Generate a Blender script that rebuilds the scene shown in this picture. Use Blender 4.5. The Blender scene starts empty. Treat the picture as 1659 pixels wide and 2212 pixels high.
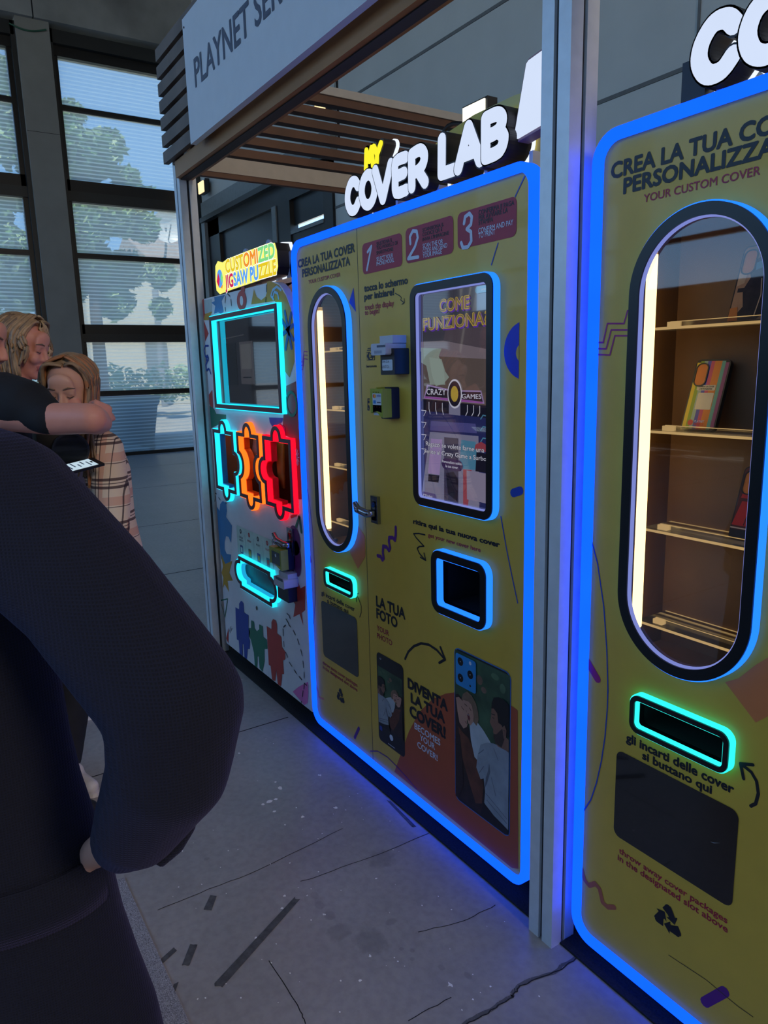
import bpy, bmesh, math, random
import numpy as np
from mathutils import Vector, Matrix
from mathutils.geometry import tessellate_polygon

S = bpy.context.scene
COL = S.collection

# ---------------------------------------------------------------- camera
W, H, FPX = 1659, 2212, 1572.37
YAW, PITCH, ROLL = 0.573154, -0.194692, 0.0260168
CAM = np.array([0.0, 0.0, 1.45])


def cam_basis():
    f = np.array([-math.cos(PITCH) * math.cos(YAW), math.cos(PITCH) * math.sin(YAW), math.sin(PITCH)])
    r = np.cross(f, [0, 0, 1.0]); r /= np.linalg.norm(r)
    d = np.cross(f, r)
    c, s = math.cos(ROLL), math.sin(ROLL)
    return c * r + s * d, -s * r + c * d, f


CR, CD, CF = cam_basis()
cam = bpy.data.objects.new('camera', bpy.data.cameras.new('camera'))
COL.objects.link(cam)
cam.data.sensor_fit = 'VERTICAL'
cam.data.sensor_height = 36
cam.data.lens = 36 * FPX / H
cam.data.clip_start = 0.02
cam.data.clip_end = 400
m = Matrix.Identity(4)
for i in range(3):
    m[i][0], m[i][1], m[i][2], m[i][3] = CR[i], -CD[i], -CF[i], CAM[i]
cam.matrix_world = m
S.camera = cam

# ---------------------------------------------------------------- view, world, sun, added warm fill
S.view_settings.view_transform = 'Standard'
S.view_settings.look = 'None'
S.view_settings.gamma = 1
S.view_settings.use_curve_mapping = False
S.view_settings.exposure = 0.0
S.cycles.use_denoising = True
S.cycles.max_bounces = 10
S.cycles.transparent_max_bounces = 24
S.cycles.sample_clamp_indirect = 4

WORLD_STRENGTH = 3.5
SUN_STRENGTH = 13.0
wd = bpy.data.worlds.new('sky'); S.world = wd
wd.use_nodes = True
nt = wd.node_tree; nt.nodes.clear()
out = nt.nodes.new('ShaderNodeOutputWorld')
bg = nt.nodes.new('ShaderNodeBackground')
tc = nt.nodes.new('ShaderNodeTexCoord')
sx = nt.nodes.new('ShaderNodeSeparateXYZ')
rp = nt.nodes.new('ShaderNodeValToRGB')
nt.links.new(tc.outputs['Generated'], sx.inputs[0])
nt.links.new(sx.outputs['Z'], rp.inputs[0])
els = rp.color_ramp.elements
els[0].position = 0.0; els[0].color = (0.38, 0.53, 0.66, 1)
els[1].position = 0.6; els[1].color = (0.10, 0.26, 0.64, 1)
e = els.new(0.16); e.color = (0.23, 0.48, 0.86, 1)
nz = nt.nodes.new('ShaderNodeTexNoise'); nz.inputs['Scale'].default_value = 3.2; nz.inputs['Detail'].default_value = 7
mp = nt.nodes.new('ShaderNodeMapping'); mp.inputs['Scale'].default_value = (1, 1, 2.6)
nt.links.new(tc.outputs['Generated'], mp.inputs[0]); nt.links.new(mp.outputs[0], nz.inputs['Vector'])
cr2 = nt.nodes.new('ShaderNodeValToRGB')
cr2.color_ramp.elements[0].position = 0.56; cr2.color_ramp.elements[0].color = (0, 0, 0, 1)
cr2.color_ramp.elements[1].position = 0.85; cr2.color_ramp.elements[1].color = (0.6, 0.6, 0.6, 1)
nt.links.new(nz.outputs['Fac'], cr2.inputs[0])
mx = nt.nodes.new('ShaderNodeMixRGB'); mx.inputs[2].default_value = (0.8, 0.85, 0.9, 1)
nt.links.new(cr2.outputs[0], mx.inputs[0]); nt.links.new(rp.outputs[0], mx.inputs[1])
nt.links.new(mx.outputs[0], bg.inputs[0])
bg.inputs[1].default_value = WORLD_STRENGTH
nt.links.new(bg.outputs[0], out.inputs[0])

sun = bpy.data.objects.new('sun', bpy.data.lights.new('sun', 'SUN')); COL.objects.link(sun)
sun.data.energy = SUN_STRENGTH; sun.data.angle = 0.01; sun.data.color = (1.0, 0.93, 0.80)
# high sun behind the hall: it lights the street and the facades, the roof keeps it off the hall floor
sun.rotation_euler = Vector((-0.50, 0.22, -1.0)).to_track_quat('-Z', 'Y').to_euler()

WARM_FILLS = [((6.0, 1.35, 4.8), (-1.3, 1.25, 1.6), 210.0, (1.0, 0.84, 0.66), 1.6)]  # unseen warm light, added to warm the post faces turned right
for i, (lo, tg, en, co, sz) in enumerate(WARM_FILLS):
    L = bpy.data.objects.new('hall_light', bpy.data.lights.new('hall_light', 'AREA')); COL.objects.link(L)
    L.data.energy = en; L.data.color = co; L.data.shape = 'DISK'; L.data.size = sz
    L.location = lo
    L.rotation_euler = (Vector(tg) - Vector(lo)).to_track_quat('-Z', 'Y').to_euler()


# ---------------------------------------------------------------- helpers
def ray(x, y):
    return CR * (x - W / 2) / FPX + CD * (y - H / 2) / FPX + CF


def onY(x, y, Y):
    v = ray(x, y); t = Y / v[1]
    return CAM + t * v


def onX(x, y, X):
    v = ray(x, y); t = X / v[0]
    return CAM + t * v


def onZ(x, y, Z=0.0):
    v = ray(x, y); t = (Z - CAM[2]) / v[2]
    return CAM + t * v


def at(x, y, d):
    """point seen in direction of photo pixel (x, y) at depth d from the lens"""
    return Vector(CAM + ray(x, y) * d)


YF = 1.25                                 # front plane of the machines


def pl(x, y, Y=YF):
    p = onY(x, y, Y)
    return (float(p[0]), float(p[2]))


def lin(c):
    return tuple(((v / 255) / 12.92 if v / 255 <= 0.04045 else ((v / 255 + 0.055) / 1.055) ** 2.4) for v in c)


MATS = {}


def mat(name, col, rough=0.55, metal=0.0, emit=None, strength=1.0, var=0.10, scale=18.0, bump=0.0, coat=0.0, spec=0.5, linear=False):
    """principled material with a procedural tone variation; col is sRGB 0-255"""
    if name in MATS:
        return MATS[name]
    M = bpy.data.materials.new(name); M.use_nodes = True
    n = M.node_tree; b = n.nodes['Principled BSDF']
    c = col if linear else lin(col)
    b.inputs['Roughness'].default_value = rough
    b.inputs['Metallic'].default_value = metal
    b.inputs['Coat Weight'].default_value = coat
    b.inputs['Specular IOR Level'].default_value = spec
    t = n.nodes.new('ShaderNodeTexCoord')
    z = n.nodes.new('ShaderNodeTexNoise'); z.inputs['Scale'].default_value = scale; z.inputs['Detail'].default_value = 5
    n.links.new(t.outputs['Object'], z.inputs['Vector'])
    r = n.nodes.new('ShaderNodeValToRGB')
    r.color_ramp.elements[0].position = 0.3; r.color_ramp.elements[1].position = 0.7
    r.color_ramp.elements[0].color = tuple(v * (1 - var) for v in c) + (1,)
    r.color_ramp.elements[1].color = tuple(min(1, v * (1 + var)) for v in c) + (1,)
    n.links.new(z.outputs['Fac'], r.inputs[0])
    n.links.new(r.outputs[0], b.inputs['Base Color'])
    if bump:
        bp = n.nodes.new('ShaderNodeBump'); bp.inputs['Strength'].default_value = bump; bp.inputs['Distance'].default_value = 0.01
        n.links.new(z.outputs['Fac'], bp.inputs['Height']); n.links.new(bp.outputs[0], b.inputs['Normal'])
    if emit is not None:
        b.inputs['Emission Color'].default_value = tuple(emit) + (1,)
        b.inputs['Emission Strength'].default_value = strength
    MATS[name] = M
    return M


def glow(name, col, strength, var=0.06):
    """light-giving acrylic / lamp: emission with a faint procedural unevenness"""
    if name in MATS:
        return MATS[name]
    M = bpy.data.materials.new(name); M.use_nodes = True
    n = M.node_tree; n.nodes.clear()
    o = n.nodes.new('ShaderNodeOutputMaterial'); em = n.nodes.new('ShaderNodeEmission')
    em.inputs['Color'].default_value = tuple(col) + (1,)
    t = n.nodes.new('ShaderNodeTexCoord'); z = n.nodes.new('ShaderNodeTexNoise'); z.inputs['Scale'].default_value = 9
    n.links.new(t.outputs['Object'], z.inputs['Vector'])
    mr = n.nodes.new('ShaderNodeMapRange')
    mr.inputs['To Min'].default_value = strength * (1 - var); mr.inputs['To Max'].default_value = strength * (1 + var)
    n.links.new(z.outputs['Fac'], mr.inputs['Value']); n.links.new(mr.outputs[0], em.inputs['Strength'])
    n.links.new(em.outputs[0], o.inputs[0])
    MATS[name] = M
    return M


class MB:
    """collects shapes and links them as ONE mesh object"""

    def __init__(self):
        self.v = []; self.f = []; self.m = []; self.mats = []; self.off = Vector((0, 0, 0)); self.mx = None

    def mi(self, M):
        if M not in self.mats:
            self.mats.append(M)
        return self.mats.index(M)

    def add(self, vs, fs, M):
        k = len(self.v); i = self.mi(M)
        for p in vs:
            self.v.append(tuple(p))
        for f in fs:
            self.f.append(tuple(a + k for a in f)); self.m.append(i)

    def box(self, x0, x1, y0, y1, z0, z1, M):
        vs = [(x, y, z) for x in (x0, x1) for y in (y0, y1) for z in (z0, z1)]
        self.add(vs, [(0, 1, 3, 2), (4, 6, 7, 5), (0, 4, 5, 1), (2, 3, 7, 6), (0, 2, 6, 4), (1, 5, 7, 3)], M)

    def obox(self, c, sx, sy, sz, R, M):
        """box of full size sx, sy, sz about c, turned by matrix R"""
        vs = [Vector(c) + R @ Vector((x * sx / 2, y * sy / 2, z * sz / 2)) for x in (-1, 1) for y in (-1, 1) for z in (-1, 1)]
        self.add(vs, [(0, 1, 3, 2), (4, 6, 7, 5), (0, 4, 5, 1), (2, 3, 7, 6), (0, 2, 6, 4), (1, 5, 7, 3)], M)

    def flat(self, poly, y, M, holes=()):
        """flat figure in a plane Y = const from (x, z) outlines"""
        loops = [[Vector((a, b, 0)) for a, b in poly]] + [[Vector((a, b, 0)) for a, b in h] for h in holes]
        tr = tessellate_polygon(loops)
        vs = [(q.x, y, q.y) for l in loops for q in l]
        self.add(vs, [tuple(t) for t in tr], M)

    def prism(self, poly, y0, y1, M, side=None, holes=(), back=True):
        side = side or M
        self.flat(poly, y0, M, holes)
        if back:
            self.flat(poly, y1, M, holes)
        for l in [poly] + list(holes):
            n = len(l)
            vs = [(a, y0, b) for a, b in l] + [(a, y1, b) for a, b in l]
            self.add(vs, [(i, (i + 1) % n, n + (i + 1) % n, n + i) for i in range(n)], side)

    def stroke(self, pts, r, y, M, closed=False):
        """flat round-ended line in a plane Y = const"""
        pts = list(pts)
        if closed:
            pts = pts + [pts[0]]
        for a, b in zip(pts[:-1], pts[1:]):
            d = (b[0] - a[0], b[1] - a[1]); L = math.hypot(*d) or 1e-9
            t0 = math.atan2(d[1], d[0])
            n = 5
            out = [(b[0] + r * math.cos(t0 - math.pi / 2 + math.pi * i / n), b[1] + r * math.sin(t0 - math.pi / 2 + math.pi * i / n)) for i in range(n + 1)]
            out += [(a[0] + r * math.cos(t0 + math.pi / 2 + math.pi * i / n), a[1] + r * math.sin(t0 + math.pi / 2 + math.pi * i / n)) for i in range(n + 1)]
            k = len(out)
            self.add([(p, y, q) for p, q in out], [tuple(range(k))], M)
            y -= 0.00004

    def bar(self, pts, r, y0, y1, M):
        """rounded solid line (a puffy letter stroke): thick capsules between y0 (front) and y1"""
        for a, b in zip(pts[:-1], pts[1:]):
            d = (b[0] - a[0], b[1] - a[1]); t0 = math.atan2(d[1], d[0]); n = 7
            out = [(b[0] + r * math.cos(t0 - math.pi / 2 + math.pi * i / n), b[1] + r * math.sin(t0 - math.pi / 2 + math.pi * i / n)) for i in range(n + 1)]
            out += [(a[0] + r * math.cos(t0 + math.pi / 2 + math.pi * i / n), a[1] + r * math.sin(t0 + math.pi / 2 + math.pi * i / n)) for i in range(n + 1)]
            self.prism(out, y0, y1, M)

    def tube(self, pts, r, M, seg=10):
        pts = [Vector(p) for p in pts]; rr = r if isinstance(r, (list, tuple)) else [r] * len(pts)
        rings = []
        up = Vector((0, 0, 1))
        for i, p in enumerate(pts):
            t = (pts[min(i + 1, len(pts) - 1)] - pts[max(i - 1, 0)]).normalized()
            u = t.cross(up)
            if u.length < 0.05:
                u = t.cross(Vector((1, 0, 0)))
            u.normalize(); w = t.cross(u)
            rings.append([p + rr[i] * (math.cos(2 * math.pi * k / seg) * u + math.sin(2 * math.pi * k / seg) * w) for k in range(seg)])
        vs = [q for R in rings for q in R]
        fs = [(i * seg + k, i * seg + (k + 1) % seg, (i + 1) * seg + (k + 1) % seg, (i + 1) * seg + k) for i in range(len(pts) - 1) for k in range(seg)]
        fs += [tuple(range(seg)), tuple((len(pts) - 1) * seg + k for k in range(seg))]
        self.add(vs, fs, M)

    def cyl(self, c, axis, r, L, M, seg=24):
        c = Vector(c); a = Vector(axis).normalized()
        self.tube([c - a * L / 2, c + a * L / 2], r, M, seg)

    def ball(self, c, r, M, R=None, seg=14, ring=9):
        rx, ry, rz = r if isinstance(r, (tuple, list)) else (r, r, r)
        vs = []
        for i in range(ring + 1):
            th = math.pi * i / ring
            for k in range(seg):
                p = Vector((rx * math.sin(th) * math.cos(2 * math.pi * k / seg), ry * math.sin(th) * math.sin(2 * math.pi * k / seg), rz * math.cos(th)))
                vs.append(Vector(c) + (R @ p if R else p))
        fs = [(i * seg + k, i * seg + (k + 1) % seg, (i + 1) * seg + (k + 1) % seg, (i + 1) * seg + k) for i in range(ring) for k in range(seg)]
        self.add(vs, fs, M)

    def capsule(self, a, b, ra, rb, M, seg=14):
        """tapered limb piece with round ends"""
        a, b = Vector(a), Vector(b)
        t = (b - a)
        L = t.length
        if L < 1e-6:
            self.ball(a, ra, M); return
        t /= L
        pts, rr = [], []
        for i in range(5):
            th = math.pi / 2 * (1 - i / 4)
            pts.append(a - t * ra * math.sin(th)); rr.append(max(1e-4, ra * math.cos(th)))
        for i in range(5):
            th = math.pi / 2 * i / 4
            pts.append(b + t * rb * math.sin(th)); rr.append(max(1e-4, rb * math.cos(th)))
        up = Vector((0, 0, 1)) if abs(t.z) < 0.9 else Vector((1, 0, 0))
        u = t.cross(up).normalized(); w = t.cross(u)
        vs = [p + r * (math.cos(2 * math.pi * k / seg) * u + math.sin(2 * math.pi * k / seg) * w) for p, r in zip(pts, rr) for k in range(seg)]
        n = len(pts)
        fs = [(i * seg + k, i * seg + (k + 1) % seg, (i + 1) * seg + (k + 1) % seg, (i + 1) * seg + k) for i in range(n - 1) for k in range(seg)]
        fs += [tuple(range(seg))[::-1], tuple((n - 1) * seg + k for k in range(seg))]
        self.add(vs, fs, M)

    def text(self, s, p0, p1, ptop, M, y, off=0.012, shear=0.0, sub=None, h=None, plane=None):
        """lettering from photo baseline start / end and cap top, laid into the machine's front plane"""
        q = plane or YF
        a, b = pl(*p0, q), pl(*p1, q)
        hh = h if h is not None else pl(*ptop, q)[1] - a[1]
        self.text_at(s, a[0], b[0], (a[1] + b[1]) / 2, hh, M, y, off, shear, sub)

    def text_at(self, s, x0, x1, z0, hh, M, y, off=0.012, shear=0.0, sub=None, depth=0.0, side=None):
        bold = max(0.0, off) * 1.3
        if off > 0:
            off = 0.0
        vs, fs, cap, xa, xb = glyphs(s, off, shear)
        if sub:
            _, _, _, xa, xb = glyphs(sub, off, shear)
        sx_, sz_ = (x1 - x0) / (xb - xa + 2 * bold), hh / cap
        x0 += bold * sx_
        sh = [(0, 0)] + ([(bold * math.cos(t), bold * math.sin(t)) for t in [k * math.pi / 4 for k in range(8)]] if bold else [])
        for k, (du, dv) in enumerate(sh):        # heavier strokes: the same glyphs laid over themselves a hair apart
            self.add([(x0 + (a - xa + du) * sx_, y - k * 0.00001, z0 + (b + dv) * sz_) for a, b in vs], fs, M)
        if depth:
            self.add([(x0 + (a - xa) * sx_, y + depth, z0 + b * sz_) for a, b in vs], fs, side or M)
            cnt = {}
            for f in fs:
                for i in range(len(f)):
                    e_ = (f[i], f[(i + 1) % len(f)]); cnt[tuple(sorted(e_))] = cnt.get(tuple(sorted(e_)), 0) + 1
            for (i, j), c in cnt.items():
                if c == 1:
                    P = [(x0 + (vs[t][0] - xa) * sx_, z0 + vs[t][1] * sz_) for t in (i, j)]
                    self.add([(P[0][0], y, P[0][1]), (P[1][0], y, P[1][1]), (P[1][0], y + depth, P[1][1]), (P[0][0], y + depth, P[0][1])], [(0, 1, 2, 3)], side or M)

    def build(self, name, parent=None, smooth=False, normals=True):
        me = bpy.data.meshes.new(name)
        if parent is not None and 'base' in parent:
            o0 = Vector(parent['base'])
        else:
            o0 = self.off
        me.from_pydata([tuple(Vector(p) - o0) for p in self.v], [], self.f)
        for M in self.mats:
            me.materials.append(M)
        me.polygons.foreach_set('material_index', self.m)
        if normals:
            bm = bmesh.new(); bm.from_mesh(me); bmesh.ops.recalc_face_normals(bm, faces=bm.faces); bm.to_mesh(me); bm.free()
        if smooth:
            me.polygons.foreach_set('use_smooth', [True] * len(me.polygons))
        o = bpy.data.objects.new(name, me); COL.objects.link(o)
        if parent is not None:
            o.parent = parent
            if 'base' not in parent:
                o.matrix_parent_inverse = Matrix.Identity(4)
            else:
                o['base'] = parent['base']
        else:
            o.location = o0
            if self.off.length:
                o['base'] = tuple(self.off)
        return o


_gl = {}


def glyphs(s, off, shear):
    key = (s, off, shear)
    if key in _gl:
        return _gl[key]

    def tri(txt):
        c = bpy.data.curves.new('lettering', 'FONT'); c.body = txt; c.size = 1; c.offset = off; c.shear = shear
        c.resolution_u = 3; c.fill_mode = 'FRONT'
        o = bpy.data.objects.new('lettering', c); COL.objects.link(o)
        dg = bpy.context.evaluated_depsgraph_get(); dg.update()
        me = bpy.data.meshes.new_from_object(o.evaluated_get(dg))
        vs = [(v.co.x, v.co.y) for v in me.vertices]; fs = [tuple(p.vertices) for p in me.polygons]
        bpy.data.objects.remove(o); bpy.data.curves.remove(c); bpy.data.meshes.remove(me)
        return vs, fs
    vs, fs = tri(s)
    hv, _ = tri('H')
    cap = max(b for a, b in hv)
    r = (vs, fs, cap, min(a for a, b in vs), max(a for a, b in vs))
    _gl[key] = r
    return r


def tag(o, label=None, cat=None, group=None, kind=None):
    if label: o['label'] = label
    if cat: o['category'] = cat
    if group: o['group'] = group
    if kind: o['kind'] = kind
    return o


def thing(name, base, label, cat, group=None):
    o = bpy.data.objects.new(name, None); COL.objects.link(o)
    o.location = base; o['base'] = tuple(base); o.empty_display_size = 0.1
    return tag(o, label, cat, group)


def zoom(ox, oy, s, plane=None):
    """turns a list of readings off an enlarged crop into (x, z) on the machines' front plane"""
    def f(*pts):
        return [pl(ox + x * s, oy + y * s, plane or YF) for x, y in pts]
    return f


def zp(ox, oy, s):
    def f(x, y):
        return (ox + x * s, oy + y * s)
    return f


def smoothed(P, n=3):
    """rounded-off run of points through the given ones"""
    P = [Vector(p) for p in P]; Q = [P[0]]
    for j in range(len(P) - 1):
        p0, p1, p2, p3 = P[max(j - 1, 0)], P[j], P[j + 1], P[min(j + 2, len(P) - 1)]
        for i in range(1, n + 1):
            t = i / n; Q.append(.5 * (2 * p1 + (p2 - p0) * t + (2 * p0 - 5 * p1 + 4 * p2 - p3) * t * t + (3 * p1 - p0 - 3 * p2 + p3) * t ** 3))
    return Q


def rrect(x0, x1, z0, z1, r, n=8):
    out = []
    for cx, cz, a0 in ((x1 - r, z1 - r, 0), (x0 + r, z1 - r, 90), (x0 + r, z0 + r, 180), (x1 - r, z0 + r, 270)):
        for i in range(n + 1):
            t = math.radians(a0 + 90 * i / n); out.append((cx + r * math.cos(t), cz + r * math.sin(t)))
    return out


def oval(x0, x1, z0, z1, n=20):
    return rrect(x0, x1, z0, z1, (x1 - x0) / 2 - 1e-5, n)


def disc(c, r, n=28, rz=None):
    return [(c[0] + r * math.cos(2 * math.pi * i / n), c[1] + (rz or r) * math.sin(2 * math.pi * i / n)) for i in range(n)]


def offset(poly, d):
    """grow (d > 0) or shrink an outline"""
    n = len(poly)
    A = sum(poly[i][0] * poly[(i + 1) % n][1] - poly[(i + 1) % n][0] * poly[i][1] for i in range(n))
    sgn = 1 if A > 0 else -1
    out = []
    for i in range(n):
        p, q, r = poly[i - 1], poly[i], poly[(i + 1) % n]
        e1 = Vector((q[0] - p[0], q[1] - p[1])); e2 = Vector((r[0] - q[0], r[1] - q[1]))
        if e1.length < 1e-9: e1 = e2
        if e2.length < 1e-9: e2 = e1
        n1 = Vector((e1.y, -e1.x)).normalized() * sgn; n2 = Vector((e2.y, -e2.x)).normalized() * sgn
        b = n1 + n2
        if b.length < 1e-6:
            b = n1
        b.normalize()
        k = d / max(0.35, b.dot(n1))
        out.append((q[0] + b.x * k, q[1] + b.y * k))
    return out
# ================================================================ SETTING
def struct(o, label=None):
    o['kind'] = 'structure'
    if label: o['label'] = label
    return o


# concrete floor with joints, tape residue, damp stains, cracks
def floor_material():
    M = bpy.data.materials.new('hall_concrete'); M.use_nodes = True
    n = M.node_tree; b = n.nodes['Principled BSDF']
    t = n.nodes.new('ShaderNodeTexCoord')
    z1 = n.nodes.new('ShaderNodeTexNoise'); z1.inputs['Scale'].default_value = 1.3; z1.inputs['Detail'].default_value = 8; z1.inputs['Roughness'].default_value = 0.65
    z2 = n.nodes.new('ShaderNodeTexNoise'); z2.inputs['Scale'].default_value = 45; z2.inputs['Detail'].default_value = 4
    for z in (z1, z2): n.links.new(t.outputs['Object'], z.inputs['Vector'])
    r = n.nodes.new('ShaderNodeValToRGB')
    r.color_ramp.elements[0].position = 0.3; r.color_ramp.elements[0].color = (0.27, 0.262, 0.265, 1)
    r.color_ramp.elements[1].position = 0.72; r.color_ramp.elements[1].color = (0.42, 0.405, 0.405, 1)
    n.links.new(z1.outputs['Fac'], r.inputs[0])
    r2 = n.nodes.new('ShaderNodeValToRGB')
    r2.color_ramp.elements[0].position = 0.35; r2.color_ramp.elements[0].color = (0.90, 0.90, 0.90, 1)
    r2.color_ramp.elements[1].position = 0.6; r2.color_ramp.elements[1].color = (1.03, 1.03, 1.03, 1)
    n.links.new(z2.outputs['Fac'], r2.inputs[0])
    mm = n.nodes.new('ShaderNodeMixRGB'); mm.blend_type = 'MULTIPLY'; mm.inputs[0].default_value = 1
    n.links.new(r.outputs[0], mm.inputs[1]); n.links.new(r2.outputs[0], mm.inputs[2])
    col = mm.outputs[0]
    # damp stains: soft-edged dark patches of their own shape
    for (cx, cy, rx, ry, k) in STAINS:
        v = n.nodes.new('ShaderNodeMapping'); v.vector_type = 'POINT'
        v.inputs['Location'].default_value = (-cx / rx, -cy / ry, 0); v.inputs['Scale'].default_value = (1 / rx, 1 / ry, 0)
        n.links.new(t.outputs['Object'], v.inputs[0])
        L = n.nodes.new('ShaderNodeVectorMath'); L.operation = 'LENGTH'; n.links.new(v.outputs[0], L.inputs[0])
        ad = n.nodes.new('ShaderNodeMath'); ad.operation = 'MULTIPLY_ADD'; ad.inputs[1].default_value = 0.5
        n.links.new(z2.outputs['Fac'], ad.inputs[0]); n.links.new(L.outputs['Value'], ad.inputs[2])
        rr = n.nodes.new('ShaderNodeMapRange'); rr.inputs['From Min'].default_value = 1.0; rr.inputs['From Max'].default_value = 1.35
        rr.inputs['To Min'].default_value = k; rr.inputs['To Max'].default_value = 1.0
        n.links.new(ad.outputs[0], rr.inputs['Value'])
        m2 = n.nodes.new('ShaderNodeMixRGB'); m2.blend_type = 'MULTIPLY'; m2.inputs[0].default_value = 1
        n.links.new(col, m2.inputs[1]); n.links.new(rr.outputs[0], m2.inputs[2]); col = m2.outputs[0]
    n.links.new(col, b.inputs['Base Color'])
    b.inputs['Roughness'].default_value = 0.42
    rg = n.nodes.new('ShaderNodeMapRange'); rg.inputs['To Min'].default_value = 0.26; rg.inputs['To Max'].default_value = 0.5
    n.links.new(z1.outputs['Fac'], rg.inputs['Value']); n.links.new(rg.outputs[0], b.inputs['Roughness'])
    bp = n.nodes.new('ShaderNodeBump'); bp.inputs['Strength'].default_value = 0.12; bp.inputs['Distance'].default_value = 0.01
    n.links.new(z2.outputs['Fac'], bp.inputs['Height']); n.links.new(bp.outputs[0], b.inputs['Normal'])
    return M


f6 = zp(300, 1500, .5425)
STAINS = []
for (px_, py_, rx, ry, k) in ((800, 945, 46, 42, .80), (925, 985, 75, 50, .80), (1005, 905, 18, 20, .82), (760, 880, 30, 16, .82), (720, 840, 26, 14, .84), (700, 800, 24, 12, .86),
                              (1205, 1087, 18, 12, .82), (1088, 1020, 12, 9, .82), (1046, 1013, 10, 8, .82), (1090, 1053, 11, 9, .84), (965, 655, 58, 38, .80), (1310, 1120, 22, 12, .82), (270, 655, 10, 8, .8)):
    x, y = f6(px_, py_); c = onZ(x, y); ex = onZ(x + rx * .5425, y); ey = onZ(x, y + ry * .5425)
    STAINS.append((c[0], c[1], 1.15 * max(abs(ex[0] - c[0]), abs(ex[1] - c[1])), 1.15 * max(abs(ey[0] - c[0]), abs(ey[1] - c[1])), k))
CONC = floor_material()
JOINT = mat('floor_joint', (30, 32, 36), .9)
CRACK = mat('crack_fill', (96, 96, 100), .9)
PAINT = mat('paint_fleck', (246, 246, 246), .7)
fl = MB()
fl.box(-14.0, 9, -9, 5, -0.2, 0, CONC)


def floor_line(pts, w, M, z=0.0006):
    for a, b in zip(pts[:-1], pts[1:]):
        a, b = Vector((a[0], a[1], 0)), Vector((b[0], b[1], 0)); d = (b - a).normalized(); q = Vector((-d.y, d.x, 0)) * w / 2
        fl.add([a + q + Vector((0, 0, z)), a - q + Vector((0, 0, z)), b - q + Vector((0, 0, z)), b + q + Vector((0, 0, z))], [(0, 1, 2, 3)], M)


for xj, w in ((-2.655, .006), (-5.24, .012), (-7.1, .012), (-9.6, .012), (-11.8, .012), (0.2, .006)):
    floor_line([(xj, -9), (xj, 1.2 if xj > -3 else 5)], w, JOINT)
rnd = random.Random(5)


def wobble(pts, n, amp):
    out = []
    for a, b in zip(pts[:-1], pts[1:]):
        for i in range(n):
            t = i / n; out.append((a[0] + (b[0] - a[0]) * t + rnd.uniform(-amp, amp), a[1] + (b[1] - a[1]) * t + rnd.uniform(-amp, amp)))
    return out + [pts[-1]]


def gz(lst, s=None):
    return [tuple(onZ(*q)[:2]) for q in lst]


ck = gz([(1243, 2068), (1195, 2100), (1120, 2128), (1105, 2152), (1060, 2180), (1000, 2215)])
floor_line(wobble(ck, 5, .003), .009, CRACK); floor_line(wobble([(a + .004, b) for a, b in ck], 6, .003), .003, JOINT, .0009)
for ln in ([(650, 1905), (780, 1860), (1000, 1770), (1060, 1750)], [(880, 2205), (975, 2155)], [(580, 2075), (640, 2170), (660, 2212)], [(340, 1965), (430, 1930), (560, 1880), (740, 1790)], [(905, 2015), (1000, 1990), (1070, 1955)]):
    floor_line(wobble(gz(ln), 6, .003), .0022, JOINT)
for (x, y, r) in ((560, 372, 12), (520, 428, 16), (545, 418, 10), (495, 440, 8), (540, 466, 8), (627, 452, 5), (652, 488, 9), (582, 520, 4), (783, 452, 9), (545, 350, 7), (720, 322, 8), (400, 235, 7), (808, 510, 3), (730, 555, 4),
                  (580, 803, 7), (570, 852, 7), (670, 802, 5), (435, 1015, 7), (465, 970, 7), (635, 770, 4), (920, 1042, 7), (1240, 1158, 12), (1400, 1165, 6), (1360, 1188, 4), (235, 1213, 5), (265, 1210, 5), (945, 733, 6), (395, 618, 3), (250, 757, 3),
                  (715, 707, 4), (600, 672, 5), (735, 877, 6), (555, 1228, 3), (640, 1145, 3), (1058, 1083, 3), (1330, 1215, 5), (880, 1140, 9)):
    c = f6(x, y); p = onZ(*c); q = onZ(c[0] + r * .75, c[1]); rr = float(np.linalg.norm(q - p))
    n = 7; ph = rnd.uniform(0, 6)
    fl.add([(p[0] + rr * rnd.uniform(.35, 1.1) * math.cos(ph + 2 * math.pi * i / n) * rnd.choice((.6, 1)), p[1] + rr * rnd.uniform(.3, .8) * math.sin(ph + 2 * math.pi * i / n), .0008) for i in range(n)], [tuple(range(n))], PAINT)
for i in range(230):
    x, y = rnd.uniform(-3.4, -.4), rnd.uniform(-.2, 1.2); rr = rnd.uniform(.0012, .0032)
    fl.add([(x + rr * math.cos(a), y + rr * rnd.uniform(.5, 1) * math.sin(a), .0008) for a in (0, 1.3, 2.5, 3.9, 5.2)], [(0, 1, 2, 3, 4)], PAINT)
struct(fl.build('floor'))

# speckled stone strip let into the floor beside the coat
sp = MB()
gp = gz([(297, 1978), (330, 2045), (372, 2140), (415, 2235)])
M = mat('speckled_stone', (150, 150, 158), .6, var=.75, scale=420)
y1 = gp[1][1] + .004
sp.box(-2.02, -.9, y1 - .10, y1, 0.0, .004, M)
struct(sp.build('trim_1'))

# dark entrance carpet under the machines
cp = MB(); cp.off = Vector((-1.6, 1.7, 0))
CARPET = mat('black_carpet', (26, 28, 33), .95, var=.5, scale=160, bump=.4)
cp.box(-3.75, .6, 1.275, 2.35, 0.0005, .006, CARPET)
for xa, xb in ((-3.75, -3.604), (-3.52, -1.204), (-1.12, .6)):
    cp.box(xa, xb, 1.222, 1.275, 0.0005, .006, CARPET)
tag(cp.build('carpet'), 'black needle-felt carpet strip under the vending machines', 'carpet')

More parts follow.
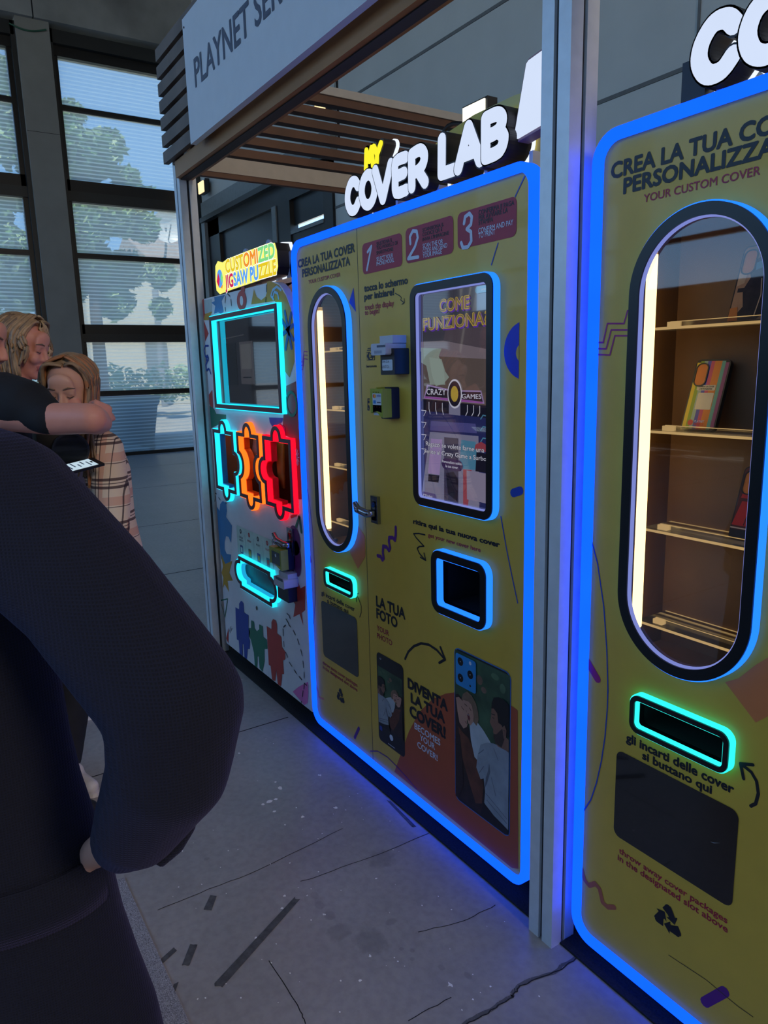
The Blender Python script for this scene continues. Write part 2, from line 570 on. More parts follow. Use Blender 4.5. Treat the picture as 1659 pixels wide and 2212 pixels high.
# concrete beam, ceiling
BEAM = mat('rough_concrete', (128, 132, 134), .85, var=.35, scale=1.1, bump=.1)
cb = MB()
cb.box(-14.3, -13.45, -9, 2.42, 6.95, 8.6, BEAM); cb.box(-14.3, -13.45, 2.44, 5, 6.95, 8.6, BEAM)
struct(cb.build('trim_2'))
c_ = MB(); c_.box(-14.4, 9.3, -9.3, 5.3, 8.6, 8.9, mat('ceiling_concrete', (120, 120, 118), .9, var=.2, scale=1.5))
struct(c_.build('ceiling'))

# back wall of big grey panels, with a dark glazed door set at its left end
PANEL = mat('wall_panel', (170, 176, 176), .6, var=.05, scale=2)
SEAM = mat('panel_seam', (92, 96, 98), .8)
BLACKSEAM = mat('black_seam', (14, 14, 16), .8)
bw = MB()
DX0, DX1, DZ = -13.3, -8.72, 4.12
bw.box(-14.0, DX0, 5.0, 5.3, 0, 8.6, PANEL); bw.box(DX0, DX1, 5.0, 5.3, DZ, 8.6, PANEL); bw.box(DX1, 9, 5.0, 5.3, 0, 8.6, PANEL)
for z in (1.17, 2.34, 3.51, 4.68, 5.85, 7.02):
    if z < 4.6:
        bw.box(DX1, 9, 4.992, 5.01, z - .015, z + .015, SEAM)
    else:
        bw.box(-8.56, 9, 4.992, 5.01, z - .015, z + .015, SEAM)
bw.box(-8.62, -8.54, 4.990, 5.01, 4.2, 8.6, BLACKSEAM); bw.box(-8.60, -8.585, 4.985, 4.992, 4.2, 8.6, PANEL)
bw.box(-3.52, -3.50, 4.992, 5.01, 0, 8.6, SEAM); bw.box(1.5, 1.52, 4.992, 5.01, 0, 8.6, SEAM)
for q in ((832, 30), (705, 165)):
    p_ = onY(*q, 4.99); bw.box(p_[0] - .02, p_[0] + .02, 4.985, 5.0, p_[2] - .03, p_[2] + .03, BLACKSEAM)
for x_ in (-12.2, -11.6, -11.0):                    # small notice panels high up left of the seam
    bw.box(x_, x_ + .5, 4.985, 5.0, 5.0, 5.45, mat('notice_blue', (70, 84, 108), .5))
struct(bw.build('wall_back'))

DARK = mat('dark_steel', (30, 34, 36), .45, var=.1)
DARK2 = mat('dark_frame', (13, 15, 17), .4, var=.1)
LSTEEL = mat('grey_steel', (105, 112, 115), .5, var=.08)
DGLASS = mat('dark_glass', (26, 33, 38), .32, coat=.0, var=.1)
d = MB()
d.box(DX0, DX0 + .55, 4.96, 5.12, 0, DZ, DARK2)
d.box(DX1 - .25, DX1, 4.96, 5.12, 0, DZ, DARK2); d.box(DX0, DX1, 4.96, 5.12, DZ - .28, DZ, DARK2)
d.box(DX0 - .1, DX1 + .1, 4.9, 5.0, DZ + .05, DZ + .32, LSTEEL); d.box(DX0 - .1, DX1 + .1, 4.86, 4.96, DZ - .02, DZ + .06, DARK)
d.box(DX0 - .15, DX0 + .02, 4.9, 5.0, 0, DZ, LSTEEL)
door = struct(d.build('door_1'))
d = MB()
d.box(DX0 + .55, -10.55, 5.02, 5.06, .1, DZ - .28, DGLASS); d.box(-9.95, DX1 - .25, 5.02, 5.06, .1, 3.38, DGLASS)
d.box(-9.95, DX1 - .25, 5.02, 5.06, 3.5, DZ - .28, DGLASS)
d.build('pane', door)
d = MB(); d.box(-10.52, -10.38, 4.93, 5.06, 0, DZ - .28, LSTEEL); d.box(-10.38, -9.95, 4.95, 5.08, 0, DZ - .28, DARK2)
d.box(-9.95, DX1 - .25, 4.95, 5.06, 3.37, 3.42, LSTEEL); d.box(-9.95, DX1 - .25, 4.97, 5.08, 3.2, 3.37, DARK2)
d.build('mullion', door)

# window wall: tall glazed bays between sheet-metal piers
XW = -13.8
PIER = mat('pier_metal', (126, 128, 126), .55, var=.06, scale=3)
wl = MB()
wl.box(-14.0, -13.52, 2.17, 2.66, 0, 6.95, PIER)
wl.box(-13.522, -13.518, 2.17, 2.66, 5.30, 5.306, DARK2)
wl.box(-14.0, -13.6, -3.25, -2.6, 0, 6.95, PIER); wl.box(-14.0, -13.6, -9, -8.5, 0, 6.95, PIER)
struct(wl.build('wall_left'))
# thin green cable slung over the pier head
cb_ = MB(); cb_.off = Vector((-13.5, 2.4, 6.7))
cpts = [onX(20 + 80 * t, 50 + 14 * t + 9 * math.sin(math.pi * t), -13.5) for t in [i / 10 for i in range(11)]]
cb_.tube(cpts, .012, mat('green_cable', (25, 80, 62), .5))
tag(cb_.build('cable'), 'thin green cable slung across the head of the grey window pier', 'cable')


def film_glass():
    """window film: fine white horizontal lines on glass darkened to dim the street"""
    M = bpy.data.materials.new('lined_window_film'); M.use_nodes = True
    n = M.node_tree; n.nodes.clear()
    o = n.nodes.new('ShaderNodeOutputMaterial')
    t = n.nodes.new('ShaderNodeTexCoord'); s = n.nodes.new('ShaderNodeSeparateXYZ')
    n.links.new(t.outputs['Object'], s.inputs[0])
    a = n.nodes.new('ShaderNodeMath'); a.operation = 'MULTIPLY'; a.inputs[1].default_value = 1 / .062
    fr = n.nodes.new('ShaderNodeMath'); fr.operation = 'FRACT'
    g = n.nodes.new('ShaderNodeMath'); g.operation = 'GREATER_THAN'; g.inputs[1].default_value = .62
    n.links.new(s.outputs['Z'], a.inputs[0]); n.links.new(a.outputs[0], fr.inputs[0]); n.links.new(fr.outputs[0], g.inputs[0])
    mr = n.nodes.new('ShaderNodeMapRange'); mr.inputs['To Min'].default_value = .30; mr.inputs['To Max'].default_value = .52
    n.links.new(g.outputs[0], mr.inputs['Value'])
    tr = n.nodes.new('ShaderNodeBsdfTransparent'); tr.inputs[0].default_value = (.225, .24, .245, 1)  # dark tint added to hold the street's brightness down
    df = n.nodes.new('ShaderNodeBsdfTranslucent'); df.inputs[0].default_value = (.43, .49, .46, 1)
    mi = n.nodes.new('ShaderNodeMixShader')
    n.links.new(mr.outputs[0], mi.inputs[0]); n.links.new(tr.outputs[0], mi.inputs[1]); n.links.new(df.outputs[0], mi.inputs[2])
    n.links.new(mi.outputs[0], o.inputs[0])
    return M


FILM = film_glass()
ROWS = [(5.84, 6.55), (4.68, 5.76), (3.52, 4.33), (2.33, 3.44), (1.18, 2.03), (.06, 1.10)]


def bay(name, y0, y1):
    f = MB()
    f.box(XW - .08, XW + .08, y0, y0 + .12, 0, 6.9, DARK2); f.box(XW - .08, XW + .08, y1 - .12, y1, 0, 6.9, DARK2)
    f.box(XW + .08, XW + .2, y0 - .02, y0 + .05, 0, 6.9, DARK); f.box(XW + .08, XW + .2, y1 - .05, y1 + .02, 0, 6.9, DARK)
    f.box(XW - .08, XW + .10, y0, y1, 6.55, 6.7, DARK2); f.box(XW - .1, XW + .2, y0, y1, 6.7, 6.9, DARK)
    f.box(XW - .06, XW + .06, y0, y1, 0, .06, DARK2)
    for z0, z1 in ((5.76, 5.84), (3.44, 3.52), (1.10, 1.18)):
        f.box(XW - .05, XW + .05, y0, y1, z0, z1, DARK2); f.box(XW + .03, XW + .06, y0, y1, z0 - .01, z0 + .02, DARK)
    for z0, z1 in ((4.33, 4.68), (2.03, 2.33)):
        f.box(XW - .08, XW + .08, y0, y1, z0, z1, DARK2); f.box(XW + .06, XW + .12, y0, y1, z0, (z0 + z1) / 2 - .01, DARK)
    w = struct(f.build(name))
    for z0, z1 in ROWS:
        g = MB(); g.add([(XW, y0 + .1, z0), (XW, y1 - .1, z0), (XW, y1 - .1, z1), (XW, y0 + .1, z1)], [(0, 1, 2, 3)], FILM)
        g.build('pane', w)


bay('window_1', -2.6, 2.15)
bay('window_2', 2.66, 4.98)
bay('window_3', -8.5, -3.25)

# the wall behind the photographer: the same tall glazing, where the daylight comes from
wf = MB()
for x in (-14, -9.2, -4.4, .4, 5.2):
    wf.box(x - .2, x + .2, -9.2, -8.8, 0, 8.2, PIER)
wf.box(-14.2, 9, -9.2, -8.7, 8.2, 8.6, BEAM); wf.box(-14.2, 9, -9.1, -8.9, 0, .12, DARK2)
wf.box(-14.2, 9, -9.1, -8.85, 0, 2.7, mat('reflection_dark_band', (66, 66, 70), .8, var=.1))  # unseen dark band, added to keep reflections off the right oval pane
for z in (3.48, 4.5, 5.8, 6.8):
    wf.box(-14.2, 9, -9.06, -8.94, z - (.17 if z == 4.5 else .04), z + (.17 if z == 4.5 else .04), DARK2)
struct(wf.build('wall_front'))
wr = MB(); wr.box(9, 9.3, -9, 5.3, 0, 8.6, mat('warm_plaster', (196, 184, 164), .8, var=.05)); struct(wr.build('wall_right'))

# ---------------------------------------------------------------- street outside
gd = MB(); gd.box(-90, -14.0, -60, 90, -.25, -.02, mat('street_paving', (190, 186, 172), .8, var=.12, scale=.8)); gd.box(-14, 30, -60, -9.3, -.25, -.02, MATS['street_paving'])
struct(gd.build('floor_outside'))
LEAF1 = mat('leaf_green', (104, 142, 84), .5, var=.35, scale=3)
LEAF2 = mat('leaf_pale', (170, 196, 140), .5, var=.3, scale=3)
BARK = mat('bark', (84, 74, 62), .9, var=.3)


def tree(x, y, lumps, trunk_h, trunk_r, n, size, label, seed, leaf=LEAF1, kind='tree'):
    R = random.Random(seed)
    t = thing('broadleaf_tree' if kind == 'tree' else 'hedge', (x, y, -.02), label, kind)
    f = MB()
    tot = sum(r ** 2 for *_, r in lumps)
    for (dx, dy, dz, r) in lumps:
        for k in range(int(n * r ** 2 / tot)):
            while True:
                v = Vector((R.uniform(-1, 1), R.uniform(-1, 1), R.uniform(-1, 1)))
                if .35 < v.length < 1: break
            v = v * (R.uniform(.85, 1.05) * r)
            c = Vector((x + dx, y + dy, dz)) + v
            a = Vector((R.uniform(-1, 1), R.uniform(-1, 1), R.uniform(-.6, .6))).normalized()
            b = a.cross(Vector((R.uniform(-1, 1), R.uniform(-1, 1), R.uniform(-1, 1)))).normalized()
            s = size * R.uniform(.6, 1.3)
            M_ = leaf if R.random() < .7 else LEAF2
            f.add([c - a * s, c + b * s * .5, c + a * s, c - b * s * .5], [(0, 1, 2, 3)], M_)
    f.build('foliage', t, normals=False)
    if trunk_h:
        k = MB(); k.tube([(x, y, -.1), (x + .1, y, trunk_h * .5), (x, y + .1, trunk_h)], [trunk_r, trunk_r * .8, trunk_r * .55], BARK)
        for (dx, dy, dz, r) in lumps[:4]:
            k.tube([(x, y + .05, trunk_h * .8), (x + dx * .7, y + dy * .7, dz - .2)], [trunk_r * .5, trunk_r * .2], BARK)
        k.build('trunk', t, smooth=True)
    return t


def oy(px_, py_, X):
    p_ = onX(px_, py_, X); return float(p_[1]), float(p_[2])


XT = -24.0
lum = []
for (a, b, r) in ((160, 235, 36), (140, 330, 55), (205, 330, 50), (245, 300, 38), (190, 400, 48), (280, 385, 32), (240, 470, 50), (170, 500, 50), (295, 500, 34), (210, 570, 50), (280, 580, 42), (330, 600, 32), (160, 610, 45), (250, 650, 42), (330, 670, 22), (120, 440, 48), (310, 430, 24)):
    y_, z_ = oy(a, b, XT); y2, _ = oy(a + r, b, XT); lum.append((random.Random(a).uniform(-1, 1), y_ - 5.2, z_, abs(y2 - y_)))
tree(XT, 5.2, lum, 6.5, .22, 11000, .17, 'tall green broadleaf tree beyond the window right of the pier', 3)
lum = []
for (a, b, r) in ((5, 180, 50), (-40, 300, 60), (20, 330, 55), (30, 420, 40), (-30, 480, 60), (15, 560, 60), (40, 640, 45), (-50, 640, 60), (0, 250, 50)):
    y_, z_ = oy(a, b, -22); y2, _ = oy(a + r, b, -22); lum.append((random.Random(a).uniform(-1, 1), y_ - 1.2, z_, abs(y2 - y_)))
tree(-22, 1.2, lum, 6, .22, 7500, .16, 'green broadleaf tree filling the window left of the pier', 4)
lum = [(random.Random(i).uniform(-.4, .4), -4.5 + i * .75, 1.1 + random.Random(i).uniform(-.2, .25), .75) for i in range(15)]
tree(-27.5, 6, lum, 0, 0, 4500, .11, 'low green hedge along the street in front of the pale house', 6, LEAF2, 'hedge')
# trees that shade the glazing behind the photographer
for i, (x, y, h) in enumerate(((-9.5, -19, 5.4), (-3.2, -21, 6.0), (2.4, -18.5, 5.0))):
    lum = [(random.Random(i * 9 + k).uniform(-1.8, 1.8), random.Random(i * 7 + k).uniform(-1.5, 1.5), h + random.Random(i * 5 + k).uniform(-1.6, 1.8), 1.3) for k in range(6)]
    tree(x, y, lum, h - 1, .2, 1800, .2, ('farthest', 'middle', 'nearest')[i] + ' broadleaf tree in the street behind the photographer', 20 + i)

XB = -36.0
y0, zt = oy(250, 560, XB); y1b, _ = oy(330, 545, XB)
WALLW = mat('sunlit_render', (222, 214, 188), .85, var=.05)
ROOFT = mat('roof_tile', (168, 150, 132), .8, var=.25, scale=6)
b_ = thing('house', (XB, y0 + 6, 0), 'pale rendered house with tiled roof beyond the tall window', 'house')
k = MB(); k.box(XB - 8, XB, y0 - 1.5, y0 + 16, 0, zt, WALLW); k.build('wall', b_)
k = MB()
ys0, ys1 = y0 + 1.5, y0 + 16.5
k.add([(XB + .4, ys0, zt - .1), (XB + .4, ys1, zt - .1), (XB - 4, ys1, zt + 1.8), (XB - 4, ys0, zt + 1.8), (XB - 8.4, ys0, zt - .1), (XB - 8.4, ys1, zt - .1)], [(0, 1, 2, 3), (3, 2, 5, 4), (0, 3, 4), (1, 5, 2)], ROOFT)
k.build('roof', b_)
k = MB(); k.box(XB, XB + .12, y0 + 4.0, y0 + 5.2, 1.0, 3.2, mat('shutter_grey', (120, 126, 122), .6)); k.build('window', b_)
k = MB(); k.box(XB, XB + .12, y0 + 1, y0 + 2, 1.2, 3.0, MATS['shutter_grey']); k.build('window', b_)
k = MB(); k.cyl((XB + 2, y0 + 1.1, 2.6), (0, 0, 1), .14, 5.2, mat('lamp_post', (150, 152, 150), .5)); k.off = Vector((0, 0, 0))
tag(k.build('street_post'), 'grey street post in front of the pale house', 'post')
yd, zd = oy(358, 492, XB + .3)
dish = thing('satellite_dish', (XB + .3, yd, zd), 'white round satellite dish on the roof of the pale house', 'satellite dish')
k = MB()
ns, nr = 24, 5
vs = [(XB + .3 + .28 * (r / nr) ** 2, yd + .72 * r / nr * math.cos(2 * math.pi * i / ns), zd + .72 * r / nr * math.sin(2 * math.pi * i / ns)) for r in range(nr + 1) for i in range(ns)]
k.add(vs, [(r * ns + i, r * ns + (i + 1) % ns, (r + 1) * ns + (i + 1) % ns, (r + 1) * ns + i) for r in range(nr) for i in range(ns)], mat('white_enamel', (232, 230, 222), .4))
k.build('reflector', dish, smooth=True)
k = MB(); k.tube([(XB + .3, yd, zd), (XB + .1, yd, zd - .9), (XB - .4, yd, zd - 1.6)], .06, LSTEEL); k.tube([(XB + .55, yd, zd - .6), (XB + 1.1, yd, zd)], .03, LSTEEL); k.build('mount', dish)

# blue rolling bin right outside the glass
XN = -14.75
bn = thing('rubbish_container', (XN, 3.7, 0), 'big blue wheeled rubbish container just outside the lined window', 'rubbish bin')
BLUEP = mat('blue_plastic', (24, 84, 150), .45, var=.08)
k = MB()
vs = []
for z, e in ((.12, .10), (.86, 0), (.9, -.03), (1.0, -.03)):
    vs += [(XN - .4 + e, 3.05 + e, z), (XN + .4 - e, 3.05 + e, z), (XN + .4 - e, 4.1 - e, z), (XN - .4 + e, 4.1 - e, z)]
k.add(vs, [(i * 4 + j, i * 4 + (j + 1) % 4, i * 4 + 4 + (j + 1) % 4, i * 4 + 4 + j) for i in range(3) for j in range(4)] + [(0, 1, 2, 3), (12, 13, 14, 15)], BLUEP)
k.build('body', bn)
k = MB(); k.box(XN - .45, XN + .45, 2.99, 4.16, 1.0, 1.05, BLUEP); k.build('lid', bn)
for yy in (3.2, 3.95):
    for xx in (-.3, .3):
        k = MB(); k.cyl((XN + xx, yy, .07), (1, 0, 0), .07, .05, DARK2); k.build('wheel', bn)
kb = MB(); kb.box(-15.6, -15.3, 2.7, 6, -.02, .2, mat('kerb_stone', (206, 202, 190), .8)); struct(kb.build('trim_3'))

# flood lamps high on the back wall
for i, (q, lab) in enumerate((((436, 405), 'small warm flood lamp on the back wall beside the dark door frame'), ((693, 230), 'small warm flood lamp on the back wall seen between the brown slats'))):
    p_ = onY(*q, 4.86)
    t = thing('flood_lamp', (p_[0], 4.9, p_[2]), lab, 'lamp', 'flood lamps on the back wall')
    k = MB(); k.box(p_[0] - .13, p_[0] + .13, 4.86, 4.94, p_[2] - .10, p_[2] + .10, DARK); k.box(p_[0] - .02, p_[0] + .02, 4.92, 5.0, p_[2] - .05, p_[2] + .16, DARK); k.build('housing', t)
    k = MB(); k.box(p_[0] - .12, p_[0] + .12, 4.835, 4.858, p_[2] - .09, p_[2] + .09, glow('warm_lamp', (1, .72, .36), 1.6)); k.build('diffuser', t)

# tape stuck to the floor
TAPE = mat('worn_black_tape', (84, 84, 86), .7, var=.35, scale=60)
for pts, lab in (([(625, 803), (645, 812), (322, 1178), (294, 1160)], 'long strip of worn black tape running across the grey floor'),
                 ([(285, 800), (310, 803), (288, 862), (258, 858)], 'small scrap of black tape farthest out on the open floor'),
                 ([(205, 995), (234, 996), (200, 1082), (172, 1080)], 'short black tape piece between the coat hem and the long tape'),
                 ([(140, 1008), (152, 1020), (95, 1072), (84, 1058)], 'short black tape piece half hidden by the dark coat hem'),
                 ([(140, 1155), (158, 1146), (146, 1182), (130, 1178)], 'tiny black tape scrap lowest beside the speckled stone strip'),
                 ([(985, 420), (1000, 424), (1105, 528), (1090, 530)], 'dark tape strip at the edge of the black carpet')):
    P = [onZ(*f6(*q)) for q in pts]
    c = sum(P) / 4
    k = MB(); k.off = Vector((c[0], c[1], 0))
    # ragged ends
    q0, q1, q2, q3 = [Vector((a[0], a[1], .0013)) for a in P]
    ed = []
    for i in range(5): ed.append(q0.lerp(q1, i / 4) + (q3 - q0) * rnd.uniform(0, .03))
    for i in range(5): ed.append(q2.lerp(q3, i / 4) - (q3 - q0) * rnd.uniform(0, .03))
    up = Vector((0, 0, .0009))
    n = len(ed)
    k.add(ed + [e - up for e in ed], [tuple(range(n))] + [(i, (i + 1) % n, n + (i + 1) % n, n + i) for i in range(n)], TAPE)
    tag(k.build('floor_tape'), lab, 'tape', 'tape on the floor')
# ================================================================ EXHIBITION CANOPY
ALU = mat('brushed_aluminium', (216, 219, 222), .36, metal=.22, var=.05, scale=30)
ALUD = mat('profile_groove', (40, 42, 46), .6)
BEAMW = mat('pale_beam', (176, 170, 162), .5, var=.05)
WOOD = mat('brown_slat_wood', (92, 62, 46), .55, var=.28, scale=5)
WOODG = mat('weathered_slat_wood', (108, 92, 82), .6, var=.25, scale=6)
BOARD = mat('white_sign_board', (208, 210, 214), .5, var=.02)
SLATE = mat('slate_letter', (74, 80, 98), .5)
BEAM_REFL = mat('warm_reflection_beam', (156, 108, 64), .4, metal=.5, var=.08, scale=4)  # warm reflection along the beam is put into its colour
kio = thing('exhibition_canopy', (-2.4, 2.2, 0), 'aluminium post canopy with brown slat sides and a white lettered board over the machines', 'canopy')


def post(x0, y0, z1=2.44):
    k = MB(); a = .08
    g0, g1 = .034, .046
    # four-grooved profile
    for (u0, u1) in ((0, g0), (g1, a)):
        for (w0, w1) in ((0, g0), (g1, a)):
            k.box(x0 + u0, x0 + u1, y0 + w0, y0 + w1, 0, z1, ALU)
    k.box(x0 + .008, x0 + a - .008, y0 + .008, y0 + a - .008, .001, z1 - .001, ALUD)
    return k.build('post', kio)


post(-1.202, 1.193, 3.0)
post(-3.602, 1.193)
post(-3.602, 3.40)
post(-1.202, 3.40, 3.0)
post(1.198, 1.193); post(1.198, 3.40)
k = MB(); k.box(-3.522, -1.202, 1.178, 1.258, 2.335, 2.405, BEAM_REFL); k.box(-1.122, 1.198, 1.178, 1.258, 2.335, 2.405, BEAM_REFL); k.box(-3.522, -1.202, 1.20, 1.24, 2.331, 2.336, ALUD); k.build('beam', kio)
for z0, z1 in ((2.385, 2.455), (2.822, 2.862)):
    k = MB(); k.box(-3.56, -3.52, 1.273, 3.40, z0, z1, BEAMW); k.box(-3.602, -3.56, 1.273, 3.40, z0 + .005, z1 - .004, BEAMW)
    if z0 < 2.5: k.box(-3.555, -3.525, 1.273, 3.40, z0 - .022, z0, WOOD); k.ball((-3.519, 1.33, 2.42), (.004, .007, .007), ALUD)
    k.build('beam', kio)
k = MB(); k.box(-3.602, 1.278, 3.40, 3.44, 2.385, 2.455, BEAMW); k.build('beam', kio)
for i in range(6):
    z = 2.470 + i * .0625
    k = MB(); k.box(-3.585, -3.53, 1.22, 3.42, z, z + .037, WOOD); k.build('slat', kio)
for i in range(7):
    z = 2.415 + i * .0725
    k = MB(); k.box(-3.62, -3.05, 1.158, 1.182, z, z + .05, WOODG); k.build('slat', kio)
for i in range(7):
    z = 2.40 + i * .0725
    k = MB(); k.box(-3.60, -3.0, 1.20, 1.225, z + .02, z + .06, WOOD); k.build('slat', kio)
k = MB(); k.box(-3.56, -3.52, 1.182, 1.20, 2.40, 2.90, WOOD); k.box(-3.40, -3.36, 1.182, 1.20, 2.40, 2.90, BEAMW); k.build('batten', kio)
bd = MB()
c0 = onY(412, 312, 1.13); c1 = onY(395, 40, 1.13)
bd.box(c0[0], 1.25, 1.13, 1.155, c0[2], c1[2], BOARD)
bd.cyl((c0[0] + .02, 1.129, c1[2] - .035), (0, 1, 0), .004, .003, ALUD, 10)
brd = bd.build('sign_board', kio)
k = MB()
k.text('PLAYNET SERVICE', (422.5, 187.5), (541, 73), (419.3, 127), SLATE, 1.1285, off=.012, sub='PLAYNET', plane=1.13)
k.build('lettering', brd)

# ================================================================ VENDING MACHINES
YEL = mat('yellow_print', (.66, .40, .045), .42, var=.03, linear=True, coat=.15)
INK = mat('black_print', (14, 16, 26), .45, var=.05)
CRIM = mat('crimson_print', (164, 24, 56), .45, var=.04)
WPR = mat('white_print', (206, 210, 224), .45, var=.03)
ORNG = mat('orange_brown_print', (172, 78, 44), .45, var=.04)
SALM = mat('salmon_print', (214, 120, 66), .45, var=.04)
BLUP = mat('blue_print', (22, 42, 176), .45, var=.04)
DBLU = mat('deep_blue_print', (24, 60, 150), .45, var=.04)
PURP = mat('purple_print', (92, 26, 122), .45, var=.04)
MAGE = mat('magenta_print', (160, 24, 96), .45, var=.04)
BLKP = mat('black_cap', (9, 10, 15), .35, var=.05)
BLKG = mat('black_gloss', (4, 4, 7), .08, coat=.6)
VOID = mat('dark_inside', (5, 5, 7), .8)
G_BLUE = glow('blue_neon', (.0022, .052, 1.0), 3.1, .10)
G_RING = glow('blue_ring_light', (.010, .125, .80), 2.4, .06)
G_RINGIN = glow('lilac_ring_light', (.20, .24, .62), 1.0, .06)
G_TEAL = glow('teal_ring_light', (.02, .66, .60), 1.9, .06)
G_CYAN = glow('cyan_ring_light', (.012, .52, .78), 2.0, .06)
G_CYAN2 = glow('cyan_inner_light', (.01, .30, .55), 1.3, .06)
G_ORNG = glow('orange_ring_light', (1.0, .15, .012), 1.8, .06)
G_RED = glow('red_ring_light', (1.0, .004, .022), 1.6, .06)
G_WARM = glow('warm_tube', (1.0, .70, .27), 3.4, .03)
G_WHITE = glow('white_letter_light', (.66, .76, .97), 1.0, .03)
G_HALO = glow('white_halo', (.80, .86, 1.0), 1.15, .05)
G_YELL = glow('yellow_letter_light', (.88, .80, .03), 1.15, .04)
BROWN = mat('brown_cabinet_lining', (112, 80, 48), .6, var=.08)
MAROON = mat('maroon_cap', (74, 26, 30), .4, var=.05)


def thin_glass():
    M = bpy.data.materials.new('clear_pane'); M.use_nodes = True
    n = M.node_tree; n.nodes.clear()
    o = n.nodes.new('ShaderNodeOutputMaterial'); tr = n.nodes.new('ShaderNodeBsdfTransparent'); gl = n.nodes.new('ShaderNodeBsdfGlossy')
    gl.inputs['Roughness'].default_value = .02; tr.inputs[0].default_value = (.93, .93, .93, 1)
    fr = n.nodes.new('ShaderNodeFresnel'); fr.inputs['IOR'].default_value = 1.75
    t = n.nodes.new('ShaderNodeTexCoord'); z = n.nodes.new('ShaderNodeTexNoise'); z.inputs['Scale'].default_value = 4
    n.links.new(t.outputs['Object'], z.inputs['Vector'])
    bp = n.nodes.new('ShaderNodeBump'); bp.inputs['Strength'].default_value = .01
    n.links.new(z.outputs['Fac'], bp.inputs['Height']); n.links.new(bp.outputs[0], gl.inputs['Normal'])
    mi = n.nodes.new('ShaderNodeMixShader')
    n.links.new(fr.outputs[0], mi.inputs[0]); n.links.new(tr.outputs[0], mi.inputs[1]); n.links.new(gl.outputs[0], mi.inputs[2]); n.links.new(mi.outputs[0], o.inputs[0])
    return M


PANE = thin_glass()


def acrylic():
    M = bpy.data.materials.new('clear_acrylic'); M.use_nodes = True
    n = M.node_tree; n.nodes.clear()
    o = n.nodes.new('ShaderNodeOutputMaterial'); tr = n.nodes.new('ShaderNodeBsdfTransparent'); gl = n.nodes.new('ShaderNodeBsdfGlossy'); df = n.nodes.new('ShaderNodeBsdfTranslucent')
    gl.inputs['Roughness'].default_value = .12; tr.inputs[0].default_value = (.92, .92, .88, 1); df.inputs[0].default_value = (.95, .9, .8, 1)
    t = n.nodes.new('ShaderNodeTexCoord'); z = n.nodes.new('ShaderNodeTexNoise'); z.inputs['Scale'].default_value = 30
    n.links.new(t.outputs['Object'], z.inputs['Vector'])
    m1 = n.nodes.new('ShaderNodeMixShader'); m2 = n.nodes.new('ShaderNodeMixShader')
    mr = n.nodes.new('ShaderNodeMapRange'); mr.inputs['To Min'].default_value = .06; mr.inputs['To Max'].default_value = .16
    n.links.new(z.outputs['Fac'], mr.inputs['Value']); n.links.new(mr.outputs[0], m1.inputs[0])
    n.links.new(tr.outputs[0], m1.inputs[1]); n.links.new(df.outputs[0], m1.inputs[2])
    fr = n.nodes.new('ShaderNodeFresnel'); n.links.new(fr.outputs[0], m2.inputs[0])
    n.links.new(m1.outputs[0], m2.inputs[1]); n.links.new(gl.outputs[0], m2.inputs[2]); n.links.new(m2.outputs[0], o.inputs[0])
    return M


ACRY = acrylic()
ACRE = glow('lit_acrylic_edge', (.62, .40, .16), .85, .2)
CARD = mat('case_black_rim', (16, 14, 14), .4)


def ring(parent, outline, name, light, inner, cap, grow=.003, capw=.022, lip=.003, h=.024, y=YF, deep=.009):
    """raised edge-lit border: acrylic body that shines from its flanks, flat dark cap on top"""
    o, i = offset(outline, grow), offset(outline, -capw - lip)
    a = MB(); a.prism(o, y - h + .004, y + .002, light, holes=[offset(outline, -capw * .5)], back=False)
    r = a.build(name, parent)
    a = MB(); a.prism(offset(outline, -capw * .5 - .0005), y - h + .004, y - h + .004 + deep, inner, holes=[i], back=False); a.build('inner_light', r)
    a = MB(); a.prism(outline, y - h, y - h + .0045, cap, holes=[offset(outline, -capw)]); a.build('cap', r)
    return r, i


def shell(parent, x0, x1, z0, z1, y0, y1, M, Mr=None):
    k = MB(); t = .018
    k.box(x0, x0 + t, y0, y1, z0, z1, M); k.box(x1 - t, x1, y0, y1, z0, z1, Mr or M); k.box(x0 + t, x1 - t, y0, y1, z1 - t, z1, M)
    k.box(x0 + t, x1 - t, y0, y1, z0, z0 + t, M); k.box(x0 + t, x1 - t, y1 - t, y1, z0 + t, z1 - t, M)
    return k


def handle(parent, x, z, s=1.0):
    k = MB(); CH = mat('chrome', (150, 152, 158), .18, metal=.95, var=.03)
    k.box(x - .02 * s, x + .02 * s, YF - .012, YF, z - .045 * s, z + .045 * s, CH)
    h = k.build('handle', parent)
    k = MB(); k.box(x - .013 * s, x + .013 * s, YF - .0135, YF - .0121, z - .035 * s, z + .03 * s, BLKG); k.build('recess', h)
    k = MB()
    k.tube([(x + .008 * s, YF - .014, z - .01 * s), (x - .012 * s, YF - .034, z - .012 * s), (x - .045 * s, YF - .048, z + .0 * s), (x - .058 * s, YF - .05, z + .022 * s)], [.012 * s, .014 * s, .013 * s, .008 * s], CH, 10)
    k.cyl((x - .035 * s, YF - .058, z), (0, 1, 0), .006 * s, .01, CH, 12)
    k.build('lever', h, smooth=True)
    return h


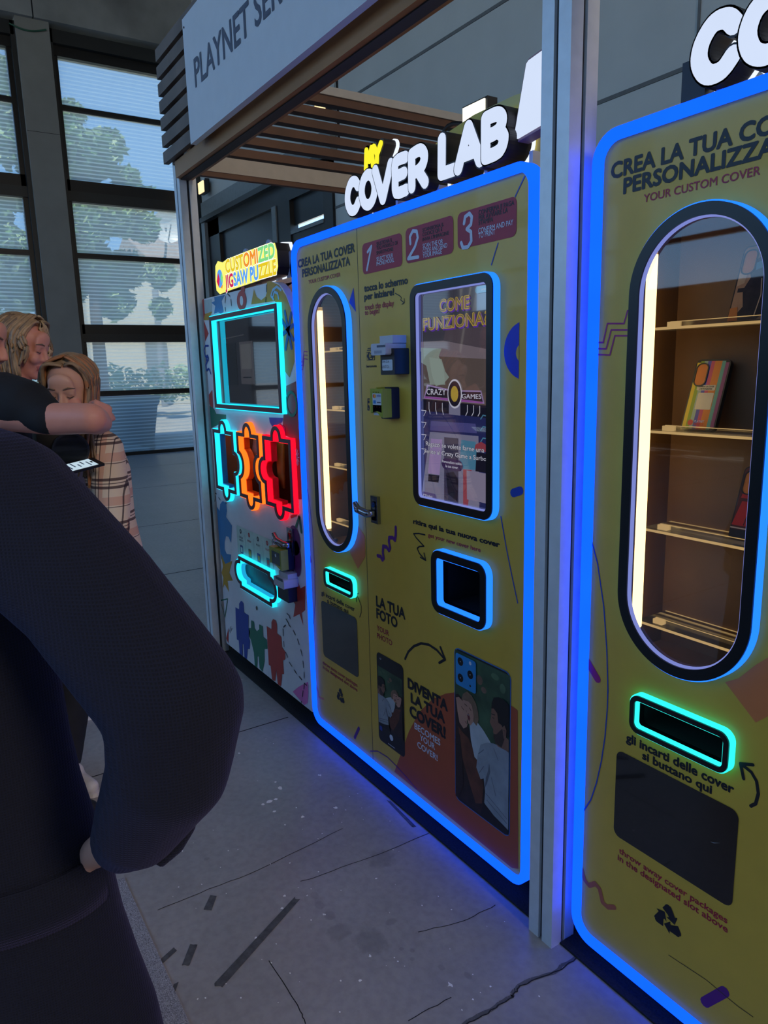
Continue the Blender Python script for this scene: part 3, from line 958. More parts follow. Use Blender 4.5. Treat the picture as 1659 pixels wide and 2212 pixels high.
def recycle(k, c, r, M, y):
    """three chasing arrows, each folded round one corner of a triangle"""
    for i in range(3):
        a = -math.radians(120 * i)

        def P(u, v):
            return (c[0] + (u * math.cos(a) - v * math.sin(a)) * r, c[1] + (u * math.sin(a) + v * math.cos(a)) * r)
        s3, S_ = math.sqrt(3) / 2, 1.75
        e = lambda t, w: (t * .5 * S_ - w * s3, .577 * S_ - t * s3 * S_ - w * .5)     # along the right-hand edge from the top corner; w inwards
        g = lambda t, w: (-t * .5 * S_ + w * s3, .577 * S_ - t * s3 * S_ - w * .5)
        k.flat([P(*g(.37, 0)), P(*g(.17, 0)), P(-.07, .80), P(.02, .80), P(*g(.23, .37)), P(*g(.37, .37))], y, M)
        k.flat([P(.06, .80), P(.15, .76), P(*e(.22, 0)), P(*e(.42, 0)), P(*e(.42, -.15)), P(*e(.61, .18)), P(*e(.42, .52)), P(*e(.42, .37)), P(*e(.27, .37))], y - .0003, M)


def arrow(k, pts, head, r, M, y):
    k.stroke(pts, r, y, M); k.stroke(head, r, y - .0003, M)


def interior(parent, ov_line, x_l, x_r, dep=.13, z0=.825, z1=1.715, lamp_z=(.870, 1.655), shelves=(1.516, 1.311, 1.105, .899)):
    """lit display niche behind the oval pane: lining, shelves with little acrylic stops, warm tube lamp"""
    k = MB(); y0, y1 = YF + .0015, YF + dep
    k.box(x_l - .004, x_l, y0, y1, z0, z1, BROWN); k.box(x_r, x_r + .004, y0, y1, z0, z1, BROWN)
    k.box(x_l, x_r, y0, y1, z1, z1 + .004, BROWN); k.box(x_l, x_r, y0, y1, z0 - .004, z0, BROWN); k.box(x_l - .004, x_r + .004, y1, y1 + .004, z0 - .004, z1 + .004, BROWN)
    k.prism(offset(ov_line, -.0115), YF - .0105, YF + .0015, BROWN, holes=[offset(ov_line, -.0125)], back=False)
    n_ = k.build('display_niche', parent)
    for z in shelves:
        s = MB(); s.box(x_l + .012, x_r - .003, YF + .026, y1 - .004, z - .005, z, ACRY)
        sh = s.build('shelf', n_)
        s = MB(); s.box(x_l + .012, x_r - .003, YF + .0245, YF + .026, z - .005, z, ACRE); s.box(x_l + .012, x_r - .004, y1 - .004, y1 - .003, z - .002, z, ACRE); s.build('shelf_edge', sh)
        s = MB(); xa = x_l + .045
        s.box(xa, x_r - .02, YF + .046, YF + .050, z, z + .011, ACRY); s.box(xa, xa + .022, YF + .036, YF + .051, z + .0002, z + .010, ACRE); s.box(xa, x_r - .02, YF + .0455, YF + .046, z + .0095, z + .011, ACRE)
        s.build('stop_bar', sh)
    s = MB(); xl = x_l + .020
    s.tube([(xl, YF + .0150, lamp_z[0]), (xl, YF + .0150, lamp_z[1])], .0105, G_WARM, 12); l_ = s.build('tube_lamp', n_, smooth=True)
    s = MB(); s.tube([(xl, YF + .0150, lamp_z[1]), (xl, YF + .0150, lamp_z[1] + .012)], .010, mat('amber_cap', (150, 112, 60), .4, emit=(.4, .24, .07), strength=1), 12); s.build('end_cap', l_)
    s = MB(); s.tube([(xl, YF + .0150, lamp_z[0] - .018), (xl, YF + .0150, lamp_z[0])], .010, mat('amber_cap', (150, 112, 60), .4, emit=(.4, .24, .07), strength=1), 12)
    s.tube([(xl, YF + .0150, lamp_z[0] - .018), (xl + .01, YF + .016, lamp_z[0] - .04), (xl + .05, YF + .02, z0 + .008)], .006, mat('grey_lead', (70, 72, 96), .5), 8); s.build('lamp_lead', l_)
    return n_


def box_inside(parent, outline, dep, M, name):
    xs = [p[0] for p in outline]; zs = [p[1] for p in outline]
    k = MB(); a, b, c, d_ = min(xs) - .004, max(xs) + .004, min(zs) - .004, max(zs) + .004; y0, y1 = YF + .021, YF + dep
    k.box(a - .006, a, y0, y1, c, d_, M); k.box(b, b + .006, y0, y1, c, d_, M); k.box(a - .006, b + .006, y0, y1, d_, d_ + .006, M); k.box(a - .006, b + .006, y0, y1, c - .006, c, M)
    k.box(a - .006, b + .006, y1, y1 + .006, c - .006, d_ + .006, M)
    return k.build(name, parent)


def person_photo(k, q, y):
    """family snapshot printed on the panel; q maps unit (u right, v up) to (x, z)"""
    G1 = mat('print_foliage', (58, 84, 58), .45, var=.55, scale=11); SK = mat('print_skin', (186, 136, 114), .45, var=.08); SK2 = mat('print_skin_dark', (132, 92, 74), .45, var=.08)
    HR = mat('print_dark_hair', (22, 18, 18), .45); HB = mat('print_brown_hair', (44, 28, 24), .45, var=.3, scale=40); BR = mat('print_brown_coat', (98, 54, 36), .45, var=.3, scale=30); LW = mat('print_white_shirt', (178, 182, 186), .45, var=.1, scale=20); GW = mat('print_grey_jumper', (146, 150, 156), .45, var=.14, scale=24)
    FH = mat('print_fair_hair', (126, 96, 74), .45, var=.25, scale=40); FO = mat('print_fold', (98, 100, 108), .45); LN = mat('print_feature', (62, 38, 34), .45); BK = mat('print_bokeh', (120, 92, 74), .45, var=.2)
    P = lambda *uv: [q(*p) for p in uv]
    k.flat(P((0, 0), (1, 0), (1, 1), (0, 1)), y, G1)
    for u, v, ru, rv in ((.47, .88, .06, .03), (.55, .83, .05, .02), (.75, .95, .07, .02), (.88, .90, .05, .03)):
        k.flat(P(*[(u + ru * math.cos(t), v + rv * math.sin(t)) for t in [i * .5 for i in range(12)]]), y - .0003, BK if u < .6 else mat('print_light_leaf', (84, 108, 76), .45, var=.3))
    k.flat(P((0, 0), (0, .70), (.06, .715), (.13, .70), (.2, .66), (.22, .60), (.25, .54), (.33, .49), (.36, .40), (.42, .38), (.54, .30), (.58, .16), (.52, 0)), y - .0005, HB)
    k.flat(P((.06, .50), (.15, .475), (.26, .46), (.40, .38), (.50, .29), (.55, .2), (.52, .08), (.40, .05), (.28, .16), (.14, .30)), y - .0009, BR)
    k.flat(P((.0, .40), (.06, .47), (.10, .44), (.14, .30), (.16, .12), (.06, .0), (0, 0)), y - .0012, HB)
    k.flat(P((.02, .685), (.08, .70), (.15, .685), (.20, .65), (.215, .615), (.245, .59), (.235, .565), (.25, .55), (.235, .53), (.17, .505), (.09, .53), (.05, .60)), y - .0015, SK)
    k.stroke(P((.13, .645), (.18, .632)), .0009, y - .0018, LN); k.stroke(P((.205, .56), (.235, .552)), .0012, y - .0018, mat('print_mouth', (112, 44, 46), .45))
    k.flat(P((.27, .62), (.36, .59), (.44, .60), (.54, .575), (.66, .53), (.74, .49), (.72, .40), (.50, .34), (.38, .36), (.31, .46)), y - .001, LW)
    k.flat(P((.13, .69), (.16, .735), (.24, .765), (.33, .755), (.41, .72), (.45, .67), (.46, .62), (.42, .575), (.36, .59), (.22, .66)), y - .0012, FH)
    k.flat(P((.15, .685), (.20, .715), (.28, .715), (.34, .685), (.37, .63), (.36, .59), (.31, .555), (.265, .56), (.235, .60), (.19, .64)), y - .0018, SK)
    k.flat(P((.13, .695), (.20, .74), (.32, .73), (.36, .69), (.27, .705), (.20, .70)), y - .0021, FH)
    k.stroke(P((.20, .676), (.245, .670)), .0010, y - .0024, LN); k.stroke(P((.29, .668), (.325, .655)), .0010, y - .0024, LN); k.stroke(P((.225, .64), (.235, .63)), .0009, y - .0024, SK2)
    k.flat(P((.245, .618), (.275, .628), (.305, .60), (.285, .578), (.26, .59)), y - .0022, MATS['print_mouth']); k.stroke(P((.255, .618), (.28, .618)), .0008, y - .0026, LW)
    k.flat(P((1, .53), (.86, .535), (.74, .53), (.62, .51), (.50, .47), (.44, .38), (.42, .30), (.5, .24), (.56, .26), (.585, .18), (.57, .1), (.70, .05), (1, .03)), y - .002, GW)
    k.flat(P((.66, .385), (.68, .33), (.62, .24), (.58, .20), (.60, .275), (.64, .33)), y - .0024, FO)
    for a, b in (((.60, .17), (.98, .10)), ((.62, .13), (.98, .07)), ((.74, .50), (.82, .44)), ((.70, .30), (.78, .20)), ((.46, .40), (.56, .45)), ((.48, .28), (.56, .34))):
        k.stroke(P(a, b), .0010, y - .0024, FO)
    k.flat(P((.56, .10), (.75, .06), (1, .035), (1, 0), (.50, 0)), y - .0026, HR)
    k.flat(P((1, .82), (.92, .84), (.82, .838), (.735, .82), (.70, .78), (.695, .74), (.74, .72), (.8, .68), (.9, .64), (1, .62)), y - .002, HR)
    k.flat(P((.70, .745), (.74, .752), (.80, .735), (.82, .68), (.88, .675), (.93, .62), (1, .61), (1, .535), (.82, .528), (.765, .540), (.755, .558), (.735, .575), (.742, .592), (.728, .603), (.735, .618), (.705, .632), (.67, .655), (.685, .675), (.695, .70)), y - .0026, SK2)
    k.flat(P((.765, .54), (.755, .558), (.735, .575), (.742, .592), (.79, .60), (.86, .64), (.90, .66), (.93, .60), (.88, .535)), y - .0029, mat('print_beard', (62, 44, 38), .45, var=.2, scale=60))
    k.stroke(P((.705, .712), (.76, .716)), .0012, y - .0031, HR); k.stroke(P((.72, .692), (.75, .692)), .0009, y - .0031, HR)
    k.flat(P((.89, .665), (.93, .685), (.965, .66), (.955, .615), (.92, .60)), y - .0033, SK2); k.stroke(P((.915, .65), (.94, .655), (.94, .625)), .0008, y - .0036, LN)


def banknote(k, c, w, h, y):
    x, z = c
    k.flat([(x - w / 2, z - h / 2), (x + w / 2, z - h / 2), (x + w / 2, z + h / 2), (x - w / 2, z + h / 2)], y, INK)
    for i in (1, 2):
        k.stroke([(x - w / 2 + .004 * i, z + h / 2 + .0055 * i), (x + w / 2 - .004, z + h / 2 + .0055 * i)], .0013, y, INK)
    for sx_ in (-1, 1):
        for sz_ in (-1, 1):
            cx, cz = x + sx_ * (w / 2 - .002), z + sz_ * (h / 2 - .002)
            k.flat([(cx, cz), (cx - sx_ * .009, cz), (cx, cz - sz_ * .009)], y - .0004, YEL)
    k.text_at('€', x - .009, x + .009, z - .009, .020, YEL, y - .0004)


def stroke_letters(k, word, boxes, z0, z1, r, y0, y1, M, grow=0.0):
    """puffy hand-drawn capitals: each letter is a set of fat rounded strokes inside its own box"""
    G = {'C': [[(.92, .80), (.72, .97), (.38, .98), (.10, .70), (.06, .36), (.30, .06), (.66, .04), (.92, .24)]],
         'O': [[(.5, 1), (.82, .86), (.96, .5), (.82, .14), (.5, 0), (.18, .14), (.04, .5), (.18, .86), (.5, 1)]],
         'V': [[(.04, 1), (.46, 0)], [(.46, 0), (.96, 1)]],
         'E': [[(.95, 1), (.1, .97), (.04, .5), (.1, .03), (.98, 0)], [(.1, .52), (.82, .54)]],
         'R': [[(.06, 0), (.08, .97)], [(.08, .97), (.66, 1), (.94, .80), (.84, .55), (.5, .42), (.1, .40)], [(.5, .42), (.96, 0)]],
         'L': [[(.10, 1), (.06, .04)], [(.06, .04), (.96, .03)]],
         'A': [[(.02, 0), (.48, 1)], [(.48, 1), (.98, 0)], [(.22, .30), (.76, .30)]],
         'B': [[(.08, 0), (.08, 1)], [(.08, 1), (.66, .99), (.90, .80), (.70, .56), (.1, .52)], [(.70, .56), (.98, .34), (.78, .04), (.08, 0)]],
         'M': [[(.02, 0), (.16, 1)], [(.16, 1), (.5, .35)], [(.5, .35), (.84, 1)], [(.84, 1), (.98, 0)]],
         'Y': [[(.04, 1), (.45, .5)], [(.96, 1), (.45, .5)], [(.45, .5), (.34, 0)]]}
    out = []
    for ch, (x0, x1) in zip(word, boxes):
        rr = r
        for s in G[ch]:
            P = [(x0 + rr + (x1 - x0 - 2 * rr) * u, z0 + rr + (z1 - z0 - 2 * rr) * v) for u, v in s]
            if len(P) > 3:                                   # round off the curved strokes
                Q = [P[0]]
                for j in range(len(P) - 1):
                    p0, p1, p2, p3 = P[max(j - 1, 0)], P[j], P[j + 1], P[min(j + 2, len(P) - 1)]
                    if ch in 'CO' and P[0] == P[-1]:
                        p0 = P[j - 1] if j else P[-2]; p3 = P[j + 2] if j + 2 < len(P) else P[1]
                    for t in (.33, .67, 1):
                        Q.append(tuple(.5 * (2 * p1[d] + (p2[d] - p0[d]) * t + (2 * p0[d] - 5 * p1[d] + 4 * p2[d] - p3[d]) * t * t + (3 * p1[d] - p0[d] - 3 * p2[d] + p3[d]) * t ** 3) for d in (0, 1)))
                P = Q
            k.bar(P, rr + grow, y0, y1, M)


def lab_sign(root, dx, full=True):
    """lit COVER LAB letters standing on the machine, on a yellow back board"""
    sg = MB()
    bx = [(-2.170, -2.062), (-2.077, -1.962), (-1.992, -1.868), (-1.880, -1.790), (-1.796, -1.694), (-1.655, -1.562), (-1.580, -1.458), (-1.474, -1.370)]
    bx = [(a + dx, b + dx) for a, b in bx]
    GOLD = mat('gold_board', (.50, .37, .02), .35, var=.04, linear=True, coat=.3)
    sg.prism([(a + dx, b) for a, b in ((-1.80, 1.91), (-1.80, 2.03), (-1.775, 2.065), (-1.715, 2.082), (-1.60, 2.096), (-1.45, 2.098), (-1.32, 2.088), (-1.29, 2.07), (-1.29, 1.91))], 1.345, 1.36, GOLD)
    s_ = sg.build('sign', root)
    DK = mat('letter_flank', (34, 30, 33), .5)
    for i, ch in enumerate('COVERLAB'):
        k = MB(); stroke_letters(k, ch, [bx[i]], 1.930, 2.050, .0165, 1.278 - i * .0030, 1.284, G_WHITE); l_ = k.build('letter', s_)
        k = MB(); stroke_letters(k, ch, [bx[i]], 1.930, 2.050, .0165, 1.2795 - i * .0030, 1.330, DK, .0040); k.build('letter_side', l_)  # dark sides, widened into a rim that stands for crease shade between letters
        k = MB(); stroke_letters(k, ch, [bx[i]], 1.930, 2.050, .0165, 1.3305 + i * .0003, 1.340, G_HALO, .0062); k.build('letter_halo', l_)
    for i, (ch, b) in enumerate(zip('MY', ((-2.045, -1.985), (-1.997, -1.938)))):
        b = (b[0] + dx, b[1] + dx)
        k = MB(); stroke_letters(k, ch, [b], 2.046, 2.114, .0085, 1.278, 1.282, G_YELL); l_ = k.build('letter', s_)
        k = MB(); stroke_letters(k, ch, [b], 2.046, 2.114, .0085, 1.2825, 1.325, DK, .006); k.build('letter_side', l_)
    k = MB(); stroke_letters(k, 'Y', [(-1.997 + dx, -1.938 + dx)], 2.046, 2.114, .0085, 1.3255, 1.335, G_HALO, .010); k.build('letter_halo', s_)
    # plain lit handset shape at the end of the sign
    P = [(a + dx, b) for a, b in ((-1.388, 1.962), (-1.345, 2.125), (-1.335, 2.132), (-1.262, 2.142), (-1.252, 2.135), (-1.285, 1.975))]
    k = MB(); k.prism(P, 1.285, 1.32, mat('dusty_pink_rim', (150, 118, 128), .5)); l_ = k.build('handset_panel', s_)
    k = MB(); k.prism(offset(P, -.006), 1.281, 1.285, G_WHITE); k.build('lit_face', l_)
    for xx in (-2.12, -1.9, -1.7, -1.5, -1.34):
        k = MB(); k.box(xx + dx - .006, xx + dx + .006, 1.30, 1.342, 1.895, 1.94, mat('white_bracket', (200, 200, 205), .4)); k.build('bracket', s_)
    k = MB(); k.box(-2.17 + dx, -1.78 + dx, 1.337, 1.343, 1.905, 1.935, MATS['white_bracket']); k.build('rail', s_)
    return s_


def cover_machine(label, x0, x1, z0, z1, oval_box, slot_box, hatch_box, seam, draw, holes=(), more=None, dx=0.0, sideM=None):
    root = thing('vending_machine', ((x0 + x1) / 2, 1.6, 0), label, 'vending machine')
    ov = oval(*oval_box); sl = rrect(*slot_box, .022); ht = rrect(*hatch_box, .018)
    f = MB(); y = YF
    fin = [offset(ov, -.004), offset(sl, -.008)] + [offset(h, -g) for h, g in holes]
    f.prism(rrect(x0, x1, z0, z1, .05), y, y + .02, YEL, side=BLKP, holes=fin)
    # seam between the door and the fixed side
    f.box(seam - .0012, seam + .0012, y - .0003, y, z0 + .02, z1 - .02, INK)
    f.flat(ht, y - .0012, BLKG)
    draw(f, y - .0008)
    f.build('front_panel', root)
    k = shell(root, x0 + .006, x1 - .006, z0 + .02, z1 - .012, y + .021, y + .70, YEL)
    if sideM: sideM(k)
    k.build('body', root)
    for xx in (x0 + .12, x1 - .12):
        for yy in (y + .12, y + .6):
            k = MB(); k.tube([(xx, yy, .0065), (xx, yy, z0 + .03)], .025, DARK2, 12); k.build('foot', root)
    out_ = rrect(x0 - .004, x1 + .004, z0 - .004, z1 + .004, .06)
    k = MB(); k.prism(out_, y - .012, y + .018, G_BLUE, holes=[offset(out_, -.0215)], back=False); k.build('light_border', root)
    ring(root, ov, 'oval_window_border', G_RING, G_RINGIN, BLKP)
    k = MB(); k.flat(offset(ov, -.0235), y - .0108, PANE); k.build('pane', root)
    ring(root, sl, 'waste_slot_border', G_TEAL, G_TEAL, BLKP, capw=.011, lip=.003, h=.020, deep=.012)
    box_inside(root, offset(sl, -.012), .12, VOID, 'waste_slot')
    interior(root, ov, oval_box[0] + .002, oval_box[1] - .002) if more is None else more(root)
    return root
# ---------------------------------------------------------------- middle machine
A1 = zoom(620, 480, .1898); A2 = zoom(860, 380, .205); A3 = zoom(860, 780, .205); A4 = zoom(630, 850, .1853)
A5 = zoom(640, 1200, .226); A6 = zoom(860, 1120, .205); A7 = zoom(780, 1380, .2411); A8 = zoom(740, 690, .113); T0 = zoom(700, 0, .3617)
SCR = (-1.738, -1.391, 1.055, 1.674)
PICK = (-1.655, -1.415, .746, .933)


def draw_middle(f, y):
    # coloured shapes
    f.flat(A7((300, 1190), (430, 830), (520, 660), (640, 540), (760, 490), (835, 480), (1000, 485), (1200, 530), (1350, 600), (1405, 640), (1410, 2060), (1350, 2050)), y, ORNG)
    c = pl(1131, 757); e1 = pl(1131, 694)
    R_ = e1[1] - c[1]
    xin = pl(1128, 380)[0] - .004
    f.flat([p for p in [(min(a, xin), b) for a, b in disc(c, R_, 40)]], y, BLUP)
    f.flat([(min(a, xin), b) for a, b in disc(pl(1129, 762), R_ * .32, 24)], y - .0005, YEL)
    f.stroke(A2((1335, 5), (1235, 220)), .0018, y, DBLU); f.stroke(A2((1055, 710), (985, 935)), .0018, y, DBLU)
    f.stroke(A6((1085, -20), (1140, 300), (1200, 600), (1262, 890)), .0018, y, DBLU)
    f.stroke(A7((85, 1005), (150, 1005), (240, 1060), (330, 1150), (420, 1250), (500, 1345)), .002, y - .0003, PURP)
    f.stroke(A3((1215, 1390), (1290, 1365)), .011, y, DBLU)
    f.stroke(A4((1215, 1560), (1215, 1650), (1205, 1710), (1180, 1680), (1140, 1680), (1135, 1730), (1150, 1800), (1135, 1830), (1110, 1790), (1070, 1780), (1065, 1850), (1075, 1920), (1060, 1940), (1040, 1900), (1005, 1890)), .0062, y, PURP)
    f.stroke(A5((600, 1650), (560, 1740)), .007, y, PURP)
    f.stroke([pl(664, 1175), pl(671, 1212)], .007, y, CRIM)
    f.flat(A4((760, 1520), (855, 1660), (860, 1900), (775, 2045), (680, 1850), (740, 1740)), y, SALM)
    f.flat(A1((758, 745), (708, 912), (785, 1020)), y, BLUP)
    f.stroke(A5((165, 1255), (190, 1255), (210, 1300), (215, 1350), (235, 1360), (262, 1370)), .0045, y, SALM)
    for o_ in (0, 40, 85):
        f.stroke(A1((148, 1590 + o_), (180, 1590 + o_), (195, 1470 + o_), (235, 1475 + o_)), .0014, y, MAGE)
    f.stroke(A4((165, 1020), (205, 1250), (245, 1600), (275, 2100)), .0013, y, PURP); f.stroke([pl(680, 1240), pl(681, 1300), pl(677, 1350), pl(672, 1385)], .0013, y, PURP)
    # headings
    Z1 = zp(620, 480, .1898)
    f.text('CREA LA TUA COVER', Z1(128, 525), Z1(775, 328), Z1(126, 440), INK, y, .030)
    f.text('PERSONALIZZATA', Z1(176, 632), Z1(720, 478), Z1(172, 548), INK, y, .030)
    f.text('YOUR CUSTOM COVER', Z1(248, 706), Z1(610, 613), Z1(247, 664), CRIM, y, .012)
    f.text('tocca lo schermo', Z1(880, 795), Z1(1378, 692), Z1(878, 722), INK, y, .036)
    f.text('per iniziare!', Z1(882, 885), Z1(1222, 826), Z1(881, 815), INK, y, .036)
    f.text('touch the display', Z1(888, 1000), Z1(1218, 950), Z1(888, 942), CRIM, y, .018)
    f.text('to begin!', Z1(888, 1058), Z1(1053, 1032), Z1(888, 1003), CRIM, y, .018)
    arrow(f, A1((1232, 808), (1285, 838), (1305, 860), (1295, 885), (1335, 915)), A1((1310, 935), (1338, 915), (1335, 868)), .0012, INK, y)
    # step badges
    ZT = zp(700, 0, .3617)
    for (a, b, c_, d_) in (((230, 1458), (466, 1388), (468, 1585), (232, 1645)), ((488, 1362), (773, 1290), (775, 1508), (490, 1580)), ((798, 1270), (1150, 1175), (1153, 1396), (800, 1503))):
        q = T0(a, b, c_, d_)
        f.flat(rrect((q[0][0] + q[3][0]) / 2, (q[1][0] + q[2][0]) / 2, (q[2][1] + q[3][1]) / 2, (q[0][1] + q[1][1]) / 2, .016), y, CRIM)
    y2 = y - .0005

    def tx(s, a, b, M, h=21, o_=.010):
        o_ = .018 if M is INK else .008
        f.text(s, ZT(*a), ZT(*b), ZT(a[0], a[1] - h), M, y2, o_)
    tx('SELEZIONA IL', (315, 1469), (410, 1441), INK); tx('TUO MODELLO DI', (315, 1494), (440, 1459), INK); tx('SMARTPHONE', (315, 1522), (415, 1496), INK)
    tx('SELECT YOUR', (316, 1561), (414, 1537), WPR, 24); tx('PHONE MODEL', (316, 1589), (421, 1563), WPR, 24)
    tx('SCANSIONA IL', (590, 1385), (718, 1350), INK); tx('CODICE QR E', (590, 1411), (708, 1380), INK); tx("INVIA L'IMMAGINE", (590, 1441), (748, 1402), INK)
    tx('SCAN THE QR', (592, 1482), (712, 1455), WPR, 26); tx('CODE AND SEND', (592, 1511), (738, 1479), WPR, 26); tx('YOUR IMAGE', (592, 1541), (706, 1515), WPR, 26)
    tx('CONFERMA E PAGA', (925, 1283), (1138, 1225), INK, 27); tx('PER AVVIARE LA', (925, 1314), (1100, 1270), INK, 27); tx('STAMPA', (925, 1345), (1012, 1323), INK, 27)
    tx('CONFIRM AND PAY', (924, 1394), (1132, 1342), WPR, 30); tx('TO PRINT', (924, 1424), (1024, 1399), WPR, 30)
    f.stroke(T0((262, 1505), (285, 1470), (258, 1612)), .0045, y2, WPR)
    f.stroke(T0((518, 1455), (515, 1415), (532, 1380), (556, 1382), (562, 1420), (545, 1475), (505, 1545), (565, 1535)), .0048, y2, WPR)
    f.stroke(T0((838, 1335), (845, 1295), (870, 1275), (885, 1295), (880, 1340), (855, 1368), (880, 1385), (882, 1440), (862, 1475), (832, 1480), (822, 1450)), .0048, y2, WPR)
    # lower lettering
    Z6 = zp(860, 1120, .205); Z5 = zp(640, 1200, .226); Z7 = zp(780, 1380, .2411)
    f.text('ritira qui la tua nuova cover', Z6(160, 55), Z6(1075, 300), Z6(160, 8), INK, y, .036)
    f.text('get your new cover here', Z6(318, 200), Z6(872, 345), Z6(318, 160), CRIM, y, .016)
    arrow(f, A6((285, 172), (220, 158), (165, 160), (190, 200), (240, 255), (275, 292), (225, 295), (203, 315), (225, 365), (290, 440)), A6((236, 408), (292, 440), (276, 365)), .0023, INK, y)
    f.text('LA TUA', Z5(765, 480), Z5(1045, 608), Z5(764, 388), INK, y, .032); f.text('FOTO', Z5(768, 597), Z5(970, 690), Z5(768, 508), INK, y, .032)
    f.text('YOUR', Z5(772, 712), Z5(888, 770), Z5(771, 664), CRIM, y, .012); f.text('PHOTO', Z5(774, 788), Z5(918, 860), Z5(774, 740), CRIM, y, .012)
    f.text('gli incarti delle cover', Z5(242, 378), Z5(560, 530), Z5(243, 340), INK, y, .016); f.text('si buttano qui', Z5(297, 450), Z5(500, 555), Z5(297, 412), INK, y, .016)
    f.text('throw away cover packages', Z5(255, 1036), Z5(587, 1256), Z5(255, 1006), CRIM, y, .014); f.text('in the designated slot above', Z5(255, 1070), Z5(587, 1310), Z5(255, 1040), CRIM, y, .014)
    recycle(f, pl(736, 1504), .040, INK, y)
    arrow(f, A5((608, 588), (622, 545), (622, 480), (600, 420), (575, 375)), A5((597, 360), (573, 373), (577, 440)), .0018, INK, y)
    arrow(f, A7((395, 180), (425, 115), (475, 65), (540, 40), (610, 52), (680, 100), (752, 182)), A7((712, 75), (755, 183), (702, 215)), .0042, INK, y)
    f.text('DIVENTA', Z7(420, 430), Z7(780, 652), Z7(420, 348), INK, y - .0004, .042); f.text('LA TUA', Z7(447, 562), Z7(755, 757), Z7(447, 482), INK, y - .0004, .042); f.text('COVER!', Z7(437, 690), Z7(762, 885), Z7(437, 602), INK, y - .0004, .042)
    f.text('BECOMES', Z7(482, 808), Z7(713, 952), Z7(482, 755), WPR, y - .0004, .014); f.text('YOUR', Z7(530, 897), Z7(665, 1000), Z7(530, 848), WPR, y - .0004, .014); f.text('COVER!', Z7(507, 975), Z7(688, 1085), Z7(507, 925), WPR, y - .0004, .014)
    # the two printed phones
    q = A7((112, 112), (345, 205), (428, 1085), (190, 925))
    xa, xb, zb, zt = (q[0][0] + q[3][0]) / 2, (q[1][0] + q[2][0]) / 2, (q[2][1] + q[3][1]) / 2, (q[0][1] + q[1][1]) / 2
    q = A7((113, 150), (350, 260), (425, 1000), (190, 880)); xa, xb = (q[0][0] + q[3][0]) / 2, (q[1][0] + q[2][0]) / 2
    f.flat(rrect(xa, xb, zb, zt, .018), y - .0004, BLKP)
    f.text_at('o', xa + .02, xa + .03, zt - .022, .008, WPR, y - .0008)
    q = A7((135, 255), (352, 325), (385, 885), (190, 800))
    z0_, z1_ = (q[2][1] + q[3][1]) / 2, (q[0][1] + q[1][1]) / 2
    w_ = xb - xa
    person_photo(f, lambda u, v: (xb - .008 - (w_ - .014) * u, z0_ + (z1_ - z0_) * v * 1.0), y - .0008)
    f.flat(disc(((xa + xb) / 2, zb + .040), .011), y - .0008, WPR); f.stroke([((xa + xb) / 2 - .02, zb + .010), ((xa + xb) / 2 + .02, zb + .010)], .0010, y - .0008, WPR)
    f.flat(rrect(xa + .008, xa + .024, zb + .04, zb + .056, .003), y - .0008, DBLU)
    q = A7((835, 140), (1345, 400), (1337, 1700), (848, 1330)); xa, xb = (q[0][0] + q[3][0]) / 2, (q[1][0] + q[2][0]) / 2
    q = A7((860, 76), (1330, 300), (1310, 1772), (880, 1450)); zt, zb = (q[0][1] + q[1][1]) / 2, (q[2][1] + q[3][1]) / 2
    LB = mat('phone_edge_blue', (62, 112, 178), .4)
    f.flat(rrect(xa, xb, zb, zt, .022), y - .0004, LB)
    f.flat(rrect(xa + .003, xb - .003, zb + .003, zt - .003, .02), y - .0007, INK)
    person_photo(f, lambda u, v: (xa + .004 + (xb - xa - .008) * u, zb + .010 + (zt - zb - .018) * v), y - .0008)
    c_ = A7((858, 115), (1040, 205), (1040, 490), (858, 400)); xl, xr = c_[0][0], c_[1][0]; zz1, zz0 = (c_[0][1] + c_[1][1]) / 2, (c_[2][1] + c_[3][1]) / 2
    f.flat(rrect(xl, xr, zz0, zz1, .008), y - .0040, mat('print_cyan_blue', (40, 140, 205), .45))
    for q_ in ((902, 200), (903, 345), (990, 318)):
        cc = A7(q_)[0]; f.flat(disc(cc, .0125), y - .0044, BLKP); f.flat(disc(cc, .0018, 10), y - .0047, WPR)
    f.flat(disc(A7((990, 215))[0], .0055), y - .0044, WPR); f.flat(disc(A7((990, 418))[0], .0035), y - .0044, BLKP)
    # icons by the payment devices
    c_ = A8((540, 700))[0]; banknote(f, c_, .047, .026, y)
    f.text('banconote', (792, 794), (814, 792.5), (792, 788.5), INK, y, .02)
    f.stroke(A8((520, 1520), (485, 1520), (485, 1730), (520, 1730)), .0018, y, INK); f.flat(A8((485, 1550), (520, 1552), (520, 1600), (485, 1598)), y, INK); f.stroke(A8((505, 1660), (512, 1690)), .004, y, INK)


def middle_side(k):
    x = -1.2698
    k.add([(x, YF + .021, .05), (x, YF + .72, .05), (x, YF + .72, .62), (x, YF + .30, .50), (x, YF + .10, .36), (x, YF + .021, .30)], [tuple(range(6))], CRIM)
    k.add([(x, YF + .03, 1.05), (x, YF + .12, 1.05), (x, YF + .12, 1.42), (x, YF + .03, 1.40)], [(0, 1, 2, 3)], MAGE)


root2 = cover_machine('yellow vending machine with a tall touch screen, standing between the two aluminium posts', -2.493, -1.265, .05, 1.900,
                      (-2.366, -2.103, .809, 1.7245), (-2.336, -2.126, .656, .728), (-2.400, -2.132, .352, .580), -2.052, draw_middle,
                      holes=((rrect(*SCR[:2], *SCR[2:], .035), .024), (rrect(*PICK[:2], *PICK[2:], .035), .024)), dx=0, sideM=middle_side)
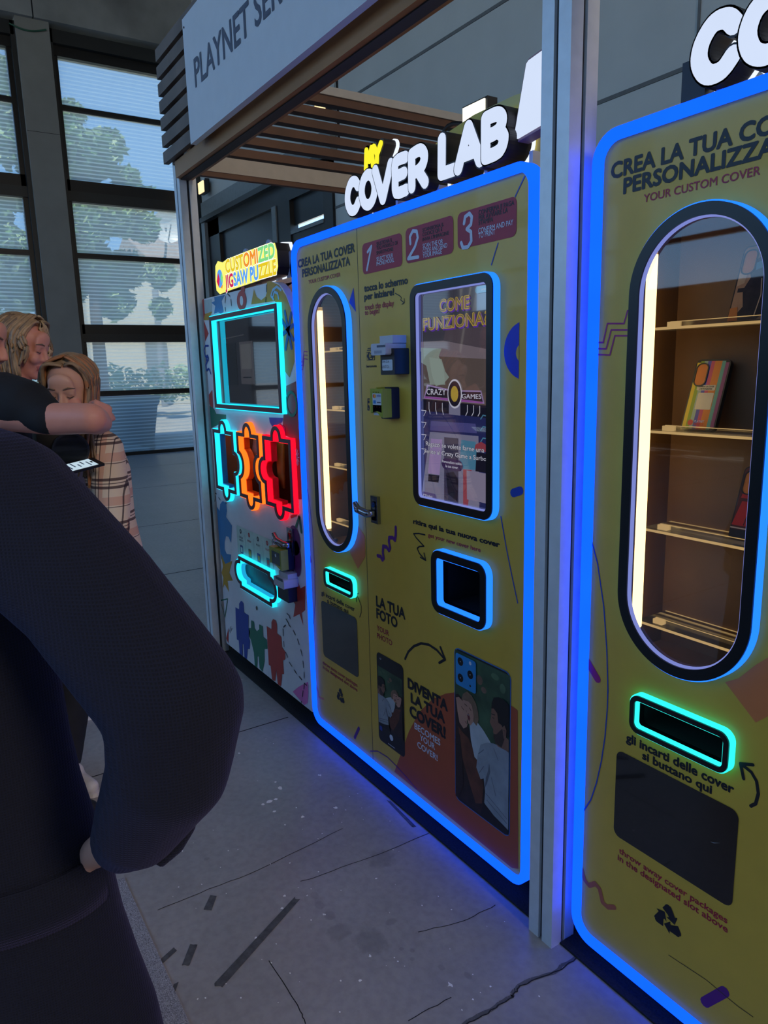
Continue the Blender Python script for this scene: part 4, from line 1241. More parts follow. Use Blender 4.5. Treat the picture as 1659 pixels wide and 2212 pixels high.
# touch screen in its raised lit frame
ro = rrect(*SCR, .035)
scr, _ = ring(root2, ro, 'screen_border', G_RING, G_RINGIN, BLKP, capw=.022, lip=.003, h=.024)


def screen_mat(name, col, k=1.0):
    M_ = mat(name, (4, 4, 6), .06, emit=lin(col), strength=k, coat=1.0, var=0)
    b_ = M_.node_tree.nodes['Principled BSDF']; b_.inputs['Coat IOR'].default_value = 1.9; b_.inputs['Coat Roughness'].default_value = .02
    return M_


D_BG = screen_mat('display_dusk', (52, 50, 60)); D_PINK = screen_mat('display_pink', (98, 88, 96)); D_WOOD = screen_mat('display_wood', (74, 64, 62)); D_DK = screen_mat('display_dark', (20, 20, 34))
D_NAVY = screen_mat('display_navy', (30, 34, 76)); D_LIL = screen_mat('display_lilac', (126, 108, 150)); D_WH = screen_mat('display_white', (168, 168, 184)); D_GREY = screen_mat('display_grey', (100, 100, 124))
D_YEL = screen_mat('display_title', (150, 128, 50)); D_VIO = screen_mat('display_violet', (78, 40, 140)); D_MAG = screen_mat('display_magenta', (120, 60, 130)); D_TEAL = screen_mat('display_teal', (60, 104, 130)); D_RED = screen_mat('display_red', (120, 50, 62)); D_BLK = screen_mat('display_black', (10, 10, 14)); D_PALE = screen_mat('display_pale', (112, 124, 118))
d_ = MB(); ys = YF - .0085
x0s, x1s, z0s, z1s = SCR[0] + .022, SCR[1] - .022, SCR[2] + .022, SCR[3] - .022
d_.prism([(x0s - .003, z0s - .003), (x1s + .003, z0s - .003), (x1s + .003, z1s + .003), (x0s - .003, z1s + .003)], ys, ys + .02, D_BLK)
zs2, zs3 = zoom(860, 380, .205, ys), zoom(860, 780, .205, ys)
clampx = lambda P: [(min(max(a, x0s), x1s), min(max(b, z0s), z1s)) for a, b in P]
d_.flat(clampx(zs2((200, 1240), (970, 1110), (970, 2100), (200, 2100))), ys - .0004, D_BG)
d_.flat(clampx(zs2((230, 1750), (480, 1735), (965, 1830), (960, 2200), (230, 2200))), ys - .0006, D_PINK)
d_.flat(clampx(zs2((480, 1730), (500, 1620), (960, 1580), (965, 1830))), ys - .0006, screen_mat('display_mauve', (66, 58, 66)))
d_.flat(clampx(zs3((240, -60), (960, -20), (950, 600), (240, 480))), ys - .0008, D_WOOD)
d_.flat(clampx(zs2((235, 1810), (460, 1820), (430, 1900), (480, 2010), (500, 2200), (340, 2200), (300, 2000), (235, 1960))), ys - .0010, D_PALE)
d_.flat(clampx(zs3((330, -40), (460, -20), (500, 110), (540, 170), (480, 240), (400, 265), (360, 150))), ys - .0010, D_PALE)
d_.flat(clampx(zs3((215, 420), (955, 470), (955, 1620), (215, 1480))), ys - .0012, D_NAVY)
d_.flat(clampx(zs3((255, 400), (950, 470), (945, 600), (250, 520))), ys - .0014, D_DK)
for xx in (330, 400, 470, 735, 800, 865):
    d_.stroke(clampx(zs3((xx, 430 + (xx - 300) * .08), (xx, 500 + (xx - 300) * .08), (xx + (12 if xx < 500 else -18), 555 + (xx - 300) * .04))), .0012, ys - .0016, D_WH)
d_.flat(clampx(zs3((540, 450), (660, 458), (660, 575), (540, 560))), ys - .0016, D_GREY)
d_.flat(clampx(zs3((350, 630), (820, 660), (835, 760), (340, 730))), ys - .0016, screen_mat('display_arcade', (60, 60, 110)))
d_.flat(clampx(zs3((340, 745), (850, 790), (860, 1580), (230, 1480))), ys - .0014, D_GREY)
d_.flat(clampx(zs3((490, 800), (640, 815), (640, 1560), (490, 1520))), ys - .0016, screen_mat('display_doorway', (46, 44, 66)))
d_.flat(clampx(zs3((350, 815), (470, 825), (440, 1200), (320, 1180))), ys - .0016, D_LIL); d_.flat(clampx(zs3((325, 1190), (440, 1205), (430, 1280), (320, 1265))), ys - .0017, D_DK)
d_.flat(clampx(zs3((670, 830), (820, 850), (860, 1150), (650, 1130))), ys - .0016, D_TEAL)
d_.flat(clampx(zs3((820, 880), (880, 850), (945, 890), (945, 960), (810, 930))), ys - .0017, D_RED); d_.flat(clampx(zs3((830, 960), (950, 980), (950, 1180), (820, 1160))), ys - .0017, D_DK)
d_.flat(clampx(zs3((690, 1140), (780, 1150), (740, 1560), (690, 1540))), ys - .0017, D_RED)
d_.flat(clampx(zs3((510, 1180), (590, 1165), (640, 1250), (630, 1480), (530, 1400))), ys - .0018, D_DK)
for zz in (515, 640, 770, 920):
    d_.stroke(clampx(zs3((235, zz), (300, zz + 8), (275, zz + 60))), .001, ys - .0016, D_WH)
for zz in (570, 690, 810):
    d_.stroke(clampx(zs3((948, zz + 10), (900, zz), (875, zz + 40))), .0016, ys - .0016, D_TEAL)
d_.flat(clampx(zs2((200, 1240), (245, 1240), (245, 2100), (200, 2100))), ys - .0018, screen_mat('display_edge', (44, 48, 104))); d_.flat(clampx(zs3((205, -100), (248, -100), (255, 1480), (220, 1480))), ys - .0018, MATS['display_edge'])
# CRAZY GAMES fascia in the clip, round badge left plain
d_.flat(clampx(zs3((310, 245), (580, 305), (880, 310), (915, 450), (660, 430), (275, 395))), ys - .0020, D_LIL)
d_.flat(clampx(zs3((325, 265), (570, 320), (875, 325), (900, 430), (660, 400), (292, 370))), ys - .0023, D_DK)
d_.flat(clampx(zs3((290, 372), (660, 402), (900, 432), (895, 445), (600, 420), (285, 388))), ys - .0024, D_MAG)
cb__ = zs3((603, 345))[0]; d_.flat(disc(cb__, .031, 28, .039), ys - .0026, D_WH); d_.flat(disc(cb__, .027, 28, .034), ys - .0029, D_DK); d_.flat(disc(cb__, .016, 24, .021), ys - .0031, D_YEL)
Zs3 = zp(860, 780, .205); Zs2 = zp(860, 380, .205)
d_.text('CRAZY', Zs3(308, 345), Zs3(512, 365), Zs3(310, 285), D_WH, ys - .0028, .004, plane=ys); d_.text('GAMES', Zs3(680, 382), Zs3(885, 410), Zs3(682, 335), D_WH, ys - .0028, .004, plane=ys)
for s, a, b, h in (('COME', (440, 1425), (760, 1402), (440, 1300)), ('FUNZIONA?', (268, 1620), (958, 1570), (268, 1500))):
    d_.text(s, Zs2(a[0] + 12, a[1] + 14), Zs2(b[0] + 8, b[1] + 14), Zs2(h[0] + 12, h[1] + 14), D_VIO, ys - .0020, .03, plane=ys)
    d_.text(s, Zs2(*a), Zs2(*b), Zs2(*h), D_YEL, ys - .0026, .03, plane=ys); d_.text(s, Zs2(*a), Zs2(*b), Zs2(*h), screen_mat('display_inlay', (92, 80, 58)), ys - .0030, -.012, plane=ys)
for s, a, b, h in (('Ragazzi se volete farne una', (303, 890), (918, 962), (303, 845)), ('venite al Crazy Game a Surbo', (285, 972), (940, 1045), (285, 930))):
    d_.text(s, Zs3(*a), Zs3(*b), Zs3(*h), D_BLK, ys - .0030, .03, plane=ys); d_.text(s, Zs3(*a), Zs3(*b), Zs3(*h), D_WH, ys - .0034, .004, plane=ys)
q = zs3((462, 1020), (690, 1050), (695, 1165), (470, 1135)); d_.flat(rrect((q[0][0] + q[3][0]) / 2, (q[1][0] + q[2][0]) / 2, (q[2][1] + q[3][1]) / 2, (q[0][1] + q[1][1]) / 2, .018), ys - .0030, screen_mat('display_pill', (40, 26, 66)))
d_.text('Personalizza subito', Zs3(475, 1068), Zs3(682, 1095), Zs3(475, 1042), D_WH, ys - .0034, .006, plane=ys); d_.text('la tua cover', Zs3(510, 1118), Zs3(640, 1133), Zs3(510, 1092), D_WH, ys - .0034, .006, plane=ys)
d_.flat(clampx(zs3((730, 1150), (940, 1185), (940, 1500), (735, 1455))), ys - .0030, screen_mat('display_plain_card', (112, 106, 128)))
q = zs3((255, 1370), (412, 1400), (412, 1480), (260, 1450)); d_.flat(rrect(q[0][0], q[1][0], (q[2][1] + q[3][1]) / 2, (q[0][1] + q[1][1]) / 2, .01), ys - .0030, screen_mat('display_pill2', (66, 60, 104)))
d_.text('Feedback', Zs3(308, 1428), Zs3(372, 1438), Zs3(308, 1405), D_WH, ys - .0034, .0, plane=ys); d_.stroke(zs3((278, 1400), (300, 1405), (298, 1428), (276, 1424)), .0008, ys - .0034, D_WH, closed=True)
q = zs2((820, 1175), (968, 1145), (968, 1220), (830, 1240)); d_.flat(rrect(q[0][0], q[1][0], (q[2][1] + q[3][1]) / 2, (q[0][1] + q[1][1]) / 2, .009), ys - .0030, D_TEAL)
d_.text('Language', Zs2(888, 1205), Zs2(960, 1192), Zs2(888, 1185), D_WH, ys - .0034, .0, plane=ys)
d_.build('display', scr)
# collecting box
ring(root2, rrect(*PICK, .035), 'pickup_border', G_RING, G_RING, BLKP, capw=.022, lip=.003, h=.024, deep=.022)
box_inside(root2, rrect(PICK[0] + .025, PICK[1] - .025, PICK[2] + .025, PICK[3] - .025, .02), .20, VOID, 'pickup_box')
handle(root2, -1.978, .998)
# banknote reader
CREAM = mat('pale_plastic', (186, 188, 200), .4, var=.03); GRAPH = mat('graphite_plastic', (26, 28, 34), .45, var=.08)
yb = 1.19
za = zoom(740, 690, .113, yb)
q = za((680, 700), (945, 690), (955, 1058), (682, 1062)); k = MB(); k.prism(rrect(q[0][0], q[1][0], q[3][1], q[0][1] + .02, .004), yb + .008, YF, GRAPH); br = k.build('banknote_reader', root2)
w = za((605, 470), (885, 455), (890, 690), (610, 690)); k = MB()
k.prism(rrect(w[0][0], w[1][0], w[3][1], w[0][1], .006), yb - .012, YF, CREAM); k.box(w[0][0] + .012, w[1][0] + .002, yb + .012, YF, w[0][1], w[0][1] + .022, CREAM)
sl_ = za((720, 495), (885, 470), (885, 510), (722, 538)); k.flat([(sl_[0][0], sl_[3][1]), (sl_[1][0], sl_[3][1]), (sl_[1][0], sl_[0][1]), (sl_[0][0], sl_[0][1])], yb - .0125, mat('slot_grey', (72, 78, 96), .5))
sl_ = za((670, 600), (815, 585), (815, 640), (672, 655)); k.flat([(sl_[0][0], sl_[3][1]), (sl_[1][0], sl_[3][1]), (sl_[1][0], sl_[0][1]), (sl_[0][0], sl_[0][1])], yb - .0125, mat('plastic_grey', (146, 150, 168), .5))
k.build('bezel', br)
s4 = za((715, 775), (910, 768), (912, 975), (718, 980)); k = MB(); k.prism(rrect(s4[0][0], s4[1][0], s4[3][1], s4[0][1], .004), yb + .0072, yb + .0082, mat('sticker_white', (196, 204, 214), .5))
Za = zp(740, 690, .113)
k.text('NON DA', Za(728, 835), Za(892, 830), Za(728, 790), INK, yb + .0068, .0, plane=yb + .007); k.text('RESTO', Za(740, 932), Za(885, 930), Za(740, 882), INK, yb + .0068, .0, plane=yb + .007); k.build('sticker', br)


def card_reader(root, x0, x1, z0, z1, full=True):
    LIME = mat('lime_plastic', (150, 156, 46), .4, var=.04); NAVY = mat('navy_plastic', (16, 22, 52), .4, var=.04)
    w_, h_ = x1 - x0, z1 - z0
    k = MB(); k.prism(rrect(x0 + .012, x1 - .002, z0 - .006, z1 + .004, .006), YF - .032, YF, NAVY); t = k.build('card_reader', root)
    k = MB(); k.prism([(x0, z0 + .012), (x0 + w_ * .25, z0 + .018), (x0 + w_ * .5, z0 + .016), (x0 + w_ * .8, z0 + .004), (x1, z0), (x1, z1), (x0 + w_ * .58, z1), (x0 + w_ * .5, z1 + .004), (x0 + w_ * .42, z1), (x0, z1)], YF - .062, YF - .030, LIME)
    f_ = k.build('face', t); y = YF - .0625
    k = MB()
    for i in range(4): k.flat(disc((x0 + w_ * (.28 + .14 * i), z1 - .010), .0017, 10), y, BLKG)
    xa, xb = x0 + w_ * .2, x1 - w_ * .1
    zt, zm, zb = z1 - h_ * .16, z1 - h_ * .56, z1 - h_ * .82
    if full:
        k.flat([(xa, zm), (xb, zm), (xb, zt), (xa, zt)], y, mat('sticker_white', (196, 204, 214), .5))
        rr = w_ * .085
        k.flat(disc((xa + w_ * .12, zt - h_ * .09), rr), y - .0004, mat('logo_red', (210, 52, 36), .5)); k.flat(disc((xa + w_ * .21, zt - h_ * .09), rr), y - .0008, mat('logo_orange', (232, 150, 44), .5))
        k.text_at('VISA', xa + w_ * .36, xb - .003, zt - h_ * .115, .0062, mat('logo_blue', (40, 58, 150), .5), y - .0004, .014, .25)
        k.flat([(xa + .004, zm + .004), (xa + w_ * .27, zm + .004), (xa + w_ * .27, zm + h_ * .16), (xa + .004, zm + h_ * .16)], y - .0004, mat('logo_sky', (44, 122, 196), .5)); k.stroke([(xa + w_ * .37, zm + h_ * .09), (xb - .004, zm + h_ * .09)], .0016, y - .0004, MATS['slot_grey'])
    k.flat([(xa, zb), ((xa + xb) / 2, zb + .004), (xb, zb), (xb, zm if full else zt), (xa, zm if full else zt)], y, BLKG)
    if full:
        for i in range(3): k.flat(disc((xa + w_ * (.12 + .22 * i), zm - .006), .0012, 8), y - .0004, CRIM)
    else:
        k.flat(disc(((xa + xb) / 2, (zt + zb) / 2 + .012), .007), y - .0004, WPR)
    k.build('reader_screen', f_)
    k = MB(); k.box(x0 + .006, x0 + w_ * .5, YF - .055, YF - .034, z0 + .006, z0 + .017, CREAM); k.build('card_slot', t)
    return t


yc_ = YF - .062
c4 = zoom(740, 690, .113, yc_)((525, 1330), (760, 1325), (780, 1890), (530, 1860))
card_reader(root2, c4[0][0], c4[1][0], (c4[2][1] + c4[3][1]) / 2, (c4[0][1] + c4[1][1]) / 2)
lab_sign(root2, 0)
p_ = onY(1036, 248, 1.62)
t = thing('flood_lamp', (p_[0], 1.62, 1.902), 'bright white flood lamp on a stalk behind the gold board of the middle sign', 'lamp')
k = MB(); k.box(p_[0] - .06, p_[0] + .06, 1.60, 1.64, p_[2] - .04, p_[2] + .035, GRAPH); k.box(p_[0] - .012, p_[0] + .012, 1.61, 1.635, 1.902, p_[2] - .035, GRAPH); k.build('housing', t)
k = MB(); k.box(p_[0] - .052, p_[0] + .052, 1.594, 1.599, p_[2] - .034, p_[2] + .029, glow('flood_white', (1.0, .96, .84), 1.3)); k.build('diffuser', t)
k = MB(); k.tube(smoothed([(p_[0] - .06, 1.62, p_[2] - .01), (p_[0] - .16, 1.62, p_[2] + .01), (p_[0] - .24, 1.63, p_[2] - .05), (p_[0] - .30, 1.64, p_[2] - .16), (p_[0] - .30, 1.66, 1.91)], 4), .007, GRAPH, 6); k.build('lead', t, smooth=True)

# ---------------------------------------------------------------- right-hand machine (cut by the frame)
B0 = zoom(1150, 0, .3068); B1 = zoom(1220, 380, .2646); B2 = zoom(1220, 940, .2646); B3 = zoom(1220, 1460, .2646); B4 = zoom(1120, 1780, .325)


def draw_right(f, y):
    f.flat(B3((1310, 50), (1560, 380), (1659, 330), (1760, 250), (1660, -150), (1560, -90), (1420, 20)), y, SALM)
    for k_ in (((245, 1360), (315, 1360), (350, 1205), (485, 1205), (515, 1100)), ((245, 1410), (340, 1412), (380, 1258), (510, 1258)), ((245, 1458), (370, 1462), (410, 1305), (510, 1305))):
        f.stroke(B1(*k_), .0017, y, MAGE)
    f.stroke(B2((175, 1830), (268, 1990)), .0095, y, MAGE)
    f.stroke(B2((200, 780), (270, 1050), (320, 1400), (345, 1750), (355, 2100)) + B3((354, 100), (350, 260), (330, 500), (300, 700), (262, 870), (215, 1010), (150, 1110)), .0016, y, DBLU)
    f.stroke(B4((415, 280), (440, 370), (470, 408), (510, 395), (540, 430), (560, 520), (592, 550), (638, 552)), .006, y, mat('rust_print', (176, 92, 62), .45))
    f.stroke(B4((1240, 1185), (1372, 1112)), .0105, y, PURP)
    Z0, Z3, Z4 = zp(1150, 0, .3068), zp(1220, 1460, .2646), zp(1120, 1780, .325)
    f.text('CREA LA TUA COVER', Z0(553, 1255), Z0(1412, 1022), Z0(550, 1152), INK, y, .030, sub='CREA LA TUA')
    f.text('PERSONALIZZATA', Z0(640, 1364), Z0(1590, 1120), Z0(637, 1262), INK, y, .030, sub='PERSONALIZZ')
    f.text('YOUR CUSTOM COVER', Z0(785, 1427), Z0(1606, 1228), Z0(782, 1374), CRIM, y, .012)
    f.text('gli incarti delle cover', Z3(500, 546), Z3(1383, 945), Z3(500, 480), INK, y, .030); f.text('si buttano qui', Z3(632, 684), Z3(1203, 953), Z3(632, 622), INK, y, .030)
    f.text('throw away cover packages', Z4(668, 200), Z4(1390, 650), Z4(668, 164), CRIM, y, .016); f.text('in the designated slot above', Z4(660, 246), Z4(1392, 712), Z4(660, 208), CRIM, y, .016)
    recycle(f, pl(1443, 1987), .046, INK, y)
    arrow(f, B3((1520, 1062), (1560, 1042), (1582, 960), (1568, 860), (1525, 785), (1440, 717)), B3((1538, 724), (1437, 716), (1462, 838)), .0033, INK, y)
    f.flat(B3((1190, 1350), (1220, 1365), (1275, 1362), (1225, 1358)), y - .0008, mat('scratch', (120, 122, 128), .5))
    f.stroke(B4((1000, 870), (1250, 1035), (1460, 1210), (1560, 1280)), .0009, y - .0002, mat('scuff', (70, 58, 22), .6))


root3 = cover_machine('yellow vending machine cut by the right picture edge, with phone cases in its oval window', -1.096, .180, .05, 1.900,
                      (-.986, -.690, .827, 1.7245), (-.946, -.718, .664, .750), (-.990, -.698, .378, .592), -.600, draw_right,
                      holes=((rrect(SCR[0] + 1.452, SCR[1] + 1.452, SCR[2], SCR[3], .035), .024), (rrect(PICK[0] + 1.452, PICK[1] + 1.452, PICK[2], PICK[3], .035), .024)))
ro3 = rrect(SCR[0] + 1.452, SCR[1] + 1.452, SCR[2], SCR[3], .035)
scr3, _ = ring(root3, ro3, 'screen_border', G_RING, G_RINGIN, BLKP)
k = MB(); k.prism(offset(ro3, -.0235), YF - .0085, YF + .012, D_BG); k.build('display', scr3)
pk3 = rrect(PICK[0] + 1.452, PICK[1] + 1.452, PICK[2], PICK[3], .035)
ring(root3, pk3, 'pickup_border', G_RING, G_RING, BLKP, deep=.022); box_inside(root3, offset(pk3, -.026), .20, VOID, 'pickup_box'); handle(root3, -.526, .998)
lab_sign(root3, 1.256)
k = MB(); k.box(-.95, -.90, 1.31, 1.34, 1.89, 2.0, GRAPH); k.build('sign_foot', root3)

# phone cases standing in the right-hand machine
def phone_case(label, xl, zb, yb, face, cut='orange', w=.075, h=.147, lean=18, roll=0.0):
    t = thing('phone_case', (xl + w / 2, yb, zb), label, 'phone case', 'phone cases on the acrylic shelves')
    R = Matrix.Rotation(math.radians(-lean), 3, 'X') @ Matrix.Rotation(math.radians(roll), 3, 'Y')

    def place(o):
        for v in o.data.vertices:
            v.co = R @ v.co
    base = Vector((xl + w / 2, yb, zb))
    O = lambda P: [(a + base.x, b + base.z) for a, b in P]
    r = rrect(-w / 2, w / 2, .001, h, .011, 6)
    k = MB(); k.prism(O(r), yb, yb + .010, CARD); a = k.build('shell', t); place(a)
    k = MB(); face(k, O, yb - .0004, w, h, offset(r, -.0025)); b = k.build('printed_back', t); place(b)
    k = MB()
    cam_ = rrect(-w / 2 + .004, -w / 2 + .032, h - .056, h - .008, .012, 6)
    k.prism(O(cam_), yb - .0022, yb - .0008, CARD, holes=[O(offset(cam_, -.0024))]); k.flat(O(offset(cam_, -.0022)), yb - .0012, mat('case_cutout_orange', (226, 128, 44), .5)); c = k.build('camera_cutout', t); place(c)
    return t


def stripes(k, O, y, w, h, r):
    cols = [(228, 196, 40), (150, 170, 36), (168, 186, 150), (96, 88, 160), (214, 84, 98), (232, 134, 38), (232, 134, 38), (110, 170, 140), (150, 78, 110)]
    xa = -w / 2 + .003; st = (w - .006) / len(cols)
    for i, c in enumerate(cols):
        a, b = xa + i * st, xa + (i + 1) * st
        e = .007 if i in (0, len(cols) - 1) else .004
        k.flat(O([(a, e), (b, e), (b, h - e), (a, h - e)]), y, mat('stripe_%d' % i, c, .45, var=.03))
    k.flat(O(rrect(-.022, .018, .083, .094, .002)), y - .0004, mat('cream_print', (232, 214, 170), .5))
    k.text_at('GUARDA LA COVER', *[v + (k.off.x) for v in (O([(-.019, 0)])[0][0], O([(.015, 0)])[0][0])], O([(0, .0892)])[0][1], .003, INK, y - .0008, .01)
    k.text_at('LAB IN AZIONE!', O([(-.016, 0)])[0][0], O([(.012, 0)])[0][0], O([(0, .0845)])[0][1], .003, INK, y - .0008, .01)
    k.flat(O(rrect(-.016, .018, .044, .078, .002)), y - .0004, MATS['cream_print'])
    k.flat(O(disc((-.018, .017), .006, 18)), y - .0004, mat('logo_coral', (226, 88, 60), .5))
    k.text_at('PLAYNET', O([(-.009, 0)])[0][0], O([(.012, 0)])[0][0], O([(0, .0175)])[0][1], .0045, WPR, y - .0008, .01)
    k.text_at('SERVICE', O([(-.009, 0)])[0][0], O([(.012, 0)])[0][0], O([(0, .0115)])[0][1], .0045, MATS['logo_coral'], y - .0008, .01)


def street_print(k, O, y, w, h, r):
    k.flat(O(r), y, mat('case_tan', (196, 142, 96), .45, var=.12, scale=40)); dk = mat('case_umber', (44, 32, 30), .45, var=.5, scale=60)
    k.flat(O([(-.030, .004), (-.012, .030), (-.020, .062), (-.010, .085), (-.02, .11), (.004, .125), (.033, .128), (.035, .02), (.02, .004)]), y - .0003, dk)
    k.flat(O([(-.036, .003), (-.016, .003), (-.022, .03), (-.036, .028)]), y - .0006, mat('case_cutout_orange', (226, 128, 44), .5))
    k.flat(O([(-.004, .098), (.014, .103), (.012, .117), (-.006, .112)]), y - .0006, mat('case_teal', (90, 150, 156), .4)); k.flat(O([(.018, .10), (.03, .104), (.03, .118), (.018, .114)]), y - .0006, MATS['case_teal'])
    k.flat(O([(-.034, .07), (-.020, .075), (-.018, .1), (-.034, .095)]), y - .0006, mat('case_sand', (222, 178, 128), .5)); k.flat(O([(-.03, .058), (-.012, .058), (-.012, .066), (-.03, .066)]), y - .0006, dk)
    k.stroke(O([(.014, .01), (.018, .05), (.012, .08)]), .001, y - .0006, MATS['case_sand'])


def red_print(k, O, y, w, h, r):
    rd = mat('case_red', (206, 34, 30), .45, var=.08); k.flat(O(r), y, mat('case_maroon', (92, 26, 26), .45, var=.15))
    k.flat(O([(-.036, .03), (.036, .03), (.036, .078), (-.026, .078)]), y - .0003, rd); k.flat(O([(-.030, .084), (.036, .084), (.036, .098), (-.028, .098)]), y - .0003, rd)
    k.flat(O([(-.02, .10), (.0, .10), (.02, .14), (-.012, .147)]), y - .0003, rd); k.flat(O([(-.028, .099), (.036, .099), (.036, .104), (-.028, .104)]), y - .0005, mat('case_cream', (232, 204, 170), .5))
    k.flat(O([(-.036, .004), (.03, .004), (.036, .022), (-.036, .022)]), y - .0004, mat('case_coal', (34, 26, 28), .4)); k.stroke(O([(-.036, .025), (.036, .025)]), .0012, y - .0006, MATS['case_cream'])
    k.stroke(O([(-.012, .032), (-.006, .076)]), .0008, y - .0006, MATS['case_coal'])


yb_ = 1.312
p2 = onY(1469, 920, yb_); phone_case('rainbow striped phone case leaning on the second shelf', p2[0], 1.3116, yb_, stripes)
p1 = onY(1569, 688, yb_); phone_case('phone case with a tan and dark photo print on the top shelf', p1[0], 1.5166, yb_, street_print)
p3 = onY(1571, 1160, yb_); phone_case('red printed phone case half hidden at the right of the third shelf', p3[0], 1.1056, yb_, red_print)

# ---------------------------------------------------------------- left machine: white puzzle machine
F6, F7, F8, F9 = zoom(420, 500, .1808), zoom(420, 860, .1989), zoom(420, 1250, .205), zoom(480, 1100, .1145)
PW = mat('puzzle_white', (226, 220, 220), .45, var=.03); PRED = mat('puzzle_red', (186, 58, 50), .45, var=.04); PMUS = mat('puzzle_mustard', (196, 148, 44), .45, var=.04); PSKY = mat('puzzle_sky', (46, 124, 176), .45, var=.04)
PGRN = mat('puzzle_green', (26, 112, 84), .45, var=.04); PNAV = mat('puzzle_navy', (28, 62, 150), .45, var=.04); PPUR = mat('puzzle_plum', (98, 30, 98), .45, var=.04); PDRED = mat('puzzle_dark_red', (150, 40, 48), .45, var=.04); PPINK = mat('puzzle_pink', (226, 116, 178), .45, var=.04)
PLB = mat('puzzle_light_blue', (156, 196, 222), .45, var=.04); PVIO = mat('puzzle_violet', (74, 62, 160), .45, var=.04); PPEACH = mat('puzzle_peach', (222, 142, 96), .45, var=.04)
X0, X1, Z0_, Z1_ = -3.488, -2.503, .062, 1.795
root1 = thing('vending_machine', ((X0 + X1) / 2, 1.6, 0), 'white puzzle vending machine with colourful prints and cyan, orange and red puzzle-shaped windows', 'vending machine')


def puzzle(x0, x1, z0, z1, l, r, tr=.047, sr=.058, top=True):
    xm, zm = (x0 + x1) / 2, (z0 + z1) / 2; P = []
    arc = lambda cx, cz, R_, a0, a1, n=14: [(cx + R_ * math.cos(math.radians(a0 + (a1 - a0) * i / n)), cz + R_ * math.sin(math.radians(a0 + (a1 - a0) * i / n))) for i in range(n + 1)]
    P += [(x0, z0)] + (arc(xm, z0, tr, 180, 360) if top else []) + [(x1, z0)]
    if r == 1: P += arc(x1, zm, sr, -90, 90)
    if r == -1: P += arc(x1, zm, sr, 270, 90)
    P += [(x1, z1)] + (arc(xm, z1, tr, 0, 180) if top else []) + [(x0, z1)]
    if l == 1: P += arc(x0, zm, sr, 90, 270)
    if l == -1: P += arc(x0, zm, sr, 90, -90)
    return P


def fwd(P):
    """readings taken on the panel plane, moved to the plane of the raised caps"""
    return [(a * .982, 1.45 + (b - 1.45) * .982) for a, b in P]


W1 = fwd(puzzle(-3.472, -3.212, .885, 1.180, 0, 1)); W2 = fwd(puzzle(-3.166, -2.920, .885, 1.182, -1, -1, sr=.052)); W3 = fwd(puzzle(-2.874, -2.606, .888, 1.184, 1, 0))
SC1 = fwd([(-3.412, 1.285), (-2.668, 1.285), (-2.668, 1.708), (-3.412, 1.708)])
TRAY = fwd(puzzle(-3.235, -2.872, .425, .585, 1, 1, sr=.060, top=False))
plate = [(X0, Z0_), (X1 - .02, Z0_), (X1, Z0_ + .02), (X1, 1.52)] + [(X1 - .19 + .19 * math.cos(math.radians(a)), 1.52 + .27 * math.sin(math.radians(a))) for a in range(10, 91, 10)] + [(X0 + .012, Z1_), (X0, Z1_ - .012)]
f = MB(); y = YF
f.prism(plate, y, y + .03, PW, holes=[offset(SC1, -.020)] + [offset(w_, -.0185) for w_ in (W1, W2, W3, TRAY)])
y -= .0006
cl = lambda P: [(min(max(a, X0 + .002), X1 - .002), max(b, Z0_ + .002)) for a, b in P]
for M_, P in ((PRED, F6((85, 820), (115, 805), (130, 985), (105, 1060), (172, 1220), (110, 1320))), (PMUS, F6((130, 985), (215, 955), (170, 1060), (102, 1062))), (mat('puzzle_label', (178, 190, 184), .5), F6((116, 822), (205, 805), (207, 955), (126, 982))),
              (PSKY, F6((238, 785), (368, 757), (325, 830), (350, 960), (318, 985), (285, 965), (235, 985), (250, 890), (205, 850), (243, 832))),
              (PMUS, F6((680, 870), (712, 688), (745, 780), (800, 822), (850, 780), (870, 720), (868, 600), (900, 590), (1010, 640), (1090, 760), (1150, 920), (1190, 1150), (1196, 1560), (1138, 1745), (1060, 1640), (985, 1640), (960, 860), (970, 830), (680, 872))),
              (PDRED, F6((1100, 1845), (1215, 1790), (1240, 2230), (1080, 2230))), (PDRED, F7((985, 0), (1125, 0), (1165, 1100), (1110, 1095), (1095, 450), (985, 405), (960, 300))), (PRED, F6((160, 1950), (215, 1890), (228, 2170), (172, 2060))),
              (PGRN, F7((150, 80), (215, 115), (240, 170), (345, 180), (345, 250), (300, 270), (180, 325))), (PVIO, F7((812, 210), (965, 214), (955, 262), (880, 300), (848, 312), (820, 262))),
              (PSKY, F7((215, 1165), (275, 1225), (282, 1150), (310, 1115), (345, 1140), (355, 1225), (345, 1290), (410, 1385), (400, 1570), (372, 1505), (345, 1500), (330, 1560), (330, 1640), (352, 1690), (400, 1700), (382, 1865), (290, 1740), (245, 1500), (225, 1300))),
              (PMUS, F7((290, 1688), (338, 1800), (412, 1768), (380, 1895), (420, 1982), (362, 1985), (378, 2105), (330, 2020), (298, 2062), (316, 1950), (270, 1880), (312, 1828))),
              (PRED, F8((1035, 0), (1080, 100), (1092, 20), (1120, 102), (1170, 75), (1168, 330), (1132, 362), (1150, 492), (1110, 372), (1045, 405), (1065, 272), (1003, 165), (1060, 170))),
              (PRED, F8((300, 598), (362, 518), (360, 682))), (PPINK, F8((1038, 1190), (1100, 1140), (1200, 1085), (1203, 1200), (1195, 1310), (1160, 1332)))):
    f.flat(cl(P), y, M_); y -= .00005
y -= .0004
